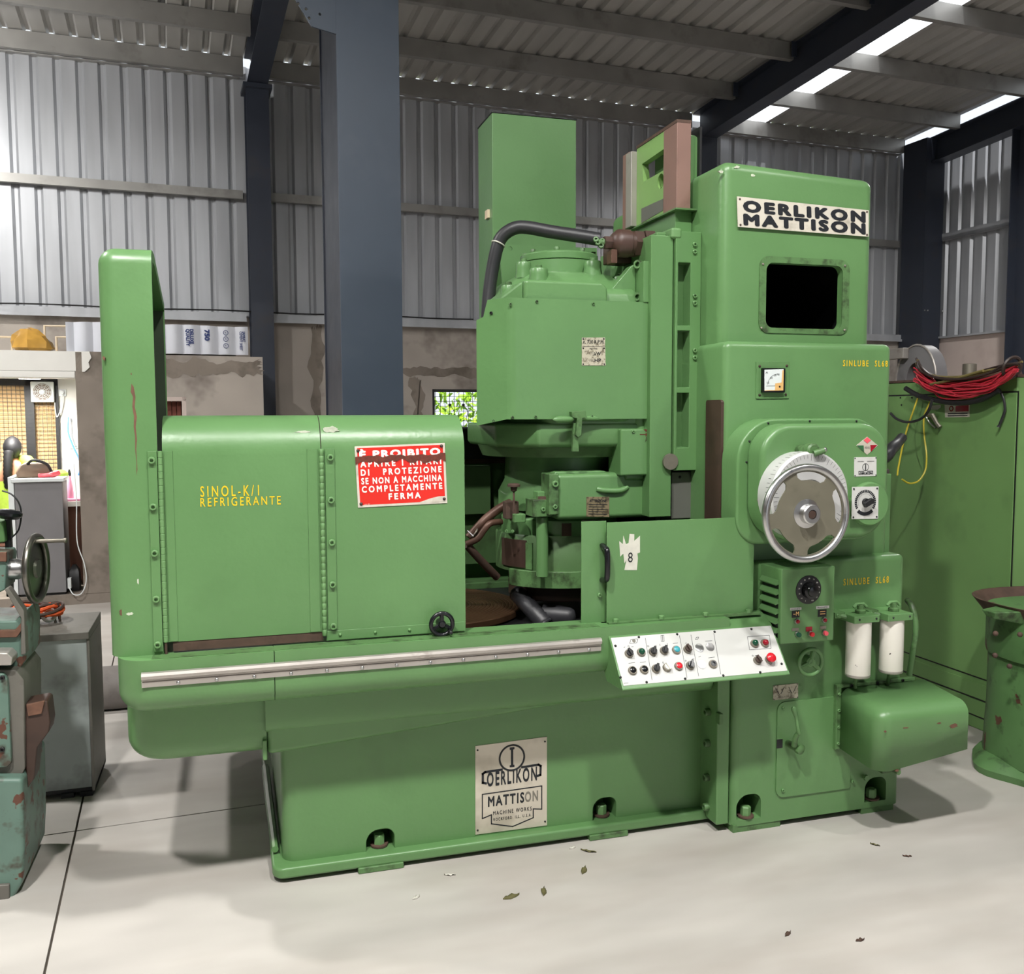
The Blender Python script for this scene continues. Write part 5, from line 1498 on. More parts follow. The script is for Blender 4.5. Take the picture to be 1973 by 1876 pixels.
# lower head: skirt, neck, arm, wheel guard
zs1, zs0 = at(1060, 815, 3.45).z, at(1060, 868, 3.45).z
lh = empty('wheel_head', (MC.x, MC.y, zs0))
lh.parent = G
lh.matrix_parent_inverse = WM[G.name].inverted()
obj('skirt', MB().loft([octo(MC.x, MC.y, 0.34, 0.36, zs0 + 0.012, 0.62), octo(MC.x, MC.y, 0.35, 0.37, zs0 + 0.03, 0.62), octo(MC.x, MC.y, 0.35, 0.37, zs1, 0.62)]), 'green', lh, bevel=0.012, seg=3)
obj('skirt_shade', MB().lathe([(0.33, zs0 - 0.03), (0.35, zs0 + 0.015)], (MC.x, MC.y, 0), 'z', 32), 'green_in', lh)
zn = lambda py: at(1040, py, 3.55).z
obj('neck', MB().lathe([(0.262, zn(988)), (0.262, zn(955)), (0.235, zn(930)), (0.23, zn(870))], (MC.x, MC.y, 0), 'z', 40), 'green', lh)
arm = fbox('arm', 1072, 911, 1262, 999, 3.44, 0.3, 'green', lh, 0.02, seg=4)
obj('arm_rib', MB().tube(smooth_path([at(1150, 942, 3.445), at(1165, 945, 3.436), at(1195, 945, 3.436), at(1208, 938, 3.445)], 4), 0.012, 10), 'green', arm)
apx = fbox('arm_plate', 1058, 913, 1077, 992, 3.425, 0.1, 'green_worn', arm, 0.004)
for py, r in ((932, 0.013), (976, 0.009)):
    screw(at(1069, py, 3.425), FR, r, 'green_light', apx, 'screw')
obj('arm_top', MB().prism(rounded(*[at(1060, 930, 3.5).x, at(1166, 930, 3.5).x, at(1110, 960, 3.5).z, at(1110, 907, 3.5).z], (0, 0, 0.02, 0.02)), 'y', 3.47, 3.6), 'green', arm, bevel=0.006)
at_ = Plate('notice_plate', ((1130, 957), (1174, 957), (1174, 996), (1130, 995)), 3.4375, 0.002, 'brass_plate', arm)
at_.text('ATTENZIONE', 0.14, 0.74, 0.86, 0.88, 'black_print', bold=0.03)
for k in range(5):
    at_.line([(0.1, 0.62 - k * 0.12), (0.9 - 0.1 * (k % 2), 0.62 - k * 0.12)], 0.0022, 'black_print')
ub = fbox('feed_block', 1196, 826, 1268, 916, 3.40, 0.13, 'green', lh, 0.008, seg=3)
for px in (1220, 1261):
    screw(at(px, 831, 3.40), FR, 0.006, 'green_light', ub, 'screw')
obj('paint_arrow', MB().prism([(at(px, py, 3.399).x, at(px, py, 3.399).z) for px, py in ((1233, 836), (1244, 836), (1244, 833), (1248, 837), (1244, 841), (1244, 838), (1233, 838))], 'y', 3.3992, 3.3998), 'scrape', ub, smooth=False)
obj('paint_arrow', MB().prism([(at(px, py, 3.399).x, at(px, py, 3.399).z) for px, py in ((1240, 827), (1250, 827), (1245, 832))], 'y', 3.3992, 3.3998), 'scrape', ub, smooth=False)
text_px('ALZA', 1243, 841, 1262, 851, 3.399, 'brown_dark', ub, name='pen_mark')
fbox('lower_link', 1205, 905, 1258, 925, 3.43, 0.2, 'green', lh, 0.01)
sc_ = at(1231, 790, 3.46)
sc_z = lambda py: at(1231, py, 3.46).z
sp_ = obj('stop_sleeve', MB().lathe([(0.036, sc_z(828)), (0.036, sc_z(802)), (0.03, sc_z(799)), (0.03, sc_z(783)), (0.0385, sc_z(781)), (0.0385, sc_z(742)), (0.032, sc_z(740))], (sc_.x, 3.46, 0), 'z', 32), 'green', lh)
obj('silver_collar', MB().lathe([(0.0305, sc_z(799)), (0.0305, sc_z(782))], (sc_.x, 3.46, 0), 'z', 28), 'steel', sp_)
obj('knurled_sleeve', MB().lathe([(0.037, sc_z(784)), (0.039, sc_z(782)), (0.039, sc_z(743)), (0.036, sc_z(740))], (sc_.x, 3.46, 0), 'z', 36), 'knurl', sp_)
obj('silver_head', MB().lathe([(0.0325, sc_z(741)), (0.0325, sc_z(717)), (0.03, sc_z(715)), (0.02, sc_z(714))], (sc_.x, 3.46, 0), 'z', 32), 'steel_dull', sp_)
obj('head_plug', MB().lathe([(0.018, sc_z(715)), (0.017, sc_z(711))], (sc_.x, 3.46, 0), 'z', 20), 'black', sp_)
# clamp lever
lv = obj('clamp_lever', MB().tube([at(1214, 807, 3.45), at(1170, 806, 3.42), at(1112, 806, 3.39)], [0.012, 0.0115, 0.010], 12), 'green', lh)
obj('lever_grip', MB().tube(smooth_path([at(1104, 807, 3.385), at(1096, 808, 3.38), at(1084, 808, 3.375), at(1073, 808, 3.37), at(1065, 808, 3.365)], 4), [0.007, 0.008, 0.010, 0.011, 0.012, 0.0125, 0.013, 0.0135, 0.0137, 0.0135, 0.013, 0.0125, 0.012, 0.0105, 0.008, 0.005, 0.001][:17], 12), 'green', lv)
obj('lever_fork', MB().prism([(at(px, py, 3.38).x, at(px, py, 3.38).z) for px, py in ((1100, 793), (1127, 791), (1129, 803), (1121, 806), (1119, 838), (1113, 843), (1108, 838), (1111, 806), (1102, 804))], 'y', 3.372, 3.40), 'green_worn', lv, bevel=0.002)
obj('lever_tail', MB().prism([(at(px, py, 3.39).x, at(px, py, 3.39).z) for px, py in ((1104, 815), (1111, 815), (1115, 870), (1102, 870))], 'y', 3.385, 3.40), 'green_worn', lv, bevel=0.002)
# wheel guard drum
zg = lambda py: at(1030, py, 3.53).z
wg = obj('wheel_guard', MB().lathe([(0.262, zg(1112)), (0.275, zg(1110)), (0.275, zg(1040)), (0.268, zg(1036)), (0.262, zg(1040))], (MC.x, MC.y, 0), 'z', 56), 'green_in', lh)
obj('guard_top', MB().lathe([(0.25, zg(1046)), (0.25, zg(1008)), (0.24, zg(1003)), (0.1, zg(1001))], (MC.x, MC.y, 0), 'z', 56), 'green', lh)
def arcband(r0, r1, a0, a1, z0, z1, n=28):
    mb = MB()
    rings = []
    for i in range(n + 1):
        a = R(a0 + (a1 - a0) * i / n)
        c, s = math.cos(a), math.sin(a)
        rings.append([(MC.x + r * c, MC.y + r * s, z) for r, z in ((r0, z0), (r1, z0), (r1, z1), (r0, z1))])
    return mb.loft(rings)
obj('guard_band', arcband(0.262, 0.292, 205, 335, zg(1137), zg(1104)), 'green_worn', lh, bevel=0.003)
obj('dark_door', arcband(0.276, 0.282, 192, 222, zg(1100), zg(1046), 10), 'brown_dark', lh)
obj('door_edge', arcband(0.276, 0.286, 222, 228, zg(1102), zg(1050), 4), 'green_worn', lh)
obj('bare_panel', arcband(0.252, 0.256, 272, 300, zg(1036), zg(1006), 8), 'steel_dull', lh)
obj('bare_panel', arcband(0.251, 0.2535, 253, 262, zg(1044), zg(1012), 4), 'rust', lh)
pz_ = at(1047, 1050, 3.49)
obj('guide_post', MB().lathe([(0.024, zg(1108)), (0.024, zg(995))], (pz_.x, 3.505, 0), 'z', 20), 'green', lh)
cb_ = fbox('post_clamp', 1027, 962, 1067, 996, 3.46, 0.1, 'green_worn', lh, 0.004)
screw(at(1046, 981, 3.46), FR, 0.009, 'green_light', cb_, 'screw')
obj('clamp_cap', MB().lathe([(0.03, 0), (0.03, 0.012)], at(1048, 961, 3.49), 'z', 16), 'rust', cb_)
fbox('clamp_block', 1036, 947, 1055, 963, 3.48, 0.06, 'green', cb_, 0.003)
obj('guard_lug', MB().lathe([(0.012, 0), (0.012, 0.02)], at(1005, 1000, 3.58), 'z', 6).box(*sorted((at(990, 1000, 3.58).x, at(1012, 1000, 3.58).x)), 3.57, 3.64, at(1000, 1006, 3.58).z, at(1000, 990, 3.58).z), 'green', lh, bevel=0.003)
for px, py in ((976, 1023), (988, 1023)):
    screw(at(px, py, 3.575), (-0.5, -0.85, 0), 0.006, 'green_light', wg, 'screw')
obj('grinding_wheel', MB().lathe([(0.12, 0.83), (0.215, 0.83), (0.22, 0.835), (0.22, zg(1112)), (0.12, zg(1112))], (MC.x, MC.y, 0), 'z', 48), 'brown_dark', lh)  # dark brown includes the shade below the guard band
# coolant pipes
obj('coolant_pipe', MB().tube(smooth_path([at(px, py, Y) for px, py, Y in ((990, 966, 3.72), (965, 978, 3.72), (938, 998, 3.72), (917, 1020, 3.72), (903, 1036, 3.72))], 5), 0.019, 12), 'copper', lh)
obj('coolant_pipe', MB().tube(smooth_path([at(px, py, Y) for px, py, Y in ((966, 1005, 3.7), (945, 1008, 3.68), (932, 1022, 3.68), (920, 1038, 3.68), (898, 1048, 3.69))], 5), 0.013, 12), 'copper', lh)
obj('coolant_pipe', MB().tube(smooth_path([at(px, py, Y) for px, py, Y in ((900, 1050, 3.7), (925, 1078, 3.72), (958, 1112, 3.75))], 5), 0.017, 12), 'rust', lh)
hcl = obj('hose_clip', MB().torus(at(913, 1026, 3.71), (1, 0, -0.8), 0.021, 0.004, 18, 6), 'steel_dull', lh)
obj('clip_screw', MB().tube([at(900, 1022, 3.69), at(912, 1033, 3.68)], 0.004, 6), 'steel', hcl)
vk = at(990, 938, 3.56)
vkn = obj('valve_knob', MB().lathe([(0.004, -0.1), (0.004, -0.02), (0.012, -0.015), (0.014, 0.0), (0.026, 0.002), (0.026, 0.01), (0.02, 0.014)], vk, 'z', 16), 'rust', lh)
fbox('valve_body', 975, 966, 1000, 1000, 3.6, 0.05, 'rust', vkn, 0.004)
# rotary table with turned grooves
TC = Vector((0.79, 3.93))
pr_ = [(0.0001, 0.785)]
k = 0.02
while k < 0.395:
    pr_ += [(k, 0.785), (k + 0.004, 0.7835), (k + 0.007, 0.785)]
    k += 0.016
pr_ += [(0.405, 0.785), (0.41, 0.781), (0.41, 0.76), (0.40, 0.758), (0.40, 0.752)]
obj('rotary_table', MB().lathe(pr_, (TC.x, TC.y, 0), 'z', 72, cap=False), 'table_iron', G, ang=20)
obj('table_drum', MB().lathe([(0.385, 0.75), (0.385, 0.776)], (TC.x, TC.y, 0), 'z', 48), 'brown_dark', G)
# inside of the enclosure
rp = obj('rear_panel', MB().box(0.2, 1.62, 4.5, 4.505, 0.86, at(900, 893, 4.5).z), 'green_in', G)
obj('rear_rail', MB().tube([(0.3, 4.47, at(900, 888, 4.47).z), (1.6, 4.47, at(900, 888, 4.47).z)], 0.014, 8), 'rust', rp)
obj('rear_rib', MB().box(0.2, at(945, 1000, 4.45).x, 4.44, 4.5, at(930, 990, 4.45).z, at(930, 897, 4.45).z), 'green_in', rp, bevel=0.004)
obj('rear_sill', MB().box(0.3, 1.4, 4.40, 4.5, at(930, 1133, 4.42).z, at(930, 1121, 4.42).z), 'green_worn', rp, bevel=0.003)
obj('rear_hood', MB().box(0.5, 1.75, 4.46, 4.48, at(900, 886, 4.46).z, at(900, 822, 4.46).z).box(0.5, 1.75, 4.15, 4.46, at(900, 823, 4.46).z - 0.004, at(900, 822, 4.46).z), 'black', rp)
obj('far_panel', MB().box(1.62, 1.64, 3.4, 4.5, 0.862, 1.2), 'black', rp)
ch_ = [at(px, py, Y) for px, py, Y in ((995, 1140, 3.72), (1012, 1160, 3.66), (1032, 1182, 3.6), (1052, 1205, 3.56))]
pts_ = smooth_path(ch_, 8)
obj('drain_hose', MB().tube(pts_, [0.034 + (0.003 if i % 2 else 0) for i in range(len(pts_))], 12), 'rubber', G)
pb = at(1075, 1185, 3.6)
obj('coolant_valve', MB().lathe([(0.045, -0.06), (0.045, 0.0), (0.04, 0.02), (0.036, 0.05), (0.028, 0.066), (0.01, 0.074)], pb, (0.8, -0.6, 0), 20), 'rubber', G)
# ------------------------------------------------------------------ green switch cabinet beyond the grinder
XK = 3.6
cab = empty('switch_cabinet', (3.85, 4.15, 0), 'tall plain green steel switch cabinet with a bundle of red wires hung over its top', 'cabinet')
kz = 1.775
ky0 = 3.6
obj('cabinet_body', MB().box(XK, 4.2, ky0, 4.95, 0.0, kz), 'green_cab', cab, bevel=0.006)
sy = atx(1952, 1000, XK).y
obj('cabinet_door', MB().box(XK - 0.006, XK, sy, 4.9, 0.27, kz - 0.075), 'green_cab', cab, bevel=0.002)
obj('door_gap', MB().box(XK - 0.0012, XK + 0.001, sy - 0.007, 4.91, 0.262, kz - 0.067), 'black', cab)
obj('top_strip', MB().box(XK - 0.004, 4.2, ky0 - 0.004, 4.95, kz, kz + 0.012), 'rust', cab)
for z in (0.07, 0.16):
    obj('plinth_rail', MB().box(XK - 0.006, XK + 0.004, ky0, 4.95, z, z + 0.08), 'green_cab', cab, bevel=0.002)
    obj('plinth_gap', MB().box(XK - 0.002, XK + 0.004, ky0, 4.95, z - 0.008, z), 'black', cab)
LX = XK - 0.0072
def onk(px, py, dx=0.0):
    return atx(px, py, LX - dx)
def label_x(name, c, material, parent):
    q = [onk(*p) for p in c]
    return obj(name, MB().prism([(p.y, p.z) for p in q], 'x', LX, LX + 0.0012), material, parent, smooth=False)
wl = label_x('warning_label', ((1820, 780), (1868, 778), (1868, 803), (1821, 804)), 'cream_plate', cab)
LX -= 0.0008
label_x('label_field', ((1841, 782), (1866, 780), (1866, 792), (1841, 793)), 'red_dark', wl)
c = onk(1833, 787)
obj('label_ring', MB().torus(c, LF, 0.012, 0.0025, 20, 6), 'red_dark', wl)
for k in range(2):
    label_x('label_line', ((1826, 796 + 4 * k), (1864, 795 + 4 * k), (1864, 797 + 4 * k), (1826, 798 + 4 * k)), 'black_print', wl)
label_x('small_label', ((1795, 781), (1812, 780), (1812, 785), (1806, 789), (1792, 789)), 'paper', cab)
LX += 0.0008
lk = obj('door_lever', MB().tube([onk(1787, 800, 0.01), onk(1797, 800, 0.02), onk(1805, 815, 0.02), onk(1811, 823, 0.015)], [0.01, 0.013, 0.01, 0.012], 8), 'steel_dull', cab)
obj('lever_frame', MB().tube(smooth_path([onk(1785, 802, 0.006), onk(1792, 815, 0.006), onk(1803, 824, 0.006)], 4), 0.004, 6), 'steel', lk)
for (px, py) in ((1735, 766), (1757, 766), (1737, 780)):
    screw(onk(px, py), LF, 0.005, 'black', cab, 'screw', False)

# wires hung over the cabinet
wb = empty('wire_bundle', (XK - 0.05, 3.9, 1.6), 'thick bundle of red and dark wires slung along the top of the green cabinet', 'wires')
rnd = random.Random(12)
for k in range(34):
    f = k / 33.0
    j = lambda s: rnd.uniform(-s, s)
    dx = rnd.uniform(0.025, 0.075)
    p = [(1768 + j(8), 712 + 22 * f + j(5)), (1790 + j(8), 728 + 22 * f + j(5)), (1822 + j(10), 738 + 24 * f + j(5)), (1862 + j(10), 738 + 26 * f + j(5)), (1905 + j(8), 732 + 18 * f + j(6)), (1938 + j(6), 715 + 14 * f + j(4)), (1958 + j(5), 704 + 10 * f + j(3))]
    obj('wire', MB().tube(smooth_path([onk(a, b, dx + j(0.006)) for a, b in p], 4), 0.0042, 6), 'wire_red', wb)
for k in range(9):
    j = lambda s: rnd.uniform(-s, s)
    dx = rnd.uniform(0.025, 0.08)
    a = k / 8
    p = [(1765 + j(4), 690 + 20 * a), (1775 + j(5), 706 + 20 * a), (1800 + j(6), 722 + 14 * a), (1850 + j(8), 728 + 8 * a + j(4)), (1900 + j(8), 718 + j(5)), (1940 + j(6), 706 + j(4)), (1966 + j(4), 700 + j(4))]
    obj('wire', MB().tube(smooth_path([onk(x, y, dx) for x, y in p], 4), 0.006, 6), ('wire_dark', 'wire_olive', 'wire_dark')[k % 3], wb)
obj('wire', MB().tube(smooth_path([onk(x, y, 0.07) for x, y in ((1793, 740), (1810, 737), (1845, 729), (1880, 718), (1895, 714))], 4), 0.0075, 8), 'wire_olive', wb)
obj('wire_tie', MB().torus(onk(1950, 708, 0.03), (0, 1, 0.3), 0.05, 0.009, 20, 6), 'wire_dark', wb)
obj('wire', MB().tube(smooth_path([onk(x, y, 0.05) for x, y in ((1745, 748), (1770, 762), (1810, 772), (1850, 776), (1890, 770), (1925, 752))], 4), 0.014, 8), 'black', wb)
yc = obj('yellow_cable', MB().tube(smooth_path([onk(x, y, d) for x, y, d in ((1772, 757, 0.03), (1762, 785, 0.04), (1748, 825, 0.05), (1738, 865, 0.1), (1731, 900, 0.2), (1729, 915, 0.25))], 5), 0.0045, 6), 'wire_yellow', None)
tag(yc, 'thin yellow earth cable dropping straight down the cabinet towards the switch boxes', 'cable', 'yellow cables')
yc = obj('yellow_cable', MB().tube(smooth_path([onk(x, y, d) for x, y, d in ((1794, 770, 0.03), (1787, 785, 0.04), (1780, 805, 0.03), (1781, 840, 0.03), (1785, 875, 0.04), (1783, 905, 0.08), (1770, 926, 0.12), (1752, 931, 0.18), (1738, 923, 0.25))], 5), 0.0045, 6), 'wire_yellow', None)
tag(yc, 'thin yellow earth cable hanging in a loop in front of the cabinet', 'cable', 'yellow cables')
kc = obj('black_cable', MB().tube(smooth_path([onk(x, y, 0.11) for x, y in ((1716, 796), (1728, 807), (1748, 813), (1772, 808), (1788, 793), (1796, 770))], 5), 0.007, 8), 'rubber', None)
tag(kc, 'black cable sagging in an arc across the upper part of the cabinet door', 'cable', 'black cables')
kc = obj('black_cable', MB().tube(smooth_path([onk(x, y, 0.02) for x, y in ((1926, 752), (1934, 770), (1936, 790), (1930, 808), (1924, 822))], 5), [0.006] * 20 + [0.009], 8), 'rubber', None)
tag(kc, 'short black cable end dangling below the wire bundle near the cabinet edge', 'cable', 'black cables')
kc = obj('rubber_sleeve', MB().tube(smooth_path([at(x, y, Y) for x, y, Y in ((1660, 905, 3.5), (1706, 880, 3.38), (1716, 866, 3.38), (1728, 855, 3.42), (1740, 840, 3.46))], 4), [0.026] * 12 + [0.022] * 4 + [0.008], 10), 'rubber', None)
tag(kc, 'black rubber sleeve sticking out behind the gearbox cover', 'sleeve')
# things lying on the cabinet
gr_ = empty('guard_ring', (3.75, 4.3, kz + 0.012), 'grey painted half ring wheel guard standing on top of the green cabinet', 'guard')
pts = []
gc = atx(1770, 718, 3.72)
for i in range(17):
    a = R(180 * i / 16)
    pts.append((gc.y + 0.16 * math.cos(a), kz + 0.012 + 0.0 + 0.2 * math.sin(a)))
for i in range(17):
    a = R(180 - 180 * i / 16)
    pts.append((gc.y + 0.08 * math.cos(a), kz + 0.012 + 0.1 * math.sin(a)))
obj('ring_body', MB().prism(pts, 'x', 3.70, 3.78), 'cab_grey', gr_, bevel=0.004)
obj('ring_rim', MB().tube([(3.70, p[0], p[1]) for p in pts[:17]], 0.006, 6), 'alu', gr_)
obj('mount_tab', MB().box(3.66, 3.70, gc.y + 0.06, gc.y + 0.25, kz + 0.14, kz + 0.2), 'alu', gr_, bevel=0.003)
cn = obj('metal_tin', MB().lathe([(0.035, 0), (0.035, 0.075), (0.033, 0.077), (0.032, 0.01), (0.0001, 0.01)], (3.75, atx(1868, 710, 3.75).y, kz + 0.012), 'z', 20, cap=False), 'steel_dull', None)
tag(cn, 'small open grey metal tin on the cabinet behind the wires', 'tin')
rg_ = obj('rag', MB().loft([[(3.8 + 0.09 * math.cos(R(30 * i)) * s, atx(1915, 712, 3.8).y - 0.06 + 0.1 * math.sin(R(30 * i)) * s, z) for i in range(12)] for s, z in ((1.0, kz + 0.012), (0.9, kz + 0.04), (0.55, kz + 0.055), (0.1, kz + 0.06))]), 'copper', None)
tag(rg_, 'crumpled brown rag lying on the cabinet beside the metal tin', 'rag')

# ------------------------------------------------------------------ cast green stand with tray at the picture edge
ps = empty('cast_stand', (3.51, 3.21, 0), 'chipped green cast iron stand with an oil tray, cropped by the picture edge', 'stand')
PC = Vector((3.51, 3.21))
def ring(cx, cy, rx, ry, z, n=40, p=2.4):
    out = []
    for i in range(n):
        a = 2 * math.pi * i / n
        c, s = math.cos(a), math.sin(a)
        out.append((cx + rx * math.copysign(abs(c) ** (2 / p), c), cy + ry * math.copysign(abs(s) ** (2 / p), s), z))
    return out
obj('pillar_body', MB().loft([ring(PC.x, PC.y, 0.285, 0.285, 0.06), ring(PC.x, PC.y, 0.275, 0.275, 0.3), ring(PC.x, PC.y, 0.275, 0.275, 0.62), ring(PC.x, PC.y, 0.285, 0.285, 0.74)]), 'green_chip', ps)
rf_ = random.Random(3)
def lobed(r, z):
    return [(PC.x + (r + 0.02 * math.sin(3 * a) + 0.012 * math.sin(7 * a)) * math.cos(a), PC.y + (r + 0.02 * math.sin(3 * a) + 0.012 * math.sin(7 * a)) * math.sin(a), z) for a in [2 * math.pi * i / 48 for i in range(48)]]
obj('foot', MB().loft([lobed(0.33, 0.0), lobed(0.335, 0.03), lobed(0.31, 0.062), lobed(0.25, 0.085)]), 'green_chip', ps)
col_ = MB().loft([ring(PC.x, PC.y - 0.02, 0.295, 0.295, 0.53), ring(PC.x, PC.y - 0.02, 0.3, 0.3, 0.55), ring(PC.x, PC.y - 0.02, 0.3, 0.3, 0.715), ring(PC.x, PC.y - 0.02, 0.29, 0.29, 0.72)])
obj('collar', col_, 'green_chip', ps, bevel=0.003)
n = 40
o1, o2, i2, i1 = ring(PC.x, PC.y, 0.29, 0.29, 0.70), ring(PC.x, PC.y, 0.345, 0.345, 0.775), ring(PC.x, PC.y, 0.335, 0.335, 0.775), ring(PC.x, PC.y, 0.27, 0.27, 0.705)
obj('tray', MB().loft([o1, o2, i2, i1]), 'rust', ps)
obj('tray_spout', MB().loft([[(PC.x - 0.3, PC.y - 0.1, 0.765), (PC.x - 0.3, PC.y + 0.05, 0.765), (PC.x - 0.28, PC.y + 0.03, 0.70), (PC.x - 0.28, PC.y - 0.08, 0.70)], [(PC.x - 0.43, PC.y - 0.06, 0.76), (PC.x - 0.43, PC.y + 0.02, 0.76), (PC.x - 0.42, PC.y + 0.0, 0.73), (PC.x - 0.42, PC.y - 0.04, 0.73)]]), 'green_worn', ps, bevel=0.006)
for (px, py) in ((1918, 1220), (1917, 1262), (1945, 1283), (1965, 1222)):
    p = at(px, py, 3.07)
    screw(p, (-0.5, -0.85, 0), 0.011, 'rust', ps, 'bolt', False)
bd_ = obj('timber_board', MB().box(3.05, 3.4, 3.66, 3.72, 0.0, 0.05), 'wood_brown', None, bevel=0.003)
tag(bd_, 'short dark brown timber batten on the floor in front of the cabinet', 'timber')

# ------------------------------------------------------------------ teal machine cropped by the picture edge
YL = 3.42
lm = empty('drilling_machine', (-0.85, 3.6, 0), 'worn teal machine tool with a steel handwheel, cropped by the picture edge', 'machine')
def lx(px, py, Y=YL):
    return at(px, py, Y).x
def lz(py, px=30, Y=YL):
    return at(px, py, Y).z
def lpoly(name, pts, Y, depth, material, parent=lm, **k):
    return obj(name, MB().prism([(at(px, py, Y).x, at(px, py, Y).z) for px, py in pts], 'y', Y, Y + depth), material, parent, **k)
lpoly('column_foot', ((-120, 1500), (44, 1500), (47, 1640), (44, 1700), (20, 1742), (-120, 1772)), YL - 0.05, 0.4, 'teal', bevel=0.015, seg=3)
lpoly('foot_cap', ((-120, 1712), (18, 1704), (18, 1740), (-120, 1770)), YL - 0.062, 0.03, 'stand_dark', bevel=0.004)
bdy = lpoly('body', ((-120, 1290), (30, 1290), (46, 1310), (48, 1480), (30, 1520), (-120, 1530)), YL, 0.3, 'stand_dark', bevel=0.006)
lpoly('front_panel', ((-120, 1298), (6, 1298), (14, 1308), (22, 1470), (14, 1478), (-120, 1486)), YL - 0.02, 0.03, 'teal', bdy, bevel=0.004)
for (px, py) in ((5, 1305), (5, 1443)):
    screw(at(px, py, YL - 0.02), FR, 0.008, 'black', bdy, 'screw')
lpoly('body_cap', ((-120, 1258), (14, 1258), (24, 1268), (22, 1282), (-120, 1284)), YL - 0.03, 0.2, 'alu', bdy, bevel=0.004)
lpoly('saddle', ((-120, 1200), (30, 1196), (44, 1180), (50, 1200), (50, 1270), (30, 1300), (-120, 1300)), YL + 0.05, 0.25, 'teal', bevel=0.006)
lpoly('saddle_rim', ((-120, 1216), (28, 1214), (44, 1196), (48, 1206), (32, 1228), (-120, 1230)), YL + 0.035, 0.03, 'chip_brown', bevel=0.003)
lpoly('guard_strip', ((8, 1135), (16, 1132), (46, 1176), (50, 1260), (40, 1262), (40, 1190)), YL + 0.03, 0.05, 'stand_dark', bevel=0.003)
lpoly('bracket', ((-120, 1065), (10, 1065), (13, 1075), (10, 1136), (-120, 1200)), YL + 0.1, 0.16, 'teal', bevel=0.006)
lpoly('bracket_cap', ((-120, 1068), (12, 1064), (12, 1082), (-120, 1082)), YL + 0.09, 0.02, 'chip_brown', bevel=0.002)
hub = at(30, 1096, YL + 0.16)
hy = YL + 0.16
ax = Vector((1, -0.12, 0)).normalized()
hbo = obj('wheel_hub', MB().lathe([(0.036, -0.09), (0.036, -0.05), (0.0345, -0.049), (0.0345, -0.045), (0.036, -0.044), (0.036, 0.01), (0.028, 0.03)], hub, ax, 28), 'steel', lm)
wc = hub + ax * 0.068
whl = obj('steel_handwheel', MB().torus(wc, ax, 0.112, 0.012, 48, 10), 'steel_dark', lm)
obj('wheel_web', MB().lathe([(0.105, -0.004), (0.105, 0.004), (0.035, 0.012), (0.03, 0.02), (0.001, 0.02)], wc - ax * 0.012, ax, 40), 'steel_dark', whl)
hp_ = wc + Vector((0, -0.02, 0.098))
obj('crank_handle', MB().lathe([(0.006, 0), (0.0075, 0.02), (0.0065, 0.095), (0.009, 0.098), (0.009, 0.104), (0.006, 0.107)], hp_, ax, 14), 'steel_dull', whl)
kp = at(18, 990, YL + 0.2)
obj('ball_lever', MB().lathe([(0.004, -0.018), (0.03, -0.016), (0.042, -0.004), (0.042, 0.006), (0.03, 0.014), (0.004, 0.017)], kp, (0.15, 0, 1), 28), 'black_gloss', lm)
lpoly('lever_post', ((8, 1000), (20, 1000), (24, 1150), (12, 1150)), YL + 0.24, 0.03, 'black', bevel=0.003)
lpoly('upper_arm', ((-120, 1004), (6, 1004), (10, 1045), (-120, 1060)), YL + 0.2, 0.14, 'green_chip', bevel=0.006)
obj('cable_loop', MB().tube(smooth_path([at(px, py, YL + 0.22) for px, py in ((4, 945), (22, 952), (36, 968), (41, 990), (36, 1020), (22, 1036))], 5), 0.003, 6), 'black', lm)
lpoly('drip_can', ((48, 1356), (86, 1349), (92, 1352), (97, 1392), (94, 1410), (72, 1440), (66, 1500), (52, 1520), (46, 1440)), YL + 0.02, 0.10, 'brown_dark', bevel=0.008)
lpoly('drip_can_lip', ((50, 1358), (86, 1350), (80, 1375), (54, 1380)), YL + 0.012, 0.012, 'chip_brown', bevel=0.002)

# ------------------------------------------------------------------ grey stand with orange strap
YS_ = 4.2
gx0_, gx1_ = at(-10, 1380, YS_).x, at(178, 1380, YS_).x
gs_ = empty('steel_stand', ((gx0_ + gx1_) / 2, 4.4, 0), 'scuffed grey sheet steel stand box with dark top, behind the teal machine', 'stand box')
gzt_ = 0.705
obj('stand_body', MB().box(gx0_, gx1_ - 0.012, YS_ + 0.006, 4.56, 0.035, gzt_ - 0.02), 'stand_grey', gs_, bevel=0.003)
obj('stand_top', MB().loft([[(gx0_ - 0.005, YS_ - 0.01, gzt_ - 0.03), (gx1_, YS_ - 0.01, gzt_ - 0.03), (gx1_, 4.57, gzt_ - 0.03), (gx0_ - 0.005, 4.57, gzt_ - 0.03)], [(gx0_ - 0.005, YS_ - 0.01, gzt_), (gx1_ + 0.0, YS_ - 0.01, gzt_), (gx1_, 4.57, gzt_ + 0.01), (gx0_ - 0.005, 4.57, gzt_ + 0.01)]]), 'stand_dark', gs_, bevel=0.003)
obj('corner_post', MB().box(gx1_ - 0.012, gx1_, YS_, 4.56, 0.02, gzt_ - 0.03), 'stand_dark', gs_, bevel=0.002)
obj('stand_base', MB().box(gx0_, gx1_, YS_ + 0.01, 4.55, 0.018, 0.036), 'black', gs_)
for x in (gx0_ + 0.05, (gx0_ + gx1_) / 2 + 0.05, gx1_ - 0.06):
    obj('stand_foot', MB().box(x, x + 0.05, YS_ + 0.0, YS_ + 0.06, 0.0, 0.02), 'black', gs_)
    obj('stand_foot', MB().box(x, x + 0.05, 4.48, 4.54, 0.0, 0.02), 'black', gs_)
sc0 = atz(80, 1200, gzt_)
sp2 = empty('orange_strap', (sc0.x, sc0.y, gzt_ + 0.003), 'coiled orange lifting strap with a pale roller on the grey stand', 'strap')
rnd = random.Random(9)
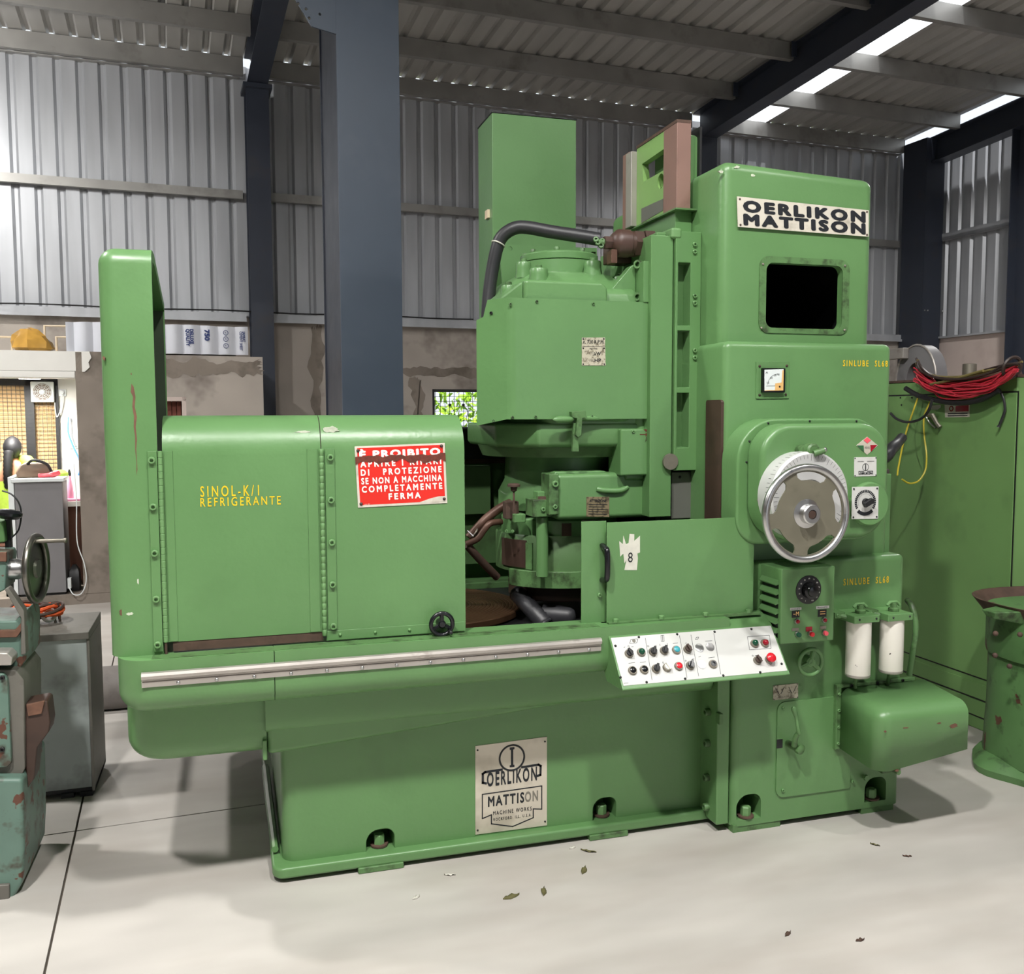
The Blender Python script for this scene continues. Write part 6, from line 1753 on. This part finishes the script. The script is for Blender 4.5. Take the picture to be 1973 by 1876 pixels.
for k in range(9):
    r = 0.06 + 0.008 * k
    c_ = Vector((sc0.x - 0.03 + rnd.uniform(-0.01, 0.01), sc0.y + rnd.uniform(-0.01, 0.02), gzt_ + 0.042 + 0.008 * (k % 5)))
    pts = [c_ + Vector((r * math.cos(R(20 * i)), r * 0.8 * math.sin(R(20 * i)), 0.012 * math.sin(R(40 * i + 50 * k)))) for i in range(19)]
    obj('strap_turn', MB().tube(pts, 0.0075, 6), 'orange_strap' if k % 4 else 'brown_dark', sp2)
obj('roller', MB().torus((sc0.x + 0.035, sc0.y - 0.03, gzt_ + 0.04), (0.4, -0.8, 0.35), 0.026, 0.008, 24, 8), 'plastic_white', sp2)
obj('buckle', MB().tube([(sc0.x + 0.05, sc0.y + 0.02, gzt_ + 0.006), (sc0.x + 0.045, sc0.y + 0.02, gzt_ + 0.08), (sc0.x + 0.065, sc0.y + 0.02, gzt_ + 0.082), (sc0.x + 0.07, sc0.y + 0.02, gzt_ + 0.006)], 0.006, 8), 'rust', sp2)
# heavy pipe on the floor
pc = atz(205, 1378, 0.0)
pp_ = tag(obj('floor_pipe', MB().lathe([(0.105, 0), (0.118, 0), (0.118, 1.5), (0.105, 1.5)], (pc.x - 0.35, pc.y + 0.12, 0.118), 'x', 32), 'cast_pipe'), 'heavy grey pipe lying on the floor behind the splash shield', 'pipe')

# ------------------------------------------------------------------ inside the office (hall axes)
def bxy(px, py, by):
    d = _ray(px, py)
    db = d.x * -ST + d.y * CT
    p = EYE + d * (by / db)
    return Vector((p.x * CT + p.y * ST, by, p.z))
ol = empty('ceiling_light', bw(-1.12, 9.2, 1.93), 'round lit ceiling light under the office slab', 'light')
obj('light_housing', BMB().lathe([(0.10, 0.0), (0.10, 0.03), (0.08, 0.04)], (-1.12, 9.2, 1.945), 'z', 28), 'plastic_white', ol)
m_l = mat('lamp_face', (1, 1, 1, 1), 0.5, emit=((1, 0.98, 0.93, 1), 14.0))
obj('light_diffuser', BMB().lathe([(0.085, 0.0), (0.09, 0.012)], (-1.12, 9.2, 1.932), 'z', 28), 'lamp_face', ol)
oll = lamp('office_lamp', bw(-1.3, 9.15, 1.92), 55, 0.2, bw(-1.3, 9.15, 0), (1, 0.97, 0.92), 178)
gcab = empty('filing_cabinet', bw(-1.04, 8.95, 0.085), 'plain grey steel cabinet standing at the office threshold', 'cabinet')
obj('cabinet_body', BMB().box(-1.215, -0.852, 8.74, 9.14, 0.105, 1.055), 'cab_grey', gcab, bevel=0.004)
obj('cabinet_top', BMB().box(-1.235, -0.835, 8.72, 9.16, 1.055, 1.085), 'plastic_white', gcab, bevel=0.004)
obj('cabinet_edge', BMB().box(-1.262, -1.218, 8.735, 9.14, 0.105, 1.10), 'plastic_white', gcab, bevel=0.003)
obj('cabinet_foot', BMB().box(-1.2, -0.86, 8.76, 9.18, 0.085, 0.106), 'black', gcab)
hb_ = empty('handbag', bw(-1.02, 8.9, 1.085), 'tan leather handbag lying on the grey office cabinet', 'bag')
bc_ = bxy(72, 905, 8.9)
obj('bag_body', BMB().loft([[(bc_.x + x * s - 0.02, 8.9 + y * s, z) for x, y in ((-0.13, -0.06), (0.13, -0.06), (0.14, 0.0), (0.13, 0.06), (-0.13, 0.06), (-0.14, 0.0))] for s, z in ((1, 1.086), (1.05, 1.13), (0.8, 1.19), (0.5, 1.215))]), 'bag_tan', hb_, bevel=0.012, seg=3)
obj('bag_handle', BMB().tube(smooth_path([(bc_.x - 0.07, 8.86, 1.2), (bc_.x - 0.02, 8.84, 1.235), (bc_.x + 0.08, 8.84, 1.2), (bc_.x + 0.12, 8.84, 1.12)], 5), 0.012, 8), 'black', hb_)
pk_ = tag(obj('pink_cloth', BMB().tube(smooth_path([(bc_.x + 0.02, 8.8, 1.105), (bc_.x + 0.08, 8.79, 1.108), (bc_.x + 0.14, 8.8, 1.115), (bc_.x + 0.18, 8.82, 1.13)], 5), [0.018] * 8 + [0.024] * 7 + [0.012], 8), 'pink_btn'), 'rolled pink cloth beside the tan handbag', 'cloth')
gn = tag(obj('green_cloth', BMB().loft([[(-0.90 + 0.07 * math.cos(R(30 * i)) * s, 9.05 + 0.08 * math.sin(R(30 * i)) * s, z) for i in range(12)] for s, z in ((1, 1.086), (1.0, 1.11), (0.6, 1.135), (0.1, 1.14))]), 'sari_green'), 'folded green cloth on the cabinet corner behind the handbag', 'cloth')
bk = tag(obj('black_bag', BMB().loft([[(-0.80 + x * s, 8.95 + y * s, z) for x, y in ((-0.04, -0.08), (0.04, -0.08), (0.05, 0.0), (0.04, 0.08), (-0.04, 0.08), (-0.05, 0.0))] for s, z in ((0.9, 0.086), (1.0, 0.15), (0.9, 0.26), (0.3, 0.31))]), 'black'), 'small black bag on the office floor beside the grey cabinet', 'bag')
bk = tag(obj('white_adapter', BMB().box(-0.845, -0.815, 8.76, 8.84, 0.13, 0.22), 'plastic_white', bevel=0.004), 'small white power adapter against the side of the grey cabinet', 'adapter')
# exhaust fan
ef = empty('exhaust_fan', bw(-1.11, 9.93, 1.74), 'square white exhaust fan with round grille in the office window', 'fan')
fcx, fcz = -1.105, 1.838
obj('fan_frame', BMB().box(fcx - 0.1, fcx + 0.1, 9.90, 9.95, fcz - 0.098, fcz + 0.098), 'plastic_white', ef, bevel=0.01)
gm_ = BMB()
for rr in (0.025, 0.04, 0.055, 0.07, 0.08):
    gm_.torus((fcx, 9.897, fcz), (0, 1, 0), rr, 0.0028, 28, 5)
for a in range(0, 180, 30):
    gm_.tube([(fcx - 0.08 * math.cos(R(a)), 9.897, fcz - 0.08 * math.sin(R(a))), (fcx + 0.08 * math.cos(R(a)), 9.897, fcz + 0.08 * math.sin(R(a)))], 0.0025, 5)
tag(obj('fan_grille', gm_, 'plastic_white', ef), kind='stuff')
obj('fan_bowl', BMB().lathe([(0.082, 0), (0.082, 0.002)], (fcx, 9.8985, fcz), (0, -1, 0), 28), 'bag_tan', ef)
obj('fan_hub', BMB().lathe([(0.022, 0), (0.02, 0.01)], (fcx, 9.895, fcz), (0, -1, 0), 20), 'plastic_white', ef)
sk = empty('wall_socket', bw(-0.94, 9.97, 1.81), 'white wall socket with a plug and lead beside the office window', 'socket')
obj('socket_plate', BMB().box(-0.975, -0.905, 9.965, 9.98, 1.80, 1.865), 'plastic_white', sk, bevel=0.004)
obj('plug', BMB().lathe([(0.02, 0), (0.018, 0.03)], (-0.94, 9.965, 1.835), (0, -1, 0), 8), 'plastic_white', sk)
obj('lead', BMB().tube(smooth_path([(-0.94, 9.93, 1.82), (-0.945, 9.94, 1.74), (-0.965, 9.94, 1.65), (-0.99, 9.94, 1.60), (-1.0, 9.94, 1.64), (-1.005, 9.94, 1.74)], 5), 0.005, 6), 'plastic_white', sk)
wp = empty('water_purifier', bw(-0.76, 9.5, 1.2), 'pale blue wall mounted water purifier with blue hose at the office pier', 'purifier')
obj('purifier_body', BMB().box(-0.86, -0.65, 9.55, 9.7, 1.30, 1.66), 'plastic_white', wp, bevel=0.012, seg=3)
obj('purifier_window', BMB().box(-0.845, -0.79, 9.545, 9.556, 1.33, 1.45), 'plastic_white', wp, bevel=0.004)
obj('wall_bracket', BMB().box(-0.68, -0.55, 9.56, 9.64, 1.4, 1.5), 'plastic_white', wp)
obj('blue_hose', BMB().tube(smooth_path([(-0.855, 9.53, 1.6), (-0.86, 9.52, 1.46), (-0.82, 9.52, 1.32), (-0.78, 9.52, 1.22), (-0.77, 9.52, 1.12), (-0.79, 9.52, 1.06)], 5), 0.008, 6), 'blue_cable', wp)
pd = empty('pink_bottle', bw(-0.86, 9.15, 0.845), 'pink plastic spray bottle on a pink tray on the office worktop', 'bottle')
obj('bottle_body', BMB().lathe([(0.03, 0), (0.032, 0.02), (0.026, 0.1), (0.016, 0.16), (0.012, 0.2)], (-0.84, 9.25, 0.87), 'z', 20), 'pink_plastic', pd)
obj('bottle_cap', BMB().lathe([(0.013, 0.2), (0.016, 0.22), (0.006, 0.26)], (-0.84, 9.25, 0.87), 'z', 16), 'black', pd)
obj('pink_tray', BMB().box(-0.92, -0.6, 9.19, 9.33, 0.846, 0.87), 'pink_plastic', pd, bevel=0.006)
wc_ = tag(obj('white_lead', BMB().tube(smooth_path([(-0.76, 8.78, 1.20), (-0.745, 8.72, 0.9), (-0.75, 8.69, 0.55), (-0.70, 8.68, 0.35), (-0.69, 8.67, 0.2), (-0.73, 8.66, 0.1), (-0.79, 8.66, 0.095), (-0.83, 8.72, 0.15)], 6), 0.005, 6), 'plastic_white'), 'white lead hanging down beside the office pier to the floor', 'lead')

# seated woman seen from behind
pw = empty('person', bw(-1.33, 9.42, 0.085), 'seated person with long black braid and green sari, back turned, in the office', 'person')
hd = bxy(21, 862, 9.42)
def skin_body(name, verts, edges_, radii, material, parent, levels=2):
    me = bpy.data.meshes.new(name)
    me.from_pydata([tuple(bw(*v)) for v in verts], edges_, [])
    o = bpy.data.objects.new(name, me)
    COL.objects.link(o)
    me.materials.append(MATS[material])
    sk_ = o.modifiers.new('skin', 'SKIN')
    for i, r in enumerate(radii):
        me.skin_vertices[0].data[i].radius = r if isinstance(r, tuple) else (r, r)
    me.skin_vertices[0].data[0].use_root = True
    ss = o.modifiers.new('sub', 'SUBSURF')
    ss.levels = ss.render_levels = levels
    sk_.use_smooth_shade = True
    dg = bpy.context.evaluated_depsgraph_get()
    dg.update()
    m2 = bpy.data.meshes.new_from_object(o.evaluated_get(dg))
    bpy.data.objects.remove(o)
    m2.materials.clear()
    return link(name, m2, material, parent)
hx_, hy_, hz_ = hd.x, 9.42, hd.z
sz = hz_ - 0.165          # shoulder line
V_ = [(hx_, hy_, sz - 0.52), (hx_, hy_ - 0.01, sz - 0.28), (hx_, hy_, sz - 0.06), (hx_, hy_ + 0.01, sz + 0.05), (hx_ + 0.005, hy_ + 0.03, sz + 0.12), (hx_ + 0.01, hy_ + 0.045, hz_ + 0.02), (hx_ + 0.01, hy_ + 0.04, hz_ + 0.08),
      (hx_ + 0.17, hy_, sz - 0.02), (hx_ + 0.22, hy_ + 0.04, sz - 0.26), (hx_ + 0.2, hy_ + 0.26, sz - 0.33), (hx_ + 0.17, hy_ + 0.36, sz - 0.32),
      (hx_ - 0.17, hy_, sz - 0.02), (hx_ - 0.22, hy_ + 0.04, sz - 0.26), (hx_ - 0.2, hy_ + 0.26, sz - 0.33), (hx_ - 0.17, hy_ + 0.36, sz - 0.32),
      (hx_ + 0.1, hy_ + 0.05, sz - 0.56), (hx_ + 0.13, hy_ + 0.38, sz - 0.54), (hx_ + 0.13, hy_ + 0.40, 0.15), (hx_ + 0.13, hy_ + 0.48, 0.12),
      (hx_ - 0.1, hy_ + 0.05, sz - 0.56), (hx_ - 0.13, hy_ + 0.38, sz - 0.54), (hx_ - 0.13, hy_ + 0.40, 0.15), (hx_ - 0.13, hy_ + 0.48, 0.12)]
E_ = [(0, 1), (1, 2), (2, 3), (3, 4), (4, 5), (5, 6), (2, 7), (7, 8), (8, 9), (9, 10), (2, 11), (11, 12), (12, 13), (13, 14), (0, 15), (15, 16), (16, 17), (17, 18), (0, 19), (19, 20), (20, 21), (21, 22)]
rr_ = [(0.16, 0.13), (0.13, 0.10), (0.14, 0.09), (0.06, 0.055), (0.05, 0.05), (0.085, 0.095), (0.075, 0.085), 0.055, 0.042, 0.033, 0.028, 0.055, 0.042, 0.033, 0.028, 0.09, 0.075, 0.05, 0.035, 0.09, 0.075, 0.05, 0.035]
skin_body('body', V_, E_, rr_, 'skin', pw)
# hair cap and braid
hm = BMB()
rings = []
for i in range(9):
    t = i / 8
    z = hz_ + 0.105 - 0.2 * t
    r = [0.012, 0.05, 0.07, 0.081, 0.084, 0.081, 0.073, 0.06, 0.045][i]
    rings.append([(hx_ + 0.01 + r * 0.92 * math.cos(2 * math.pi * k / 20), hy_ + 0.025 - 0.03 * t + r * 1.05 * math.sin(2 * math.pi * k / 20), z) for k in range(20)])
hm.loft(rings)
obj('hair', hm, 'hair', pw)
br_pts, br_r = [], []
for i in range(24):
    t = i / 23
    br_pts.append((hx_ - 0.01 - 0.02 * t, hy_ - 0.075 - 0.04 * math.sin(t * 3), hz_ - 0.03 - 0.42 * t))
    br_r.append((0.044 - 0.016 * t) * (1.0 if i % 2 else 0.88))
obj('braid', BMB().tube(br_pts, br_r, 10), 'hair', pw)
# blouse and draped sari
def wrap(z_list, mat_, name, lift=0.012, a0=0, a1=360):
    rings = []
    for (z, rx, ry, ox, oy) in z_list:
        rings.append([(hx_ + ox + (rx + lift) * math.cos(R(a0 + (a1 - a0) * k / 24)), hy_ + oy + (ry + lift) * math.sin(R(a0 + (a1 - a0) * k / 24)), z) for k in range(24)])
    return obj(name, BMB().loft(rings, cap=False), mat_, pw)
wrap([(sz - 0.62, 0.2, 0.17, 0, 0.02), (sz - 0.4, 0.165, 0.13, 0, 0), (sz - 0.2, 0.165, 0.12, 0, 0), (sz - 0.13, 0.175, 0.115, 0, 0)], 'sari_green', 'sari_wrap')
obj('blouse_sleeve', BMB().tube([(hx_ + 0.12, hy_, sz + 0.0), (hx_ + 0.18, hy_, sz - 0.03), (hx_ + 0.215, hy_ + 0.02, sz - 0.14)], [0.05, 0.075, 0.06], 14), 'sari_green', pw)
obj('blouse_sleeve', BMB().tube([(hx_ - 0.12, hy_, sz + 0.0), (hx_ - 0.18, hy_, sz - 0.03), (hx_ - 0.215, hy_ + 0.02, sz - 0.14)], [0.05, 0.075, 0.06], 14), 'sari_yellow', pw)
obj('sari_drape', BMB().tube(smooth_path([(hx_ + 0.06, hy_ + 0.06, sz + 0.045), (hx_ + 0.13, hy_ - 0.03, sz + 0.045), (hx_ + 0.18, hy_ - 0.1, sz - 0.08), (hx_ + 0.12, hy_ - 0.13, sz - 0.28)], 5), [0.045] * 5 + [0.055] * 5 + [0.05] * 5 + [0.04], 12), 'sari_green', pw)
st_ = empty('stool', bw(hx_, hy_, 0.085), 'low stool under the seated person in the office', 'stool')
obj('seat', BMB().lathe([(0.19, 0), (0.2, 0.02), (0.19, 0.04)], (hx_, hy_ + 0.02, sz - 0.72), 'z', 24), 'wood_brown', st_)
for a in (45, 135, 225, 315):
    obj('leg', BMB().tube([(hx_ + 0.15 * math.cos(R(a)), hy_ + 0.02 + 0.15 * math.sin(R(a)), 0.087), (hx_ + 0.12 * math.cos(R(a)), hy_ + 0.02 + 0.12 * math.sin(R(a)), sz - 0.72)], 0.015, 8), 'wood_brown', st_)

# ------------------------------------------------------------------ on the office and store roof
rs = empty('roofing_sheet', bw(0, 8.85, 2.15), 'white corrugated roofing sheet with blue print standing on the store roof', 'roofing sheet')
xa, xb_ = bxy(127, 650, YF + 0.1).x, bxy(478, 655, YF + 0.1).x
zsb, zst = 2.152, 2.405
pr = []
u = xa
P_ = 0.146
phase = (xb_ - 0.03)
def corr(x):
    t = ((x - xb_) / P_) % 1.0
    f = 0.0 if t > 0.45 else (1.0 if t < 0.0 else 0)
    k_ = 0.5 + 0.5 * math.cos(2 * math.pi * (t - 0.72))
    return -0.03 * (k_ ** 0.6)
N_ = 150
vs = []
for i in range(N_ + 1):
    x = xa + (xb_ - xa) * i / N_
    y = YF + 0.13 + corr(x)
    vs += [(x, y, zsb), (x, y, zst + 0.004 * math.sin(9 * x)), (x, y + 0.006, zst + 0.004 * math.sin(9 * x)), (x, y + 0.006, zsb)]
fs = []
for i in range(N_):
    for k in range(4):
        fs.append((i * 4 + k, (i + 1) * 4 + k, (i + 1) * 4 + (k + 1) % 4, i * 4 + (k + 1) % 4))
obj('sheet', BMB().add(vs, fs), 'roof_white', rs, ang=30)
obj('sheet_prop', BMB().box(xa + 0.1, xb_ - 0.1, YF + 0.145, YF + 0.3, zsb, zsb + 0.1), 'concrete', rs)
dn, rtv = Vector((0, 0, -1)), bw(1, 0, 0)
def print_on(body, px, z1, z0, w, m_='blue_print', bold=0.03, sp=1.0):
    """lettering that reads downwards"""
    p = bxy(px, 650, YF + 0.094)
    o_ = bw(p.x - w / 2, YF + 0.094, z1)
    me = text_mesh(body, bold, 0, sp, 'LEFT', 0.8)
    xs_ = [v.co.x for v in me.vertices]
    ys_ = [v.co.y for v in me.vertices]
    x0_, y0_ = min(xs_), min(ys_)
    sx, sy_ = (z1 - z0) / (max(xs_) - x0_), w / (max(ys_) - y0_)
    for v in me.vertices:
        v.co = o_ + dn * ((v.co.x - x0_) * sx) + rtv * ((v.co.y - y0_) * sy_) + bw(0, -1, 0) * v.co.z
    me.materials.clear()
    return link('lettering', me, m_, rs, smooth=False)
print_on('SAMRAT\nCEMENT SHEET', 467, 2.36, 2.19, 0.05)
print_on('750', 399, 2.37, 2.27, 0.045, bold=0.06)
print_on('DELUXE\nQUALITY', 365, 2.37, 2.22, 0.07, bold=0.05)
for z in (2.345, 2.29, 2.23):
    p = bxy(435, 650, YF + 0.094)
    obj('print_ring', BMB().torus((p.x, YF + 0.094, z), (0, 1, 0), 0.02, 0.0025, 20, 5), 'blue_print', rs)
    text('R', bw(p.x - 0.006, YF + 0.093, z - 0.007), bw(1, 0, 0), (0, 0, 1), 0.012, 0.014, 'blue_print', rs, name='print_mark')
pbm = BMB()
rnd = random.Random(31)
pc0 = bxy(62, 648, YF + 0.2)
rings = []
for (s, z) in ((0.7, 2.152), (1.0, 2.18), (0.95, 2.24), (0.75, 2.29), (0.45, 2.335), (0.1, 2.35)):
    rings.append([(pc0.x + 0.17 * s * math.cos(R(24 * k)) * rnd.uniform(0.8, 1.15) + (z - 2.15) * -0.1, YF + 0.22 + 0.14 * s * math.sin(R(24 * k)) * rnd.uniform(0.8, 1.15), z + rnd.uniform(-0.008, 0.008) if s < 1 and z > 2.16 else z) for k in range(15)])
pbm.loft(rings)
pb_ = tag(obj('plastic_sack', pbm, 'polybag', ang=20), 'knotted amber plastic sack lying on the office roof slab', 'sack')
for q, (x0p, x1p, zz, lb) in enumerate(((86, 128, 2.395, 'upper pale plastic pipe frame behind the amber sack'), (108, 130, 2.30, 'lower pale plastic pipe frame beside the corrugated sheet'), (-40, 22, 2.29, 'pale plastic pipe on the office roof, far side of the amber sack'))):
    a, b = bxy(x0p, 640, YF + 0.45), bxy(x1p, 640, YF + 0.45)
    e = a.x if q < 2 else b.x
    tag(obj('plastic_pipe', BMB().tube([(e, YF + 0.45, 2.152), (e, YF + 0.45, zz), (b.x if q < 2 else a.x, YF + 0.45, zz)], 0.011, 8), 'pvc'), lb, 'pipe', 'plastic pipes on the office roof')

# ------------------------------------------------------------------ litter on the floor
rnd = random.Random(77)
for q, (px, py, s, m_, nm, lb) in enumerate((
        (1134, 1640, 0.03, 'leaf_dry', 'dry_leaf', 'dark curled leaf on the floor below the second anchor bolt'),
        (1125, 1677, 0.03, 'leaf_dry', 'dry_leaf', 'small green leaf fragment lying apart in front of the grinder'),
        (985, 1728, 0.032, 'leaf_dry', 'dry_leaf', 'flat olive leaf on the floor below the maker plate'),
        (1048, 1718, 0.03, 'leaf_dry', 'dry_leaf', 'brown leaf close beside the flat olive leaf'),
        (867, 1686, 0.02, 'paper', 'paper_scrap', 'torn white paper scrap below the first anchor bolt'),
        (802, 1730, 0.016, 'paper', 'paper_scrap', 'tiny white paper scrap alone on the open floor'),
        (1103, 1634, 0.014, 'paper', 'paper_scrap', 'white paper crumb beside the dark curled leaf'),
        (1748, 1650, 0.016, 'copper', 'dry_leaf', 'reddish leaf on the floor before the belt guard'),
        (1686, 1628, 0.018, 'leaf_dry', 'dry_leaf', 'green leaf on the floor before the column base'),
        (1518, 1800, 0.018, 'rust', 'dry_leaf', 'brown speck of leaf on the open front floor'),
        (1657, 1812, 0.016, 'rust', 'dry_leaf', 'brown leaf crumb at the front of the floor, beyond the speck'))):
    p = atz(px, py, 0.0)
    mb = MB()
    a = rnd.uniform(0, 3.1)
    u, v = Vector((math.cos(a), math.sin(a), 0)), Vector((-math.sin(a), math.cos(a), 0))
    n_ = 8
    top_ = [p + u * (s * (i / n_ * 2 - 1)) + v * (s * 0.4 * math.sin(math.pi * i / n_) * rnd.uniform(0.7, 1)) + Vector((0, 0, 0.002 + 0.006 * math.sin(2.2 * i) ** 2)) for i in range(n_ + 1)]
    bot_ = [p + u * (s * (i / n_ * 2 - 1)) - v * (s * 0.4 * math.sin(math.pi * i / n_) * rnd.uniform(0.7, 1)) + Vector((0, 0, 0.001)) for i in range(n_ + 1)]
    mid_ = [(t_ + b_) / 2 + Vector((0, 0, 0.003)) for t_, b_ in zip(top_, bot_)]
    mb.add(top_ + mid_ + bot_, [(i, i + 1, n_ + 2 + i, n_ + 1 + i) for i in range(n_)] + [(n_ + 1 + i, n_ + 2 + i, 2 * n_ + 3 + i, 2 * n_ + 2 + i) for i in range(n_)])
    o = tag(obj(nm, mb, m_), lb, 'leaf' if 'leaf' in nm else 'paper', 'litter on the floor')
    sd_ = o.modifiers.new('thick', 'SOLIDIFY')
    sd_.thickness = 0.0008
